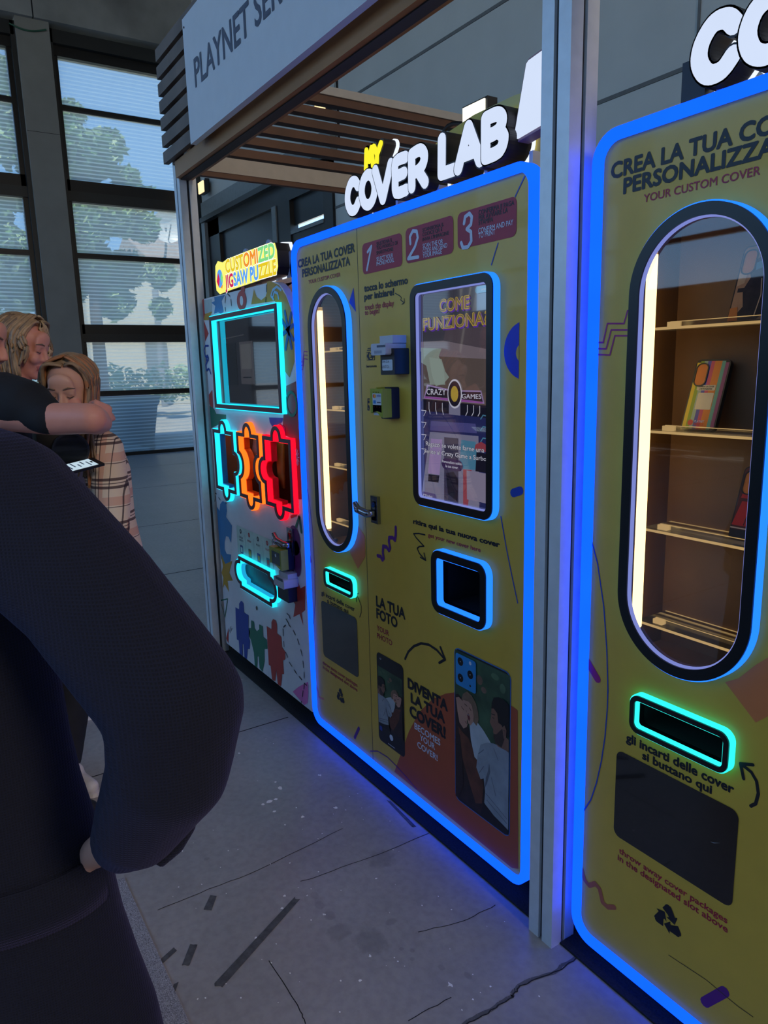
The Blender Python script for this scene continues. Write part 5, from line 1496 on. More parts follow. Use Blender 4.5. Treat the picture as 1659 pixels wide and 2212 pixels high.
# coloured jigsaw pieces standing along the foot (plain pieces)
for M_, P in ((PNAV, F8((435, 300), (474, 322), (474, 262), (496, 230), (520, 258), (525, 355), (573, 385), (573, 515), (590, 560), (578, 620), (590, 655), (585, 742), (565, 740), (556, 852), (530, 830), (521, 690), (510, 690), (512, 820), (480, 792), (470, 650), (450, 640), (440, 480))),
              (PGRN, F8((600, 438), (632, 452), (636, 520), (662, 552), (686, 532), (685, 480), (722, 500), (727, 612), (765, 640), (772, 742), (740, 740), (742, 870), (720, 980), (690, 940), (681, 820), (667, 820), (665, 940), (640, 930), (630, 780), (597, 640), (576, 600), (577, 520), (600, 520))),
              (PRED, F8((765, 500), (815, 532), (815, 455), (832, 424), (858, 436), (872, 480), (875, 575), (918, 612), (925, 720), (962, 772), (958, 850), (936, 862), (946, 1005), (926, 1005), (916, 1132), (882, 1112), (866, 960), (855, 1080), (822, 1062), (806, 920), (786, 905)))):
    f.flat(cl(P), y, M_)
y -= .0003
f.flat(disc(F6((568, 825))[0], .052, 26, .040), y, PRED); f.flat(disc(F6((568, 828))[0], .018, 20, .020), y - .0003, PW); f.stroke(F6((575, 700), (590, 690), (575, 770)), .014, y, PRED)
for a, b in (((1085, 960), (1165, 1390)), ((1160, 980), (1095, 1400)), ((1045, 1055), (1185, 1290)), ((1045, 1240), (1180, 1120))):
    f.stroke(cl(F6(a, b)), .0085, y, DBLU)
ccir = F6((1165, 2060))[0]; f.stroke(cl([(ccir[0] + .045 * math.cos(a_ * .4), ccir[1] + .045 * math.sin(a_ * .4)) for a_ in range(17)]), .006, y - .0003, PGRN)
f.stroke(F6((1040, 700), (990, 660), (940, 700), (920, 770), (950, 810)), .005, y, PLB); f.stroke(F6((1010, 800), (1000, 740), (960, 720), (940, 790)), .005, y, PLB)
f.stroke(F6((172, 1365), (135, 1365), (120, 1420), (135, 1490), (172, 1515), (160, 1480), (145, 1500), (150, 1540), (170, 1535)), .0045, y, DBLU); f.stroke(F6((160, 1545), (140, 1600), (150, 1660), (175, 1640), (185, 1660), (200, 1700)), .0045, y, DBLU)
for a, b in (((375, 780), (370, 850)), ((438, 815), (446, 885)), ((372, 910), (374, 950)), ((400, 745), (424, 772)), ((866, 640), (864, 720)), ((860, 790), (856, 840))):
    f.stroke(F6(a, b), .0028, y, INK)
f.stroke(F7((930, 290), (980, 330), (985, 400)), .008, y, MAGE)
c_ = F7((1120, 640))[0]
for i in range(6):
    a_ = i * math.pi / 6; f.stroke(cl([(c_[0] - .018 * math.cos(a_), c_[1] - .032 * math.sin(a_)), (c_[0] + .018 * math.cos(a_), c_[1] + .032 * math.sin(a_))]), .002, y - .0005, PLB)
f.stroke(cl(F7((1142, 1295), (1098, 1430))), .008, y - .0005, PGRN); f.stroke(cl(F7((1146, 1295), (1166, 1450))), .008, y - .0005, PGRN); f.stroke(F7((1055, 1290), (1110, 1265)), .006, y, PDRED)
for q, rx, rz in (((1092, 1545), .052, .062), ((1120, 1745), .035, .075), ((1052, 1745), .040, .065)):
    f.flat(cl(disc(F7(q)[0], rx, 26, rz)), y - .0006, PPUR)
f.stroke(F8((275, 230), (353, 212), (325, 402)), .0032, y, PGRN, closed=True)
for a, b in (((372, 555), (390, 500)), ((382, 570), (398, 520))): f.stroke(F8(a, b), .0015, y, INK)
dash = [F8(*P) for P in (((980, 365), (1000, 385), (1015, 420)), ((970, 425), (992, 460), (1000, 480)), ((1000, 485), (1018, 508)), ((1045, 545), (1068, 590)), ((1090, 635), (1108, 692)), ((1125, 748), (1140, 810)), ((1148, 868), (1155, 935)), ((1160, 985), (1160, 1045)), ((1162, 1100), (1188, 1122)), ((1162, 1105), (1158, 1160)),
                         ((965, 488), (945, 510)), ((938, 530), (940, 600)), ((945, 660), (950, 715)), ((968, 775), (985, 828)), ((1005, 880), (1030, 920)), ((1055, 960), (1080, 1000)), ((1108, 1030), (1135, 1065)), ((1150, 1180), (1142, 1240)), ((1135, 1290), (1130, 1305)))]
for P in dash: f.stroke(cl(P), .0026, y - .0006, INK)
f.flat(disc(F8((660, 310))[0], .010, 16, .010), y - .0006, BLKG)
for a, b in (((235, 1060), (225, 1120)), ((265, 1080), (285, 1105)), ((340, 1135), (352, 1140)), ((228, 1030), (245, 1040))): f.stroke(F7(a, b), .0024, y, INK)
# how-to label with four steps
q = F7((460, 1385), (845, 1535), (842, 1830), (475, 1690)); lx0, lx1 = q[0][0], q[1][0]; lz0, lz1 = (q[2][1] + q[3][1]) / 2 - .012, (q[0][1] + q[1][1]) / 2
f.flat(rrect(lx0, lx1, lz0, lz1, .012), y - .0006, mat('label_pale', (196, 214, 200), .5))
lw = (lx1 - lx0) / 4
for i in range(4):
    cx = lx0 + lw * (i + .5); M_ = INK if i % 2 == 0 else PRED
    f.flat(disc((cx, lz1 - .022), .0115, 18), y - .0009, M_); f.text_at(str(i + 1), cx - .003, cx + .003, lz1 - .026, .009, MATS['label_pale'], y - .0013)
    if i: f.stroke([(lx0 + lw * i, lz0 + .02), (lx0 + lw * i, lz1 - .03)], .0006, y - .0009, MATS['slot_grey'])
    f.text_at(('CHOOSE', 'PAYMENT', 'PRINT', 'COLLECT')[i], cx - .022, cx + .022, lz1 - .056, .009, M_, y - .0009)
    if i == 0:
        f.text_at('A PHOTO', cx - .025, cx + .025, lz1 - .070, .009, M_, y - .0009)
    f.flat(rrect(cx - .018, cx + .018, lz0 + .015, lz0 + .055, .004), y - .0009, (mat('label_icon_a', (70, 84, 130), .5), mat('label_icon_b', (104, 112, 84), .5), mat('label_icon_c', (52, 66, 140), .5), mat('label_icon_d', (56, 130, 140), .5))[i])
    f.flat(rrect(cx - .011, cx + .011, lz0 + .022, lz0 + .045, .002), y - .0012, (MATS['label_pale'], MATS['label_icon_d'], PMUS, PRED)[i]) if i != 1 else f.flat([(cx - .012, lz0 + .02), (cx + .012, lz0 + .025), (cx + .008, lz0 + .048), (cx - .012, lz0 + .042)], y - .0012, PMUS)
f.build('front_panel', root1)
k = shell(root1, X0 + .006, X1 + .003, Z0_ + .01, Z1_ + .002, YF + .031, YF + .70, PPEACH, PPEACH)
k.flat([(X1 - .20, Z1_ - .04), (X1 + .0025, Z1_ - .01), (X1 + .0025, 1.46), (X1 - .05, 1.46)], YF + .0306, PPEACH); pc = (X1 - .012, 1.665)
k.flat([(min(a, X1 + .0025), b) for a, b in disc(pc, .036, 24, .062)], YF + .0300, MAGE); k.flat([(min(a, X1 + .0025), b) for a, b in disc((X1 - .004, 1.66), .016, 18, .02)], YF + .0296, PW)
k.build('body', root1)
for (w_, li, li2, n_) in ((W1, G_CYAN, G_CYAN2, 'cyan'), (W2, G_ORNG, G_ORNG, 'orange'), (W3, G_RED, G_RED, 'red')):
    r_, _ = ring(root1, w_, 'puzzle_window_border', li, li, MAROON, grow=.004, capw=.016, lip=.003, h=.024, deep=.024)
    r_['label'] = n_ + ' lit puzzle-piece window border'
    k = MB(); k.prism(offset(w_, -.0185), YF + .004, YF + .03, mat('rebate_' + n_, {'cyan': (60, 130, 190), 'orange': (232, 110, 30), 'red': (220, 40, 60)}[n_], .4), holes=[offset(w_, -.024)]); k.build('rebate', r_)
    xs = [a for a, b in w_]; k = MB(); a_, b_ = min(xs), max(xs)
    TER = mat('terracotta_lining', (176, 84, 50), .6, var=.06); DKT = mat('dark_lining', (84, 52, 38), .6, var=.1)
    y0, y1 = YF + .032, YF + .30
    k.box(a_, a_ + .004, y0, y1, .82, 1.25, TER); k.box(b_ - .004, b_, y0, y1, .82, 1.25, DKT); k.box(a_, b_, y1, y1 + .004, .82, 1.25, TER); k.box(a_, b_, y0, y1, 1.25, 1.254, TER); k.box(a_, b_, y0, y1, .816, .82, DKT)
    bay_ = k.build('dispensing_bay', root1)
    k = MB(); k.box(a_ + .03, b_ - .03, YF + .036, YF + .05, 1.236, 1.249, glow('bay_fill_glow', (1.0, .80, .62), 5.0)); k.build('fill_strip', bay_)  # hidden glow bar, added to brighten the bay lining
# packs waiting behind the puzzle windows
def pack(label, x, z0, z1, w, M_, yy, lean=0.0, tilt=0.0):
    k = MB(); k.off = Vector((x, yy, z0)); R = Matrix.Rotation(math.radians(lean), 3, 'Y') @ Matrix.Rotation(math.radians(tilt), 3, 'X')
    n = 6; vs = []
    for s_ in (0, 1):
        for i in range(n + 1):
            t = i / n; b = .016 * math.sin(math.pi * t) if s_ == 0 else 0
            for u in (0, .5, 1): vs.append(Vector((x, yy, z0)) + R @ Vector(((u - .5) * w, (-.004 - b * (1 - abs(u - .5) * 1.6)) if s_ == 0 else .004, t * (z1 - z0))))
    fs = []
    for s_ in (0, 1):
        for i in range(n):
            for u in range(2):
                o_ = s_ * (n + 1) * 3 + i * 3 + u; fs.append((o_, o_ + 1, o_ + 4, o_ + 3))
    m_ = (n + 1) * 3
    for i in range(n):
        fs.append((i * 3, i * 3 + 3, m_ + i * 3 + 3, m_ + i * 3)); fs.append((i * 3 + 2, i * 3 + 5, m_ + i * 3 + 5, m_ + i * 3 + 2))
    fs += [(0, 1, m_ + 1, m_), (1, 2, m_ + 2, m_ + 1), (n * 3, n * 3 + 1, m_ + n * 3 + 1, m_ + n * 3), (n * 3 + 1, n * 3 + 2, m_ + n * 3 + 2, m_ + n * 3 + 1)]
    k.add(vs, fs, M_)
    return tag(k.build('puzzle_pack', smooth=True), label, 'pack', 'packs behind the puzzle windows')


PKA = mat('pack_print_pink', (176, 124, 132), .3, var=.6, scale=38); PKB = mat('pack_film', (150, 128, 122), .2, var=.3, scale=20); PKC = mat('pack_olive', (140, 104, 40), .35, var=.3, scale=25); PKD = mat('pack_kraft', (112, 84, 50), .6, var=.1)
pack('brown pack edge-on in the cyan puzzle window', -3.262, .90, 1.17, .11, PKD, 1.38)
pack('clear film pack at the upper left of the orange puzzle window', -3.10, .98, 1.17, .06, PKB, 1.31, 4)
pack('pink printed pack at the foot of the orange puzzle window', -2.985, .835, 1.02, .09, PKA, 1.32, 18)
pack('olive pack at the left of the red puzzle window', -2.835, .96, 1.17, .06, PKC, 1.31, 3)
pack('large pink printed pack leaning at the right of the red puzzle window', -2.700, .85, 1.16, .12, PKA, 1.33, 12)
# screen
r_, _ = ring(root1, SC1, 'screen_border', G_CYAN, G_CYAN, MAROON, grow=.004, capw=.018, lip=.003, h=.024, deep=.024)
k = MB(); k.prism(offset(SC1, -.0205), YF + .012, YF + .03, screen_mat('display_off', (22, 22, 26)))
ax = lambda u, v: (SC1[0][0] + .03 + (SC1[1][0] - SC1[0][0] - .06) * u, SC1[0][1] + .03 + .363 * v)
ye = YF + .0116
k.flat([ax(.06, .2), ax(.28, .2), ax(.28, .72), ax(.06, .72)], ye, screen_mat('display_panel_a', (10, 10, 12))); k.flat([ax(.34, .22), ax(.56, .22), ax(.56, .72), ax(.34, .72)], ye, screen_mat('display_panel_b', (54, 52, 56)))
k.flat([ax(.36, .40), ax(.53, .40), ax(.53, .69), ax(.36, .69)], ye - .0004, screen_mat('display_panel_c', (68, 68, 70))); k.stroke([ax(.38, .30), ax(.51, .30)], .003, ye - .0004, D_BLK); k.stroke([ax(.06, .78), ax(.42, .80)], .002, ye, screen_mat('display_line', (52, 52, 56)))
k.build('display', r_)
# collecting tray
r_, _ = ring(root1, TRAY, 'tray_border', G_CYAN, G_CYAN, MAROON, grow=.004, capw=.016, lip=.003, h=.026, deep=.026)
k = MB(); tin = offset(TRAY, -.0185); k.prism(tin, YF + .002, YF + .03, G_CYAN2, holes=[offset(TRAY, -.025)]); k.build('rebate', r_)
k = MB(); k.prism(offset(TRAY, -.020), YF + .02, YF + .028, mat('tray_flap', (22, 30, 44), .35, var=.5, scale=55)); k.build('tray_flap', root1)
# payment devices
c4 = zoom(480, 1100, .1145, YF - .062)((885, 705), (1075, 760), (1090, 1140), (915, 1075))
card_reader(root1, c4[0][0], c4[1][0] + .012, (c4[2][1] + c4[3][1]) / 2, (c4[0][1] + c4[1][1]) / 2, full=False)
hh = F9((1300, 590))[0]; handle(root1, hh[0] + .012, hh[1], 1.25)
w = zoom(480, 1100, .1145, 1.20)((1030, 1260), (1225, 1310), (1230, 1480), (1050, 1440)); k = MB()
k.prism(rrect(w[0][0], w[1][0], (w[2][1] + w[3][1]) / 2, (w[0][1] + w[1][1]) / 2, .008), 1.185, YF, CREAM)
k.box(w[0][0] + .012, w[1][0] - .004, 1.205, YF, (w[0][1] + w[1][1]) / 2, (w[0][1] + w[1][1]) / 2 + .02, CREAM)
k.flat([(w[0][0] + .02, (w[2][1] + w[3][1]) / 2 + .03), (w[1][0] - .01, (w[2][1] + w[3][1]) / 2 + .03), (w[1][0] - .01, (w[2][1] + w[3][1]) / 2 + .042), (w[0][0] + .02, (w[2][1] + w[3][1]) / 2 + .042)], 1.1846, MATS['slot_grey'])
br1 = k.build('banknote_reader', root1)
q = zoom(480, 1100, .1145, 1.215)((1065, 1460), (1265, 1480), (1265, 1755), (1068, 1660)); k = MB(); k.prism(rrect(q[0][0], q[1][0], (q[2][1] + q[3][1]) / 2, w[3][1] + .004, .004), 1.21, YF, GRAPH); k.build('housing', br1)
for xx in (X0 + .1, X1 - .1):
    for yy in (1.38, 1.85):
        k = MB(); k.tube([(xx, yy, .0065), (xx, yy, .08)], .025, DARK2, 12); k.build('foot', root1)
# sign
SG = glow('yellow_sign_rim', (.90, .86, .18), 1.1, .04); SGW = glow('sign_white', (.9, .95, .9), 1.1, .04)
yS = 1.268
sg = MB()
base_pts = [(-3.345, 1.868), (-3.335, 1.93), (-3.30, 1.948), (-3.24, 1.935), (-3.19, 1.942), (-3.0, 1.944), (-2.75, 1.944), (-2.69, 1.936), (-2.675, 1.905), (-2.672, 1.845), (-2.69, 1.818), (-2.85, 1.812), (-3.05, 1.808), (-3.22, 1.804), (-3.30, 1.80), (-3.34, 1.82)]
sg.prism(base_pts, yS + .002, yS + .06, mat('letter_flank', (34, 30, 33), .5)); s1 = sg.build('sign', root1)
k = MB(); k.prism(offset(base_pts, -.002), yS, yS + .0018, SG)
k.build('lit_face', s1)
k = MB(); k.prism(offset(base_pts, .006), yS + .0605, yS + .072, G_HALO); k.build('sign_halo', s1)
cols = {'y': glow('sign_yellow', (.82, .60, .02), 1, .03), 'o': glow('sign_orange', (.90, .30, .03), 1, .03), 'g': glow('sign_green', (.22, .72, .25), 1, .03), 'm': glow('sign_magenta', (.62, .02, .10), 1, .03), 'b': glow('sign_blue', (.10, .36, .90), 1, .03)}


def sign_word(word, x0, x1, z0, h, colr):
    vs, fs, cap, xa, xb = glyphs(word, .03, 0)
    s = (x1 - x0) / (xb - xa)
    for i, ch in enumerate(word):
        if ch == ' ': continue
        _, _, _, a0, a1 = glyphs(word[:i + 1], .03, 0); _, _, _, b0, b1 = glyphs(ch, .03, 0)
        right = x0 + (a1 - xa) * s; left = right - (b1 - b0) * s
        k = MB(); k.text_at(ch, left - .002, right + .002, z0 - .0015, h + .003, SGW, yS - .0009, .045); k.text_at(ch, left, right, z0, h, cols[colr[i]], yS - .0016, .03)
        k.build('letter', s1)


sign_word('CUSTOMIZED', -3.208, -2.690, 1.883, .052, 'yyyyoooggg')
sign_word('JIGSAW PUZZLE', -3.222, -2.684, 1.820, .052, 'mmmbbb bbyyyy')
k = MB(); k.flat(disc((-3.285, 1.868), .036, 24, .040), yS - .001, cols['b']); k.flat([(-3.325, 1.86), (-3.30, 1.895), (-3.285, 1.868), (-3.30, 1.83)], yS - .0014, cols['m']); k.flat([(-3.26, 1.89), (-3.245, 1.868), (-3.262, 1.845), (-3.275, 1.87)], yS - .0014, cols['g']); k.flat([(-3.28, 1.83), (-3.25, 1.84), (-3.262, 1.822)], yS - .0016, cols['o']); k.build('emblem', s1)
k = MB(); CL = mat('frosted_acrylic', (150, 156, 186), .3, var=.05)
for cx, cz, r_ in ((-2.655, 1.865, .040), (-2.63, 1.835, .042), (-3.10, 1.945, .03), (-2.86, 1.95, .026)):
    k.prism(disc((cx, cz), r_), yS + .05, yS + .058, CL)
k.box(-2.70, -2.60, yS + .05, yS + .058, 1.80, 1.83, CL); k.build('cloud_plate', s1)
for xx in (-3.2, -2.95, -2.75):
    k = MB(); k.box(xx - .008, xx + .008, yS + .03, yS + .05, 1.79, 1.812, MATS['white_bracket']); k.build('bracket', s1)
# ================================================================ PEOPLE
UP = Vector((0, 0, 1))
R3 = Vector(CR); D3 = Vector(CD); F3 = Vector(CF)
RH = Vector((R3.x, R3.y, 0)).normalized()          # level direction to the right of the view
FH = Vector((F3.x, F3.y, 0)).normalized()          # level direction away from the lens


def grown(name, parent, mb, voxel, smooth=6, assign=None, extra=(), off=None):
    """fuses overlapping limb shapes into one continuous skin"""
    tmp = MB(); tmp.v, tmp.f, tmp.m, tmp.mats = mb.v, mb.f, mb.m, mb.mats
    me = bpy.data.meshes.new(name); me.from_pydata(mb.v, [], mb.f)
    bm = bmesh.new(); bm.from_mesh(me); bmesh.ops.recalc_face_normals(bm, faces=bm.faces); bm.to_mesh(me); bm.free()
    o = bpy.data.objects.new(name, me); COL.objects.link(o)
    r = o.modifiers.new('fuse', 'REMESH'); r.mode = 'VOXEL'; r.voxel_size = voxel
    s = o.modifiers.new('soften', 'SMOOTH'); s.iterations = smooth; s.factor = .5
    dg = bpy.context.evaluated_depsgraph_get(); dg.update()
    nm = bpy.data.meshes.new_from_object(o.evaluated_get(dg))
    bpy.data.objects.remove(o); bpy.data.meshes.remove(me)
    for M in list(mb.mats) + [e for e in extra]:
        nm.materials.append(M)
    nm.name = name
    b = Vector(parent['base'])
    n = len(nm.vertices); co = np.empty(n * 3); nm.vertices.foreach_get('co', co); co = co.reshape(-1, 3)
    idx = np.zeros(len(nm.polygons), dtype=np.int32)
    if assign:
        cen = np.empty(len(nm.polygons) * 3); nm.polygons.foreach_get('center', cen); idx = assign(cen.reshape(-1, 3)).astype(np.int32)
    nm.polygons.foreach_set('material_index', idx)
    nm.polygons.foreach_set('use_smooth', np.ones(len(nm.polygons), dtype=bool))
    nm.vertices.foreach_set('co', (co - np.array(b)).ravel())
    o = bpy.data.objects.new(name, nm); COL.objects.link(o); o.parent = parent; o['base'] = tuple(b)
    return o


def chain(mb, pts, rad, M):
    for i in range(len(pts) - 1):
        mb.capsule(pts[i], pts[i + 1], rad[i], rad[i + 1], M)


def loft(mb, rings, M, seg=28):
    """stacked elliptic sections: (centre, half width, half depth, width direction)"""
    vs = []
    for c, a, b, u in rings:
        u = Vector(u).normalized(); w = UP.cross(u).normalized()
        vs += [Vector(c) + a * math.cos(2 * math.pi * k / seg) * u + b * math.sin(2 * math.pi * k / seg) * w for k in range(seg)]
    n = len(rings)
    fs = [(i * seg + k, i * seg + (k + 1) % seg, (i + 1) * seg + (k + 1) % seg, (i + 1) * seg + k) for i in range(n - 1) for k in range(seg)]
    fs += [tuple(range(seg)), tuple((n - 1) * seg + k for k in range(seg))]
    mb.add(vs, fs, M)


def frame(fwd, up=UP):
    f = Vector(fwd).normalized(); x = f.cross(Vector(up)).normalized(); z = x.cross(f)
    return Matrix((x, f, z)).transposed()              # columns: right, forward, up


def head(mb, c, Rm, s, M):
    """skull, jaw, nose, lips, ears about the head centre c"""
    P = lambda x, y, z: Vector(c) + Rm @ Vector((x * s, y * s, z * s))
    B = lambda x, y, z, r: mb.ball(P(x, y, z), tuple(v * s for v in r), M, Rm, 20, 14)
    B(0, -.012, .035, (.074, .094, .086)); B(0, .030, -.02, (.060, .062, .080)); B(0, .040, -.068, (.042, .046, .042)); B(0, .070, -.090, (.020, .018, .018))
    B(0, .078, .050, (.045, .018, .035))
    mb.capsule(P(0, .091, .022), P(0, .109, -.020), .0070 * s, .0098 * s, M); B(-.010, .098, -.025, (.0078, .010, .0068)); B(.010, .098, -.025, (.0078, .010, .0068))
    for x in (-1, 1):
        B(x * .033, .076, -.022, (.026, .020, .022))
        B(x * .031, .081, .016, (.016, .011, .010)); mb.capsule(P(x * .014, .090, .031), P(x * .046, .080, .032), .0075 * s, .006 * s, M)
        B(x * .073, -.005, .0, (.010, .022, .032))
    mb.capsule(P(-.019, .088, -.053), P(.019, .088, -.053), .0055 * s, .0055 * s, M); mb.capsule(P(0, .092, -.0525), P(0, .093, -.0525), .007 * s, .007 * s, M)
    mb.capsule(P(-.015, .086, -.062), P(.015, .086, -.062), .0065 * s, .0065 * s, M)


def hand(mb, w, fw, nrm, s, M, curl=(.5, .55, .6, .65), side=1, spread=.10, thumb=(.5, .75)):
    """palm, four jointed fingers of unequal length and a thumb from the side of the palm.
    w wrist point, fw direction of the fingers, nrm out of the palm, side +1 / -1 which side the thumb is on"""
    f = Vector(fw).normalized(); n = Vector(nrm); n = (n - f * n.dot(f)).normalized(); a = f.cross(n) * side
    w = Vector(w)
    for k, t in enumerate((-.5, -.17, .17, .5)):
        mb.capsule(w + f * .018 * s + a * t * .046 * s, w + f * .082 * s + a * t * .060 * s, .0155 * s, .0125 * s, M)
    L = (.040, .046, .043, .033)
    for k, t in enumerate((.5, .17, -.17, -.5)):
        p = w + f * .085 * s + a * t * .062 * s; ang = 0.0; d0 = (f + a * t * spread).normalized()
        for j, (g, r0, r1) in enumerate(((1, .0095, .0088), (.66, .0088, .0078), (.52, .0078, .0066))):
            ang += curl[k] * (1.0 if j < 2 else .7)
            d = d0 * math.cos(ang) + n * math.sin(ang); q = p + d * L[k] * g * s
            mb.capsule(p, q, r0 * s, r1 * s, M, 10); p = q
    p = w + f * .026 * s + a * .026 * s; d = (f * .55 + a * .8 + n * .25).normalized(); q = p + d * .038 * s; mb.capsule(p, q, .0145 * s, .0115 * s, M, 10)
    d = (f * (1 - thumb[0] * .3) + a * .25 + n * thumb[0]).normalized(); q2 = q + d * .032 * s; mb.capsule(q, q2, .0112 * s, .0095 * s, M, 10)
    d = (f * .7 - a * .1 + n * thumb[1]).normalized(); mb.capsule(q2, q2 + d * .025 * s, .0095 * s, .0076 * s, M, 10)


def hair_strands(mb, c, Rm, s, ends, M, n, seed, r=.0045, part=.0):
    """long locks laid over the crown and hanging down the sides"""
    rd = random.Random(seed); P = lambda x, y, z: Vector(c) + Rm @ Vector((x * s, y * s, z * s))
    for i in range(n):
        side = 1 if i % 2 else -1
        t = rd.random(); y0 = .062 - .15 * t
        x1, y1 = side * (.076 + rd.uniform(0, .014)), y0 + rd.uniform(-.012, .010)
        zt = .125 - .02 * abs(t - .4)
        p = [P(part + side * .004, y0 + .005, zt - .012 - .07 * max(0, -(.05 - t)) - (.03 if t < .1 else 0)), P(part + side * .040, y0, zt - .016), P(x1 * .95, y1, .062), P(x1 * 1.04, y1 - .004, .0)]
        z = ends(rd, side, t)
        wv = rd.uniform(-.01, .01)
        p.append(P(x1 * 1.05 + wv, y1 - .006, z * .5)); p.append(P(x1 * (.98 + rd.uniform(-.1, .12)), y1 + rd.uniform(-.01, .012), z))
        rr = rd.uniform(.8, 1.3) * r * s
        mb.tube(p, [rr, rr * 1.3, rr * 1.5, rr * 1.5, rr * 1.4, rr * .35], M[i % len(M)], 7)


SKIN = mat('skin_fair', (206, 156, 134), .5, var=.05, scale=14); SKIN2 = mat('skin_flushed', (214, 146, 126), .5, var=.07, scale=12); LIP = mat('lip_rose', (168, 94, 88), .45)
LASH = mat('lash_brown', (72, 54, 46), .6); BROW = mat('brow_brown', (122, 96, 76), .6)
BLACKTEE = mat('black_jersey', (18, 19, 25), .85, var=.15, scale=30); DENIM = mat('dark_trousers', (30, 33, 44), .85, var=.2, scale=30)
SHOED = mat('dark_shoe', (26, 26, 30), .6); SHOEW = mat('white_shoe', (212, 206, 206), .6, var=.1, scale=40)


def shoe(parent, p, d, M, s=1.0, sole=None):
    d = Vector(d).normalized(); a = Vector((-d.y, d.x, 0)); p = Vector((p[0], p[1], 0))
    mb = MB()
    mb.capsule(p + d * .0 + UP * .040, p + d * .17 * s + UP * .032, .038 * s, .030 * s, M); mb.capsule(p - d * .03 + UP * .045, p + d * .05 + UP * .06, .036 * s, .036 * s, M); mb.capsule(p - d * .01 + UP * .05, p + UP * .10, .036 * s, .036 * s, M)
    o = grown('shoe', parent, mb, .007, 3)
    for v in o.data.vertices:
        if v.co.z < .004: v.co.z = .004
    k = MB(); P = []
    for i in range(20):
        t = 2 * math.pi * i / 20; P.append(p + d * (.07 + .135 * math.cos(t)) * s + a * (.042 + .006 * math.cos(t)) * math.sin(t) * s)
    k.add([q + UP * .0015 for q in P] + [q + UP * .018 for q in P], [tuple(range(20)), tuple(range(20, 40))] + [(i, (i + 1) % 20, 20 + (i + 1) % 20, 20 + i) for i in range(20)], sole or SHOEW)
    k.build('sole', o)
    return o


def plaid():
    M = bpy.data.materials.new('plaid_flannel'); M.use_nodes = True
    n = M.node_tree; b = n.nodes['Principled BSDF']; b.inputs['Roughness'].default_value = .9
    t = n.nodes.new('ShaderNodeTexCoord'); s = n.nodes.new('ShaderNodeSeparateXYZ'); n.links.new(t.outputs['Object'], s.inputs[0])
    nz = n.nodes.new('ShaderNodeTexNoise'); nz.inputs['Scale'].default_value = 6; n.links.new(t.outputs['Object'], nz.inputs['Vector'])

    def axis(expr, period, lines, wob=.35):
        mul = n.nodes.new('ShaderNodeMath'); mul.operation = 'MULTIPLY_ADD'; mul.inputs[1].default_value = 1 / period
        n.links.new(expr, mul.inputs[0]); w = n.nodes.new('ShaderNodeMath'); w.operation = 'MULTIPLY'; w.inputs[1].default_value = wob; n.links.new(nz.outputs['Fac'], w.inputs[0]); n.links.new(w.outputs[0], mul.inputs[2])
        fr = n.nodes.new('ShaderNodeMath'); fr.operation = 'FRACT'; n.links.new(mul.outputs[0], fr.inputs[0])
        tot = None
        for c, h in lines:
            cp_ = n.nodes.new('ShaderNodeMath'); cp_.operation = 'COMPARE'; cp_.inputs[1].default_value = c; cp_.inputs[2].default_value = h; n.links.new(fr.outputs[0], cp_.inputs[0])
            if tot is None: tot = cp_.outputs[0]
            else:
                mx_ = n.nodes.new('ShaderNodeMath'); mx_.operation = 'MAXIMUM'; n.links.new(tot, mx_.inputs[0]); n.links.new(cp_.outputs[0], mx_.inputs[1]); tot = mx_.outputs[0]
        return tot
    dt = n.nodes.new('ShaderNodeVectorMath'); dt.operation = 'DOT_PRODUCT'; dt.inputs[1].default_value = tuple(RH); n.links.new(t.outputs['Object'], dt.inputs[0])
    hz = axis(s.outputs['Z'], .135, ((.18, .032), (.36, .032), (.27, .010), (.72, .009)), .10)
    vt = axis(dt.outputs['Value'], .085, ((.2, .022), (.34, .016), (.75, .016)), .14)
    pk = axis(s.outputs['Z'], .135, ((.86, .10),), .10); pk2 = axis(dt.outputs['Value'], .085, ((.52, .10),))
    base = n.nodes.new('ShaderNodeMixRGB'); base.inputs[1].default_value = lin((226, 204, 178)) + (1,); base.inputs[2].default_value = lin((212, 160, 136)) + (1,)
    mxx = n.nodes.new('ShaderNodeMath'); mxx.operation = 'MAXIMUM'; n.links.new(pk, mxx.inputs[0]); n.links.new(pk2, mxx.inputs[1])
    hf = n.nodes.new('ShaderNodeMath'); hf.operation = 'MULTIPLY'; hf.inputs[1].default_value = .8; n.links.new(mxx.outputs[0], hf.inputs[0]); n.links.new(hf.outputs[0], base.inputs[0])
    m1 = n.nodes.new('ShaderNodeMixRGB'); m1.inputs[2].default_value = lin((58, 34, 44)) + (1,); n.links.new(base.outputs[0], m1.inputs[1])
    k1 = n.nodes.new('ShaderNodeMath'); k1.operation = 'MULTIPLY'; k1.inputs[1].default_value = .88; n.links.new(hz, k1.inputs[0]); n.links.new(k1.outputs[0], m1.inputs[0])
    m2 = n.nodes.new('ShaderNodeMixRGB'); m2.inputs[2].default_value = lin((46, 32, 44)) + (1,); n.links.new(m1.outputs[0], m2.inputs[1])
    k2 = n.nodes.new('ShaderNodeMath'); k2.operation = 'MULTIPLY'; k2.inputs[1].default_value = .85; n.links.new(vt, k2.inputs[0]); n.links.new(k2.outputs[0], m2.inputs[0])
    n.links.new(m2.outputs[0], b.inputs['Base Color'])
    return M


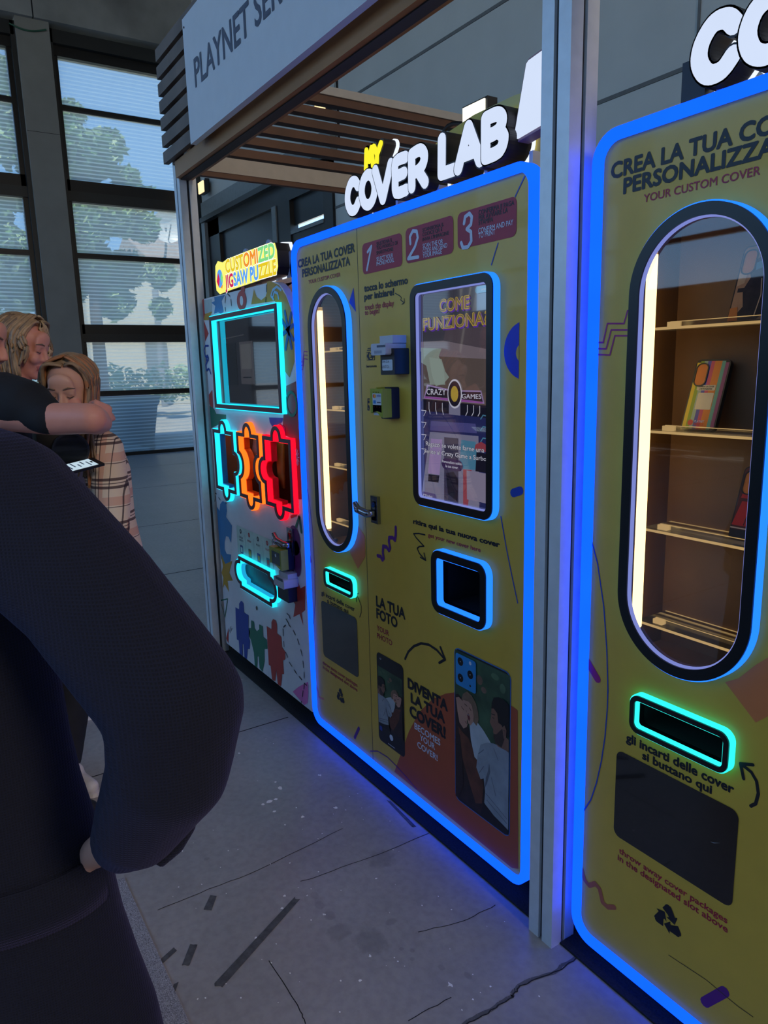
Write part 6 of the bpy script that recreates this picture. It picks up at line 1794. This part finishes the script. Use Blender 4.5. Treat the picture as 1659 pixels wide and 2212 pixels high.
def waffle():
    M = bpy.data.materials.new('navy_waffle_knit'); M.use_nodes = True
    n = M.node_tree; b = n.nodes['Principled BSDF']; b.inputs['Roughness'].default_value = .95
    b.inputs['Sheen Weight'].default_value = .22; b.inputs['Sheen Roughness'].default_value = .45; b.inputs['Sheen Tint'].default_value = lin((120, 110, 180)) + (1,)
    t = n.nodes.new('ShaderNodeTexCoord')
    ws = []
    for v, per in (((0, 0, 1), .0042), (tuple(RH * .85 + FH * .5), .0042)):
        d = n.nodes.new('ShaderNodeVectorMath'); d.operation = 'DOT_PRODUCT'; d.inputs[1].default_value = tuple(x * 2 * math.pi / per for x in v); n.links.new(t.outputs['Object'], d.inputs[0])
        s = n.nodes.new('ShaderNodeMath'); s.operation = 'SINE'; n.links.new(d.outputs['Value'], s.inputs[0]); ws.append(s.outputs[0])
    mx_ = n.nodes.new('ShaderNodeMath'); mx_.operation = 'MAXIMUM'; n.links.new(ws[0], mx_.inputs[0]); n.links.new(ws[1], mx_.inputs[1])
    z = n.nodes.new('ShaderNodeTexNoise'); z.inputs['Scale'].default_value = 500; n.links.new(t.outputs['Object'], z.inputs['Vector'])
    ad = n.nodes.new('ShaderNodeMath'); ad.operation = 'ADD'; n.links.new(mx_.outputs[0], ad.inputs[0]); n.links.new(z.outputs['Fac'], ad.inputs[1])
    bp = n.nodes.new('ShaderNodeBump'); bp.inputs['Strength'].default_value = .35; bp.inputs['Distance'].default_value = .0015; n.links.new(ad.outputs[0], bp.inputs['Height']); n.links.new(bp.outputs[0], b.inputs['Normal'])
    mr = n.nodes.new('ShaderNodeMapRange'); mr.inputs['From Min'].default_value = -.2; mr.inputs['From Max'].default_value = 1.8; n.links.new(ad.outputs[0], mr.inputs['Value'])
    c = n.nodes.new('ShaderNodeMixRGB'); c.inputs[1].default_value = lin((8, 10, 22)) + (1,); c.inputs[2].default_value = lin((20, 23, 44)) + (1,); n.links.new(mr.outputs[0], c.inputs[0]); n.links.new(c.outputs[0], b.inputs['Base Color'])
    return M


def eye_marks(parent_body, c, Rm, s, open_=.0):
    """lowered lids with lashes, and brows"""
    P = lambda x, y, z: Vector(c) + Rm @ Vector((x * s, y * s, z * s))
    for x in (-1, 1):
        k = MB(); k.tube([P(x * .018, .0905, .0075), P(x * .030, .0935, .0040), P(x * .043, .0870, .0080)], [.0008 * s, .0020 * s, .0010 * s], LASH, 6); k.build('eyelash', parent_body)
        k = MB(); k.tube([P(x * .014, .0975, .0345), P(x * .030, .0955, .0395), P(x * .050, .0835, .0350)], [.0024 * s, .0028 * s, .0012 * s], BROW, 6); k.build('eyebrow', parent_body)


# ---------------------------------------------------------------- girl in the plaid shirt
hc = at(154, 846, 2.40)
g0 = Vector((hc.x, hc.y, 0))
girl = thing('person', g0, 'long-haired child in a pink and cream plaid shirt looking down', 'person')
fw = (-FH * 1.0 + RH * .02 - UP * .26).normalized(); RM = frame(fw)
k = MB()
head(k, hc, RM, .93, SKIN)
nk = hc + Vector((0, 0, -.10)) + FH * .035; zs = hc.z - .185
sh = Vector((hc.x, hc.y, zs)) + FH * .05
chain(k, [hc - UP * .05 + FH * .02, sh], [.043, .047], SKIN)
loft(k, [(sh + UP * .005, .10, .06, RH), (sh - UP * .06, .13, .075, RH), (sh - UP * .25, .115, .075, RH), (sh - UP * .42, .125, .08, RH), (sh - UP * .52, .12, .08, RH)], SKIN)
handsP = []
for sd in (1, -1):
    s0 = at(224, 972, 2.42) if sd > 0 else sh + RH * .135 * sd - UP * .03; el = at(243, 1078, 2.38) if sd > 0 else s0 - UP * .24 - RH * .05 - FH * .02; wr = at(250, 1150, 2.36) if sd > 0 else el + (Vector((0, 0, -.10)) - FH * .16 - RH * .06 * sd)
    chain(k, [sh, s0, el, wr], [.05, .042, .034, .024], SKIN); hand(k, wr, (wr - el), RH * -sd + UP * .2, .85, SKIN, side=sd); handsP.append((s0, el, wr))
    hp = sh - UP * .52 + RH * (.075 * sd - .06); fq = onZ(150 if sd > 0 else 96, 1690); an = Vector((fq[0], fq[1], .07)); kn = (hp + an) / 2 - RH * .04
    chain(k, [hp, kn, an, an + (RH * .7 - FH * .5) * .08 - UP * .035], [.078, .055, .038, .03], SKIN); girl_legs = globals().setdefault('girl_legs', []); girl_legs.append((hp, kn, an))


def face_assign(c, Rm, s, offs=0):
    Ri = np.array(Rm.inverted())

    def f(cen):
        q = (cen - np.array(c)) @ Ri.T / s
        i = np.zeros(len(cen))
        i[(np.abs(q[:, 0]) < .024) & (np.abs(q[:, 2] + .0575) < .010) & (q[:, 1] > .086)] = 1
        i[(np.abs(np.abs(q[:, 0]) - .036) < .02) & (np.abs(q[:, 2] + .022) < .02) & (q[:, 1] > .07)] = 2
        return i
    return f


gb = grown('body', girl, k, .0062, 4, face_assign(hc, RM, .93), (LIP, SKIN2))
eye_marks(gb, hc, RM, .93)
k = MB(); PL = plaid()
loft(k, [(sh + UP * .028, .065, .06, RH), (sh + UP * .0, .13, .085, RH), (sh - UP * .08, .15, .11, RH), (sh - UP * .25, .15, .115, RH), (sh - UP * .45, .18, .125, RH), (sh - UP * .58, .185, .125, RH)], PL)
for sd, (s0, el, wr) in zip((1, -1), handsP):
    chain(k, [s0 - RH * .04 * sd, s0, el, wr], [.07, .066, .058, .044], PL)
for (u, z_) in ((.10, -.16), (.12, -.30), (-.05, -.4)):
    k.capsule(sh + RH * u - FH * .10 + UP * z_, sh + RH * (u + .05) - FH * .09 + UP * (z_ - .10), .014, .010, PL)
shirt = grown('plaid_shirt', girl, k, .0085, 3)
k = MB(); loft(k, [(sh - UP * .02 - FH * .06, .05, .055, RH), (sh - UP * .25 - FH * .075, .062, .065, RH), (sh - UP * .50 - FH * .085, .065, .07, RH)], mat('lilac_tee', (196, 168, 182), .9, var=.06)); grown('t_shirt', girl, k, .01, 3)
k = MB()
for hp, kn, an in girl_legs: chain(k, [hp, kn, an + UP * .02], [.10, .070, .052], DENIM)
loft(k, [(sh - UP * .50, .15, .10, RH), (sh - UP * .62, .16, .105, RH)], DENIM); grown('trousers', girl, k, .012, 3)
for hp, kn, an in girl_legs: shoe(girl, (an.x, an.y), RH * .7 - FH * .5, SHOEW, .85)
HA = mat('hair_ash_blond', (150, 122, 92), .5, var=.25, scale=30); HB = mat('hair_copper', (170, 112, 70), .5, var=.25, scale=30); HC = mat('hair_dark_blond', (118, 94, 70), .5, var=.25, scale=30)
k = MB()
P = lambda x, y, z: hc + RM @ Vector((x * .93, y * .93, z * .93))
k.ball(P(0, -.028, .045), (.083 * .93, .094 * .93, .088 * .93), HA, RM, 26, 18)
k.build('hair_cap', girl, smooth=True)
k = MB()
rd = random.Random(3)
DH = -UP                                                # locks fall straight down whatever the tilt of the head
for i in range(150):
    sd = 1 if i % 2 else -1; t = rd.random()
    th = math.radians(12 + 140 * t)                     # from the temple round to the nape
    root_ = P(.004 * sd - .012, .056 - .12 * t, .112 + .022 * math.sin(math.pi * min(1, t + .25)) - (.022 if t < .12 else 0))
    side = P(sd * (.074 + .012 * rd.random()), .052 * math.cos(th) - .012, .05 + rd.uniform(-.01, .01))
    mid = P(sd * .050, .062 - .12 * t, .112)
    Ln = (.34 if sd > 0 else .30) + rd.uniform(-.06, .05)
    a1 = side + DH * .10 + RH * sd * .006 - FH * rd.uniform(0, .015); a2 = a1 + DH * (Ln - .1) * .45 - FH * (.035 if t < .5 else -.02) + RH * (sd * -.004 + rd.uniform(-.012, .012)); a3 = a2 + DH * (Ln - .1) * .55 - FH * (.022 if t < .5 else -.01) + RH * rd.uniform(-.03, .02)
    r_ = rd.uniform(.0035, .006)
    sp_ = smoothed([root_, mid, side, a1, a2, a3], 3); k.tube(sp_, [r_ * (.7 + .7 * min(1, i_ / 6)) * (1 - .6 * max(0, (i_ - 11) / 4)) for i_ in range(len(sp_))], (HA, HC, HA)[i % 3] if rd.random() < .55 else HB, 6)
k.build('hair', girl, smooth=True)

# ---------------------------------------------------------------- blond woman in profile
hw = at(47, 752, 2.80)
w0 = Vector((hw.x, hw.y, 0))
wom = thing('person', w0, 'woman with chin-length blond hair seen in profile, looking down to the right', 'person')
fw = (RH * 1.0 - FH * .10 - UP * .30).normalized(); RW = frame(fw); s_ = .98
k = MB(); head(k, hw, RW, s_, SKIN2)
sw = Vector((hw.x, hw.y, hw.z - .235)) - RH * .045
rx = FH                                                   # her shoulders run along the line of sight
chain(k, [hw - UP * .05 - RH * .02, sw], [.048, .054], SKIN2)
loft(k, [(sw, .12, .07, rx), (sw - UP * .07, .165, .09, rx), (sw - UP * .28, .135, .09, rx), (sw - UP * .42, .14, .09, rx), (sw - UP * .55, .15, .10, rx)], SKIN2)
wh = at(166, 944, 2.44)
for sd in (1, -1):
    s0 = sw + rx * .17 * sd - UP * .03
    if sd < 0:
        el = s0 - UP * .24 + RH * .08; wr = wh - (RH * .05 + UP * .005); ar = (wr - el)
        chain(k, [sw, s0, el, wr], [.055, .045, .036, .026], SKIN2); hand(k, wr, RH * .9 - UP * .25 - FH * .2, -UP * .8 - FH * .2, .92, SKIN2, curl=(.55, .6, .65, .7), side=-1)
    else:
        el = s0 - UP * .27; wr = el - UP * .12 + RH * .20; chain(k, [sw, s0, el, wr], [.055, .045, .036, .026], SKIN2); hand(k, wr, RH, -UP, .92, SKIN2)
    armp = (s0, el, wr) if sd < 0 else None
    if armp: arm_w = armp
    else: arm_w2 = (s0, el, wr)
    hp = sw - UP * .56 + rx * .085 * sd; an = Vector((hp.x, hp.y, .08))
    if sd < 0: fq = onZ(128, 1550); an = Vector((fq[0], fq[1], .08))
    kn = Vector(((hp.x + an.x) / 2, (hp.y + an.y) / 2, .46)) + RH * .02; chain(k, [hp, kn, an, an + RH * .08 - UP * .04], [.088, .06, .04, .03], SKIN2); wom_legs = globals().setdefault('wom_legs', []); wom_legs.append((hp, kn, an))
wb = grown('body', wom, k, .0065, 4, face_assign(hw, RW, s_), (LIP, SKIN2)); eye_marks(wb, hw, RW, s_)
k = MB(); TOPW = mat('charcoal_top', (34, 36, 44), .9, var=.1)
loft(k, [(sw + UP * .02, .07, .065, rx), (sw - UP * .01, .17, .09, rx), (sw - UP * .10, .19, .115, rx), (sw - UP * .35, .165, .115, rx), (sw - UP * .62, .19, .13, rx)], TOPW)
for (s0, el, wr) in (arm_w, arm_w2): chain(k, [s0, el, el.lerp(wr, .45)], [.066, .055, .045], TOPW)
grown('top', wom, k, .01, 3)
k = MB()
for hp, kn, an in wom_legs:
    chain(k, [hp, kn, an + UP * .02], [.11, .08, .055], DENIM); shoe(wom, (an.x, an.y), RH, SHOED)
grown('trousers', wom, k, .013, 3)
WA = mat('hair_blond', (196, 168, 130), .45, var=.22, scale=40); WB_ = mat('hair_blond_root', (120, 96, 76), .45, var=.25, scale=40); WC = mat('hair_honey', (168, 134, 98), .45, var=.22, scale=40)
P = lambda x, y, z: hw + RW @ Vector((x * s_, y * s_, z * s_))
k = MB(); k.ball(P(0, -.030, .046), (.083 * s_, .092 * s_, .088 * s_), WC, RW, 26, 18); k.ball(P(0, -.050, -.02), (.072 * s_, .065 * s_, .09 * s_), WC, RW, 20, 14); k.build('hair_cap', wom, smooth=True)
k = MB(); rd = random.Random(8)
for i in range(170):
    sd = 1 if i % 2 else -1; t = rd.random()
    root_ = P(.012 * sd, .060 - .115 * t, .118 + .020 * math.sin(math.pi * min(1, t + .25)) - (.018 if t < .12 else 0))
    mid = P(sd * .050, .062 - .12 * t, .114)
    y1 = .048 - .128 * t
    side = P(sd * (.076 + .012 * rd.random()), y1, .055 + rd.uniform(-.01, .01))
    Ln = rd.uniform(.135, .175) * (1 if t > .18 else .62)
    a1 = side - UP * Ln * .5 - RH * (.006 if t > .15 else -.012); a2 = side - UP * Ln - RH * (.0 if t > .2 else .01) + RH * rd.uniform(-.008, .006)
    r_ = rd.uniform(.0035, .006)
    sp_ = smoothed([root_, mid, side, a1, a2], 3); k.tube(sp_, [r_ * (.8 + .6 * min(1, i_ / 6)) * (1 - .5 * max(0, (i_ - 9) / 3)) for i_ in range(len(sp_))], WB_ if rd.random() < .3 else (WA, WC)[i % 2], 6)
for i in range(26):                                       # loose front strands swept back from the brow
    t = rd.random(); p0 = P(-.02 + .04 * t, .074, .098 - .01 * t); p1 = P(-.07 - .008 * t, .066 - .02 * t, .062 - .02 * t); p2 = P(-.080, .02 - .03 * t, .02 - .03 * t)
    k.tube([P(-.005, .055, .122), p0 + UP * .008, p1, p2], [.003, .005, .0045, .002], (WA, WC, WA)[i % 3], 6)
k.build('hair', wom, smooth=True)

# ---------------------------------------------------------------- person in the black T-shirt, arm raised
e0 = at(196, 904, 2.0); s0 = at(2, 878, 2.12); hd = at(-66, 742, 2.20)
m0 = Vector((hd.x, hd.y, 0))
man = thing('person', m0, 'person in a black T-shirt reaching a bare arm round in front of the child', 'person')
k = MB()
fwm = (RH * .95 + FH * .1 - UP * .25).normalized(); RMn = frame(fwm)
head(k, hd, RMn, 1.0, SKIN2)
sm = Vector((hd.x, hd.y, hd.z - .24)) - RH * .02
chain(k, [hd - UP * .05, sm], [.056, .064], SKIN2)
ax_ = (s0 - sm); ax_.z = 0; ax_.normalize()
loft(k, [(sm, .13, .085, ax_), (sm - UP * .08, .19, .11, ax_), (sm - UP * .3, .17, .115, ax_), (sm - UP * .5, .16, .11, ax_), (sm - UP * .6, .16, .11, ax_)], SKIN2)
w1 = at(222, 915, 2.22)
chain(k, [sm, s0, at(112, 905, 2.04), e0, e0.lerp(w1, .4), w1], [.07, .072, .046, .043, .041, .028], SKIN2)
hand(k, w1, UP * .80 + FH * .5 - RH * .12, -RH * .7 + FH * .5, .80, SKIN2, curl=(1.25, 1.3, 1.3, 1.3), side=-1, thumb=(.5, .9))
s2 = sm - ax_ * .2 - UP * .03; el2 = s2 - UP * .28; wr2 = el2 + RH * .2 + UP * .02
chain(k, [sm, s2, el2, wr2], [.07, .06, .044, .03], SKIN2); hand(k, wr2, RH, UP, 1, SKIN2)
for sd in (1, -1):
    hp = sm - UP * .62 + ax_ * .095 * sd; chain(k, [hp, Vector((hp.x, hp.y, .48)), Vector((hp.x, hp.y, .08))], [.095, .065, .045], SKIN2)
mbd = grown('body', man, k, .0068, 4, face_assign(hd, RMn, 1.0), (LIP, SKIN2)); eye_marks(mbd, hd, RMn, 1.0)
k = MB()
loft(k, [(sm + UP * .035, .085, .075, ax_), (sm + UP * .005, .19, .115, ax_), (sm - UP * .10, .225, .14, ax_), (sm - UP * .35, .21, .145, ax_), (sm - UP * .66, .21, .15, ax_)], BLACKTEE)
chain(k, [s0 - ax_ * .04, at(8, 866, 2.12), at(60, 876, 2.08), at(112, 902, 2.04)], [.09, .085, .074, .045], BLACKTEE)
chain(k, [at(30, 880, 2.1), at(106, 905, 2.035)], [.06, .046], BLACKTEE)
chain(k, [s2, s2 - UP * .2], [.085, .075], BLACKTEE)
tee = grown('t_shirt', man, k, .009, 4)
k = MB()
for sd in (1, -1):
    hp = sm - UP * .62 + ax_ * .10 * sd; chain(k, [hp, Vector((hp.x, hp.y, .48)), Vector((hp.x, hp.y, .09))], [.12, .09, .075], DENIM)
    shoe(man, (hp.x, hp.y), RH, SHOED)
grown('trousers', man, k, .014, 3)
k = MB(); k.ball(hd + RMn @ Vector((0, -.022, .040)), (.081, .095, .086), mat('hair_brown', (52, 40, 32), .6, var=.3, scale=60), RMn, 26, 18); k.build('hair', man, smooth=True)

# camera with a round hood held below the arm, and a lit phone
cc = at(142, 966, 2.30)
cam_t = thing('camera', cc, 'black camera with a big round lens hood held under the raised bare arm', 'camera')
k = MB(); axd = (RH * .55 - FH * .75 - UP * .10).normalized(); CB = mat('camera_black', (22, 20, 23), .5, var=.1)
k.obox(cc - axd * .05 - RH * .02 + UP * .0, .12, .06, .085, frame(axd), CB); k.obox(cc - axd * .05 - RH * .02 + UP * .05, .045, .045, .03, frame(axd), CB); k.build('camera_body', cam_t)
k = MB(); k.tube([cc - axd * .03, cc + axd * .02, cc + axd * .022, cc + axd * .062, cc + axd * .062, cc + axd * .03], [.034, .036, .046, .056, .050, .034], CB, 28); k.build('lens_hood', cam_t, smooth=False)
k = MB(); k.cyl(cc + axd * .032, axd, .033, .004, BLKG, 24); k.build('lens', cam_t)
k = MB(); k.tube([cc - axd * .05 - RH * .08 + UP * .02, cc - RH * .10 - UP * .03, at(128, 1035, 2.34), at(150, 1010, 2.36)], .006, CB, 6); k.build('strap', cam_t, smooth=True)
pc_ = at(170, 1008, 2.24)
ph = thing('phone', pc_, 'small phone with a bright white screen held low in front of the plaid shirt', 'phone')
uu = (RH * .52 + UP * .10 + FH * .62).normalized(); nn = (-FH * .45 + UP * .88 - RH * .1); nn = (nn - uu * nn.dot(uu)).normalized(); vv = uu.cross(nn)
PM = Matrix((uu, nn, vv)).transposed()
k = MB(); k.obox(pc_, .135, .008, .066, PM, mat('phone_dark', (24, 24, 28), .4)); k.build('phone_body', ph)
k = MB(); k.obox(pc_ + nn * .0045 - uu * .006, .11, .001, .058, PM, glow('phone_screen_light', (.62, .80, .92), .85, .05)); sc_ = k.build('phone_screen', ph)
k = MB()
for i in range(6): k.obox(pc_ + nn * .0054 + uu * (-.045 + .015 * i) + vv * (.006 if i % 2 else -.008), .004, .0006, .022 + .006 * (i % 3), PM, mat('screen_text_grey', (120, 140, 160), .5))
k.obox(pc_ + nn * .0054 + uu * .043, .006, .0006, .012, PM, BLKP); k.build('screen_text', sc_)

# ---------------------------------------------------------------- person in the navy coat, close by on the left
WF = waffle()
c_at = lambda x, y, d: at(x, y, d)
hf = at(-262, 640, 1.055); f0 = Vector((hf.x, hf.y, 0))
front = thing('person', f0, 'person close to the lens in a long navy waffle-knit coat, hand on hip', 'person')
fwf = (FH * .55 - RH * .8 - UP * .1).normalized(); RF = frame(fwf)
SH_ = c_at(0, 1092, 1.10); M1 = c_at(192, 1280, 1.02); E_ = c_at(378, 1518, .95); G1 = c_at(366, 1655, .955); G2 = c_at(300, 1776, 1.0); HW = c_at(206, 1842, 1.205)
k = MB(); head(k, hf, RF, 1.0, SKIN)
sc0 = Vector((hf.x, hf.y, hf.z - .25)); ux = (SH_ - sc0); ux.z = 0; ux.normalize()
chain(k, [hf - UP * .05, sc0], [.05, .056], SKIN)
loft(k, [(sc0, .13, .08, ux), (sc0 - UP * .1, .17, .10, ux), (sc0 - UP * .35, .14, .10, ux), (sc0 - UP * .55, .15, .09, ux), (sc0 - UP * .62, .15, .09, ux)], SKIN)
chain(k, [sc0 - UP * .05, SH_, M1, E_, G1, G2, HW], [.06, .06, .05, .042, .040, .032, .026], SKIN)
hand(k, HW, (at(110, 1880, 1.36) - HW), -RH + FH * .2, .85, SKIN, curl=(.3, .32, .35, .4), side=-1)
s2 = sc0 - ux * .2 - UP * .05; el = s2 - UP * .28; wr = el - UP * .22 + FH * .1; chain(k, [sc0 - UP * .05, s2, el, wr], [.06, .055, .042, .028], SKIN); hand(k, wr, -UP + FH * .2, ux, .95, SKIN)
for sd in (1, -1):
    hp = sc0 - UP * .64 + ux * .09 * sd; chain(k, [hp, Vector((hp.x, hp.y, .46)), Vector((hp.x, hp.y, .08))], [.075, .055, .042], SKIN)
fb = grown('body', front, k, .007, 4, face_assign(hf, RF, 1.0), (LIP, SKIN2)); eye_marks(fb, hf, RF, 1.0)
k = MB(); DARKH = mat('hair_dark_brown', (44, 34, 30), .5, var=.3, scale=60)
k.ball(hf + RF @ Vector((0, -.026, .042)), (.084, .096, .090), DARKH, RF, 26, 18); k.ball(hf + RF @ Vector((0, -.06, -.04)), (.072, .06, .10), DARKH, RF, 22, 14); k.build('hair', front, smooth=True)
k = MB()
uxh = RH


def row(yy, xr, dep):
    """a level section of the coat whose right edge is seen at photo column xr; the coat hangs plumb"""
    d = 1.085 / (1 - .000123 * (yy - 830)); cx = -215 + .1 * (yy - 1080)
    pr, p_l = c_at(xr, yy, d), c_at(cx - min(xr - cx, .235 * 1572 / d), yy, d)
    c = (pr + p_l) / 2; p_l.z = pr.z = c.z
    return (c, (pr - p_l).length / 2, dep, (pr - p_l))


loft(k, [row(1050, -70, .06), row(1085, -15, .09), row(1200, 40, .12), row(1400, 98, .135), row(1500, 126, .135), row(1600, 144, .135), row(1700, 168, .14), row(1800, 202, .145), row(1900, 238, .15),
          row(2000, 262, .155), row(2100, 296, .165), row(2200, 336, .17), row(2330, 368, .175)], WF, 40)
chain(k, [c_at(-150, 1020, 1.13), SH_, M1, E_], [.10, .114, .097, .091], WF)
chain(k, [E_, G1, G2, c_at(272, 1806, 1.03)], [.091, .081, .062, .050], WF)
k.ball(sc0 + UP * .03, (.11, .09, .06), WF); chain(k, [sc0 - UP * .02, s2], [.09, .10], WF)
chain(k, [s2 + ux * .05, s2, el, wr], [.10, .105, .085, .065], WF)
for a, b, r in (((300, 1440), (420, 1400), .018), ((250, 1500), (430, 1560), .02), ((330, 1660), (470, 1610), .018), ((270, 1720), (420, 1720), .02), ((130, 1330), (250, 1450), .02), ((240, 1800), (380, 1775), .016)):
    mid_d = .93 if a[1] < 1560 else .925
    k.capsule(c_at(*a, mid_d + .03), c_at(*b, mid_d + .02), r * .6, r, WF)
coat = grown('coat', front, k, .0085, 5)
k = MB()                                                  # loose belt end hanging behind the cuff
chain(k, [c_at(402, 1782, 1.0), c_at(380, 1826, 1.0), c_at(350, 1862, 1.0)], [.014, .012, .007], WF); chain(k, [c_at(352, 1815, 1.0), c_at(344, 1862, 1.0)], [.011, .006], WF); grown('belt_end', coat, k, .004, 3)
k = MB()                                                  # patch pocket
pk_ = [c_at(60 + 18 * t, 1830 + 10 * t, 1.0) for t in range(3)]
rows_ = [row(1830, 224, .153), row(1885, 244, .157), row(1925, 250, .161)]
k2 = []
for c, a, d_, u in rows_:
    u = u.normalized(); w_ = UP.cross(u)
    if w_.dot(FH) > 0: w_ = -w_
    k2.append([c + u * a * math.cos(t) + w_ * d_ * math.sin(t) for t in [math.radians(8 + 100 * i / 24) for i in range(25)]])
k.add([q for r_ in k2 for q in r_] + [q + FH * .006 for r_ in k2 for q in r_], [(i * 25 + j, i * 25 + j + 1, (i + 1) * 25 + j + 1, (i + 1) * 25 + j) for i in range(2) for j in range(24)] + [(75 + i * 25 + j, 75 + i * 25 + j + 1, 75 + (i + 1) * 25 + j + 1, 75 + (i + 1) * 25 + j) for i in range(2) for j in range(24)] + [(50 + j, 51 + j, 126 + j, 125 + j) for j in range(24)], WF)
k.build('pocket', coat, smooth=True)
k = MB()
for sd in (1, -1):
    hp = sc0 - UP * .64 + ux * .095 * sd; chain(k, [hp, Vector((hp.x, hp.y, .46)), Vector((hp.x, hp.y, .09))], [.08, .07, .055], DENIM); shoe(front, (hp.x, hp.y), fwf, SHOED)
grown('trousers', front, k, .014, 3)

for o in list(bpy.data.objects):
    if 'base' in o: del o['base']
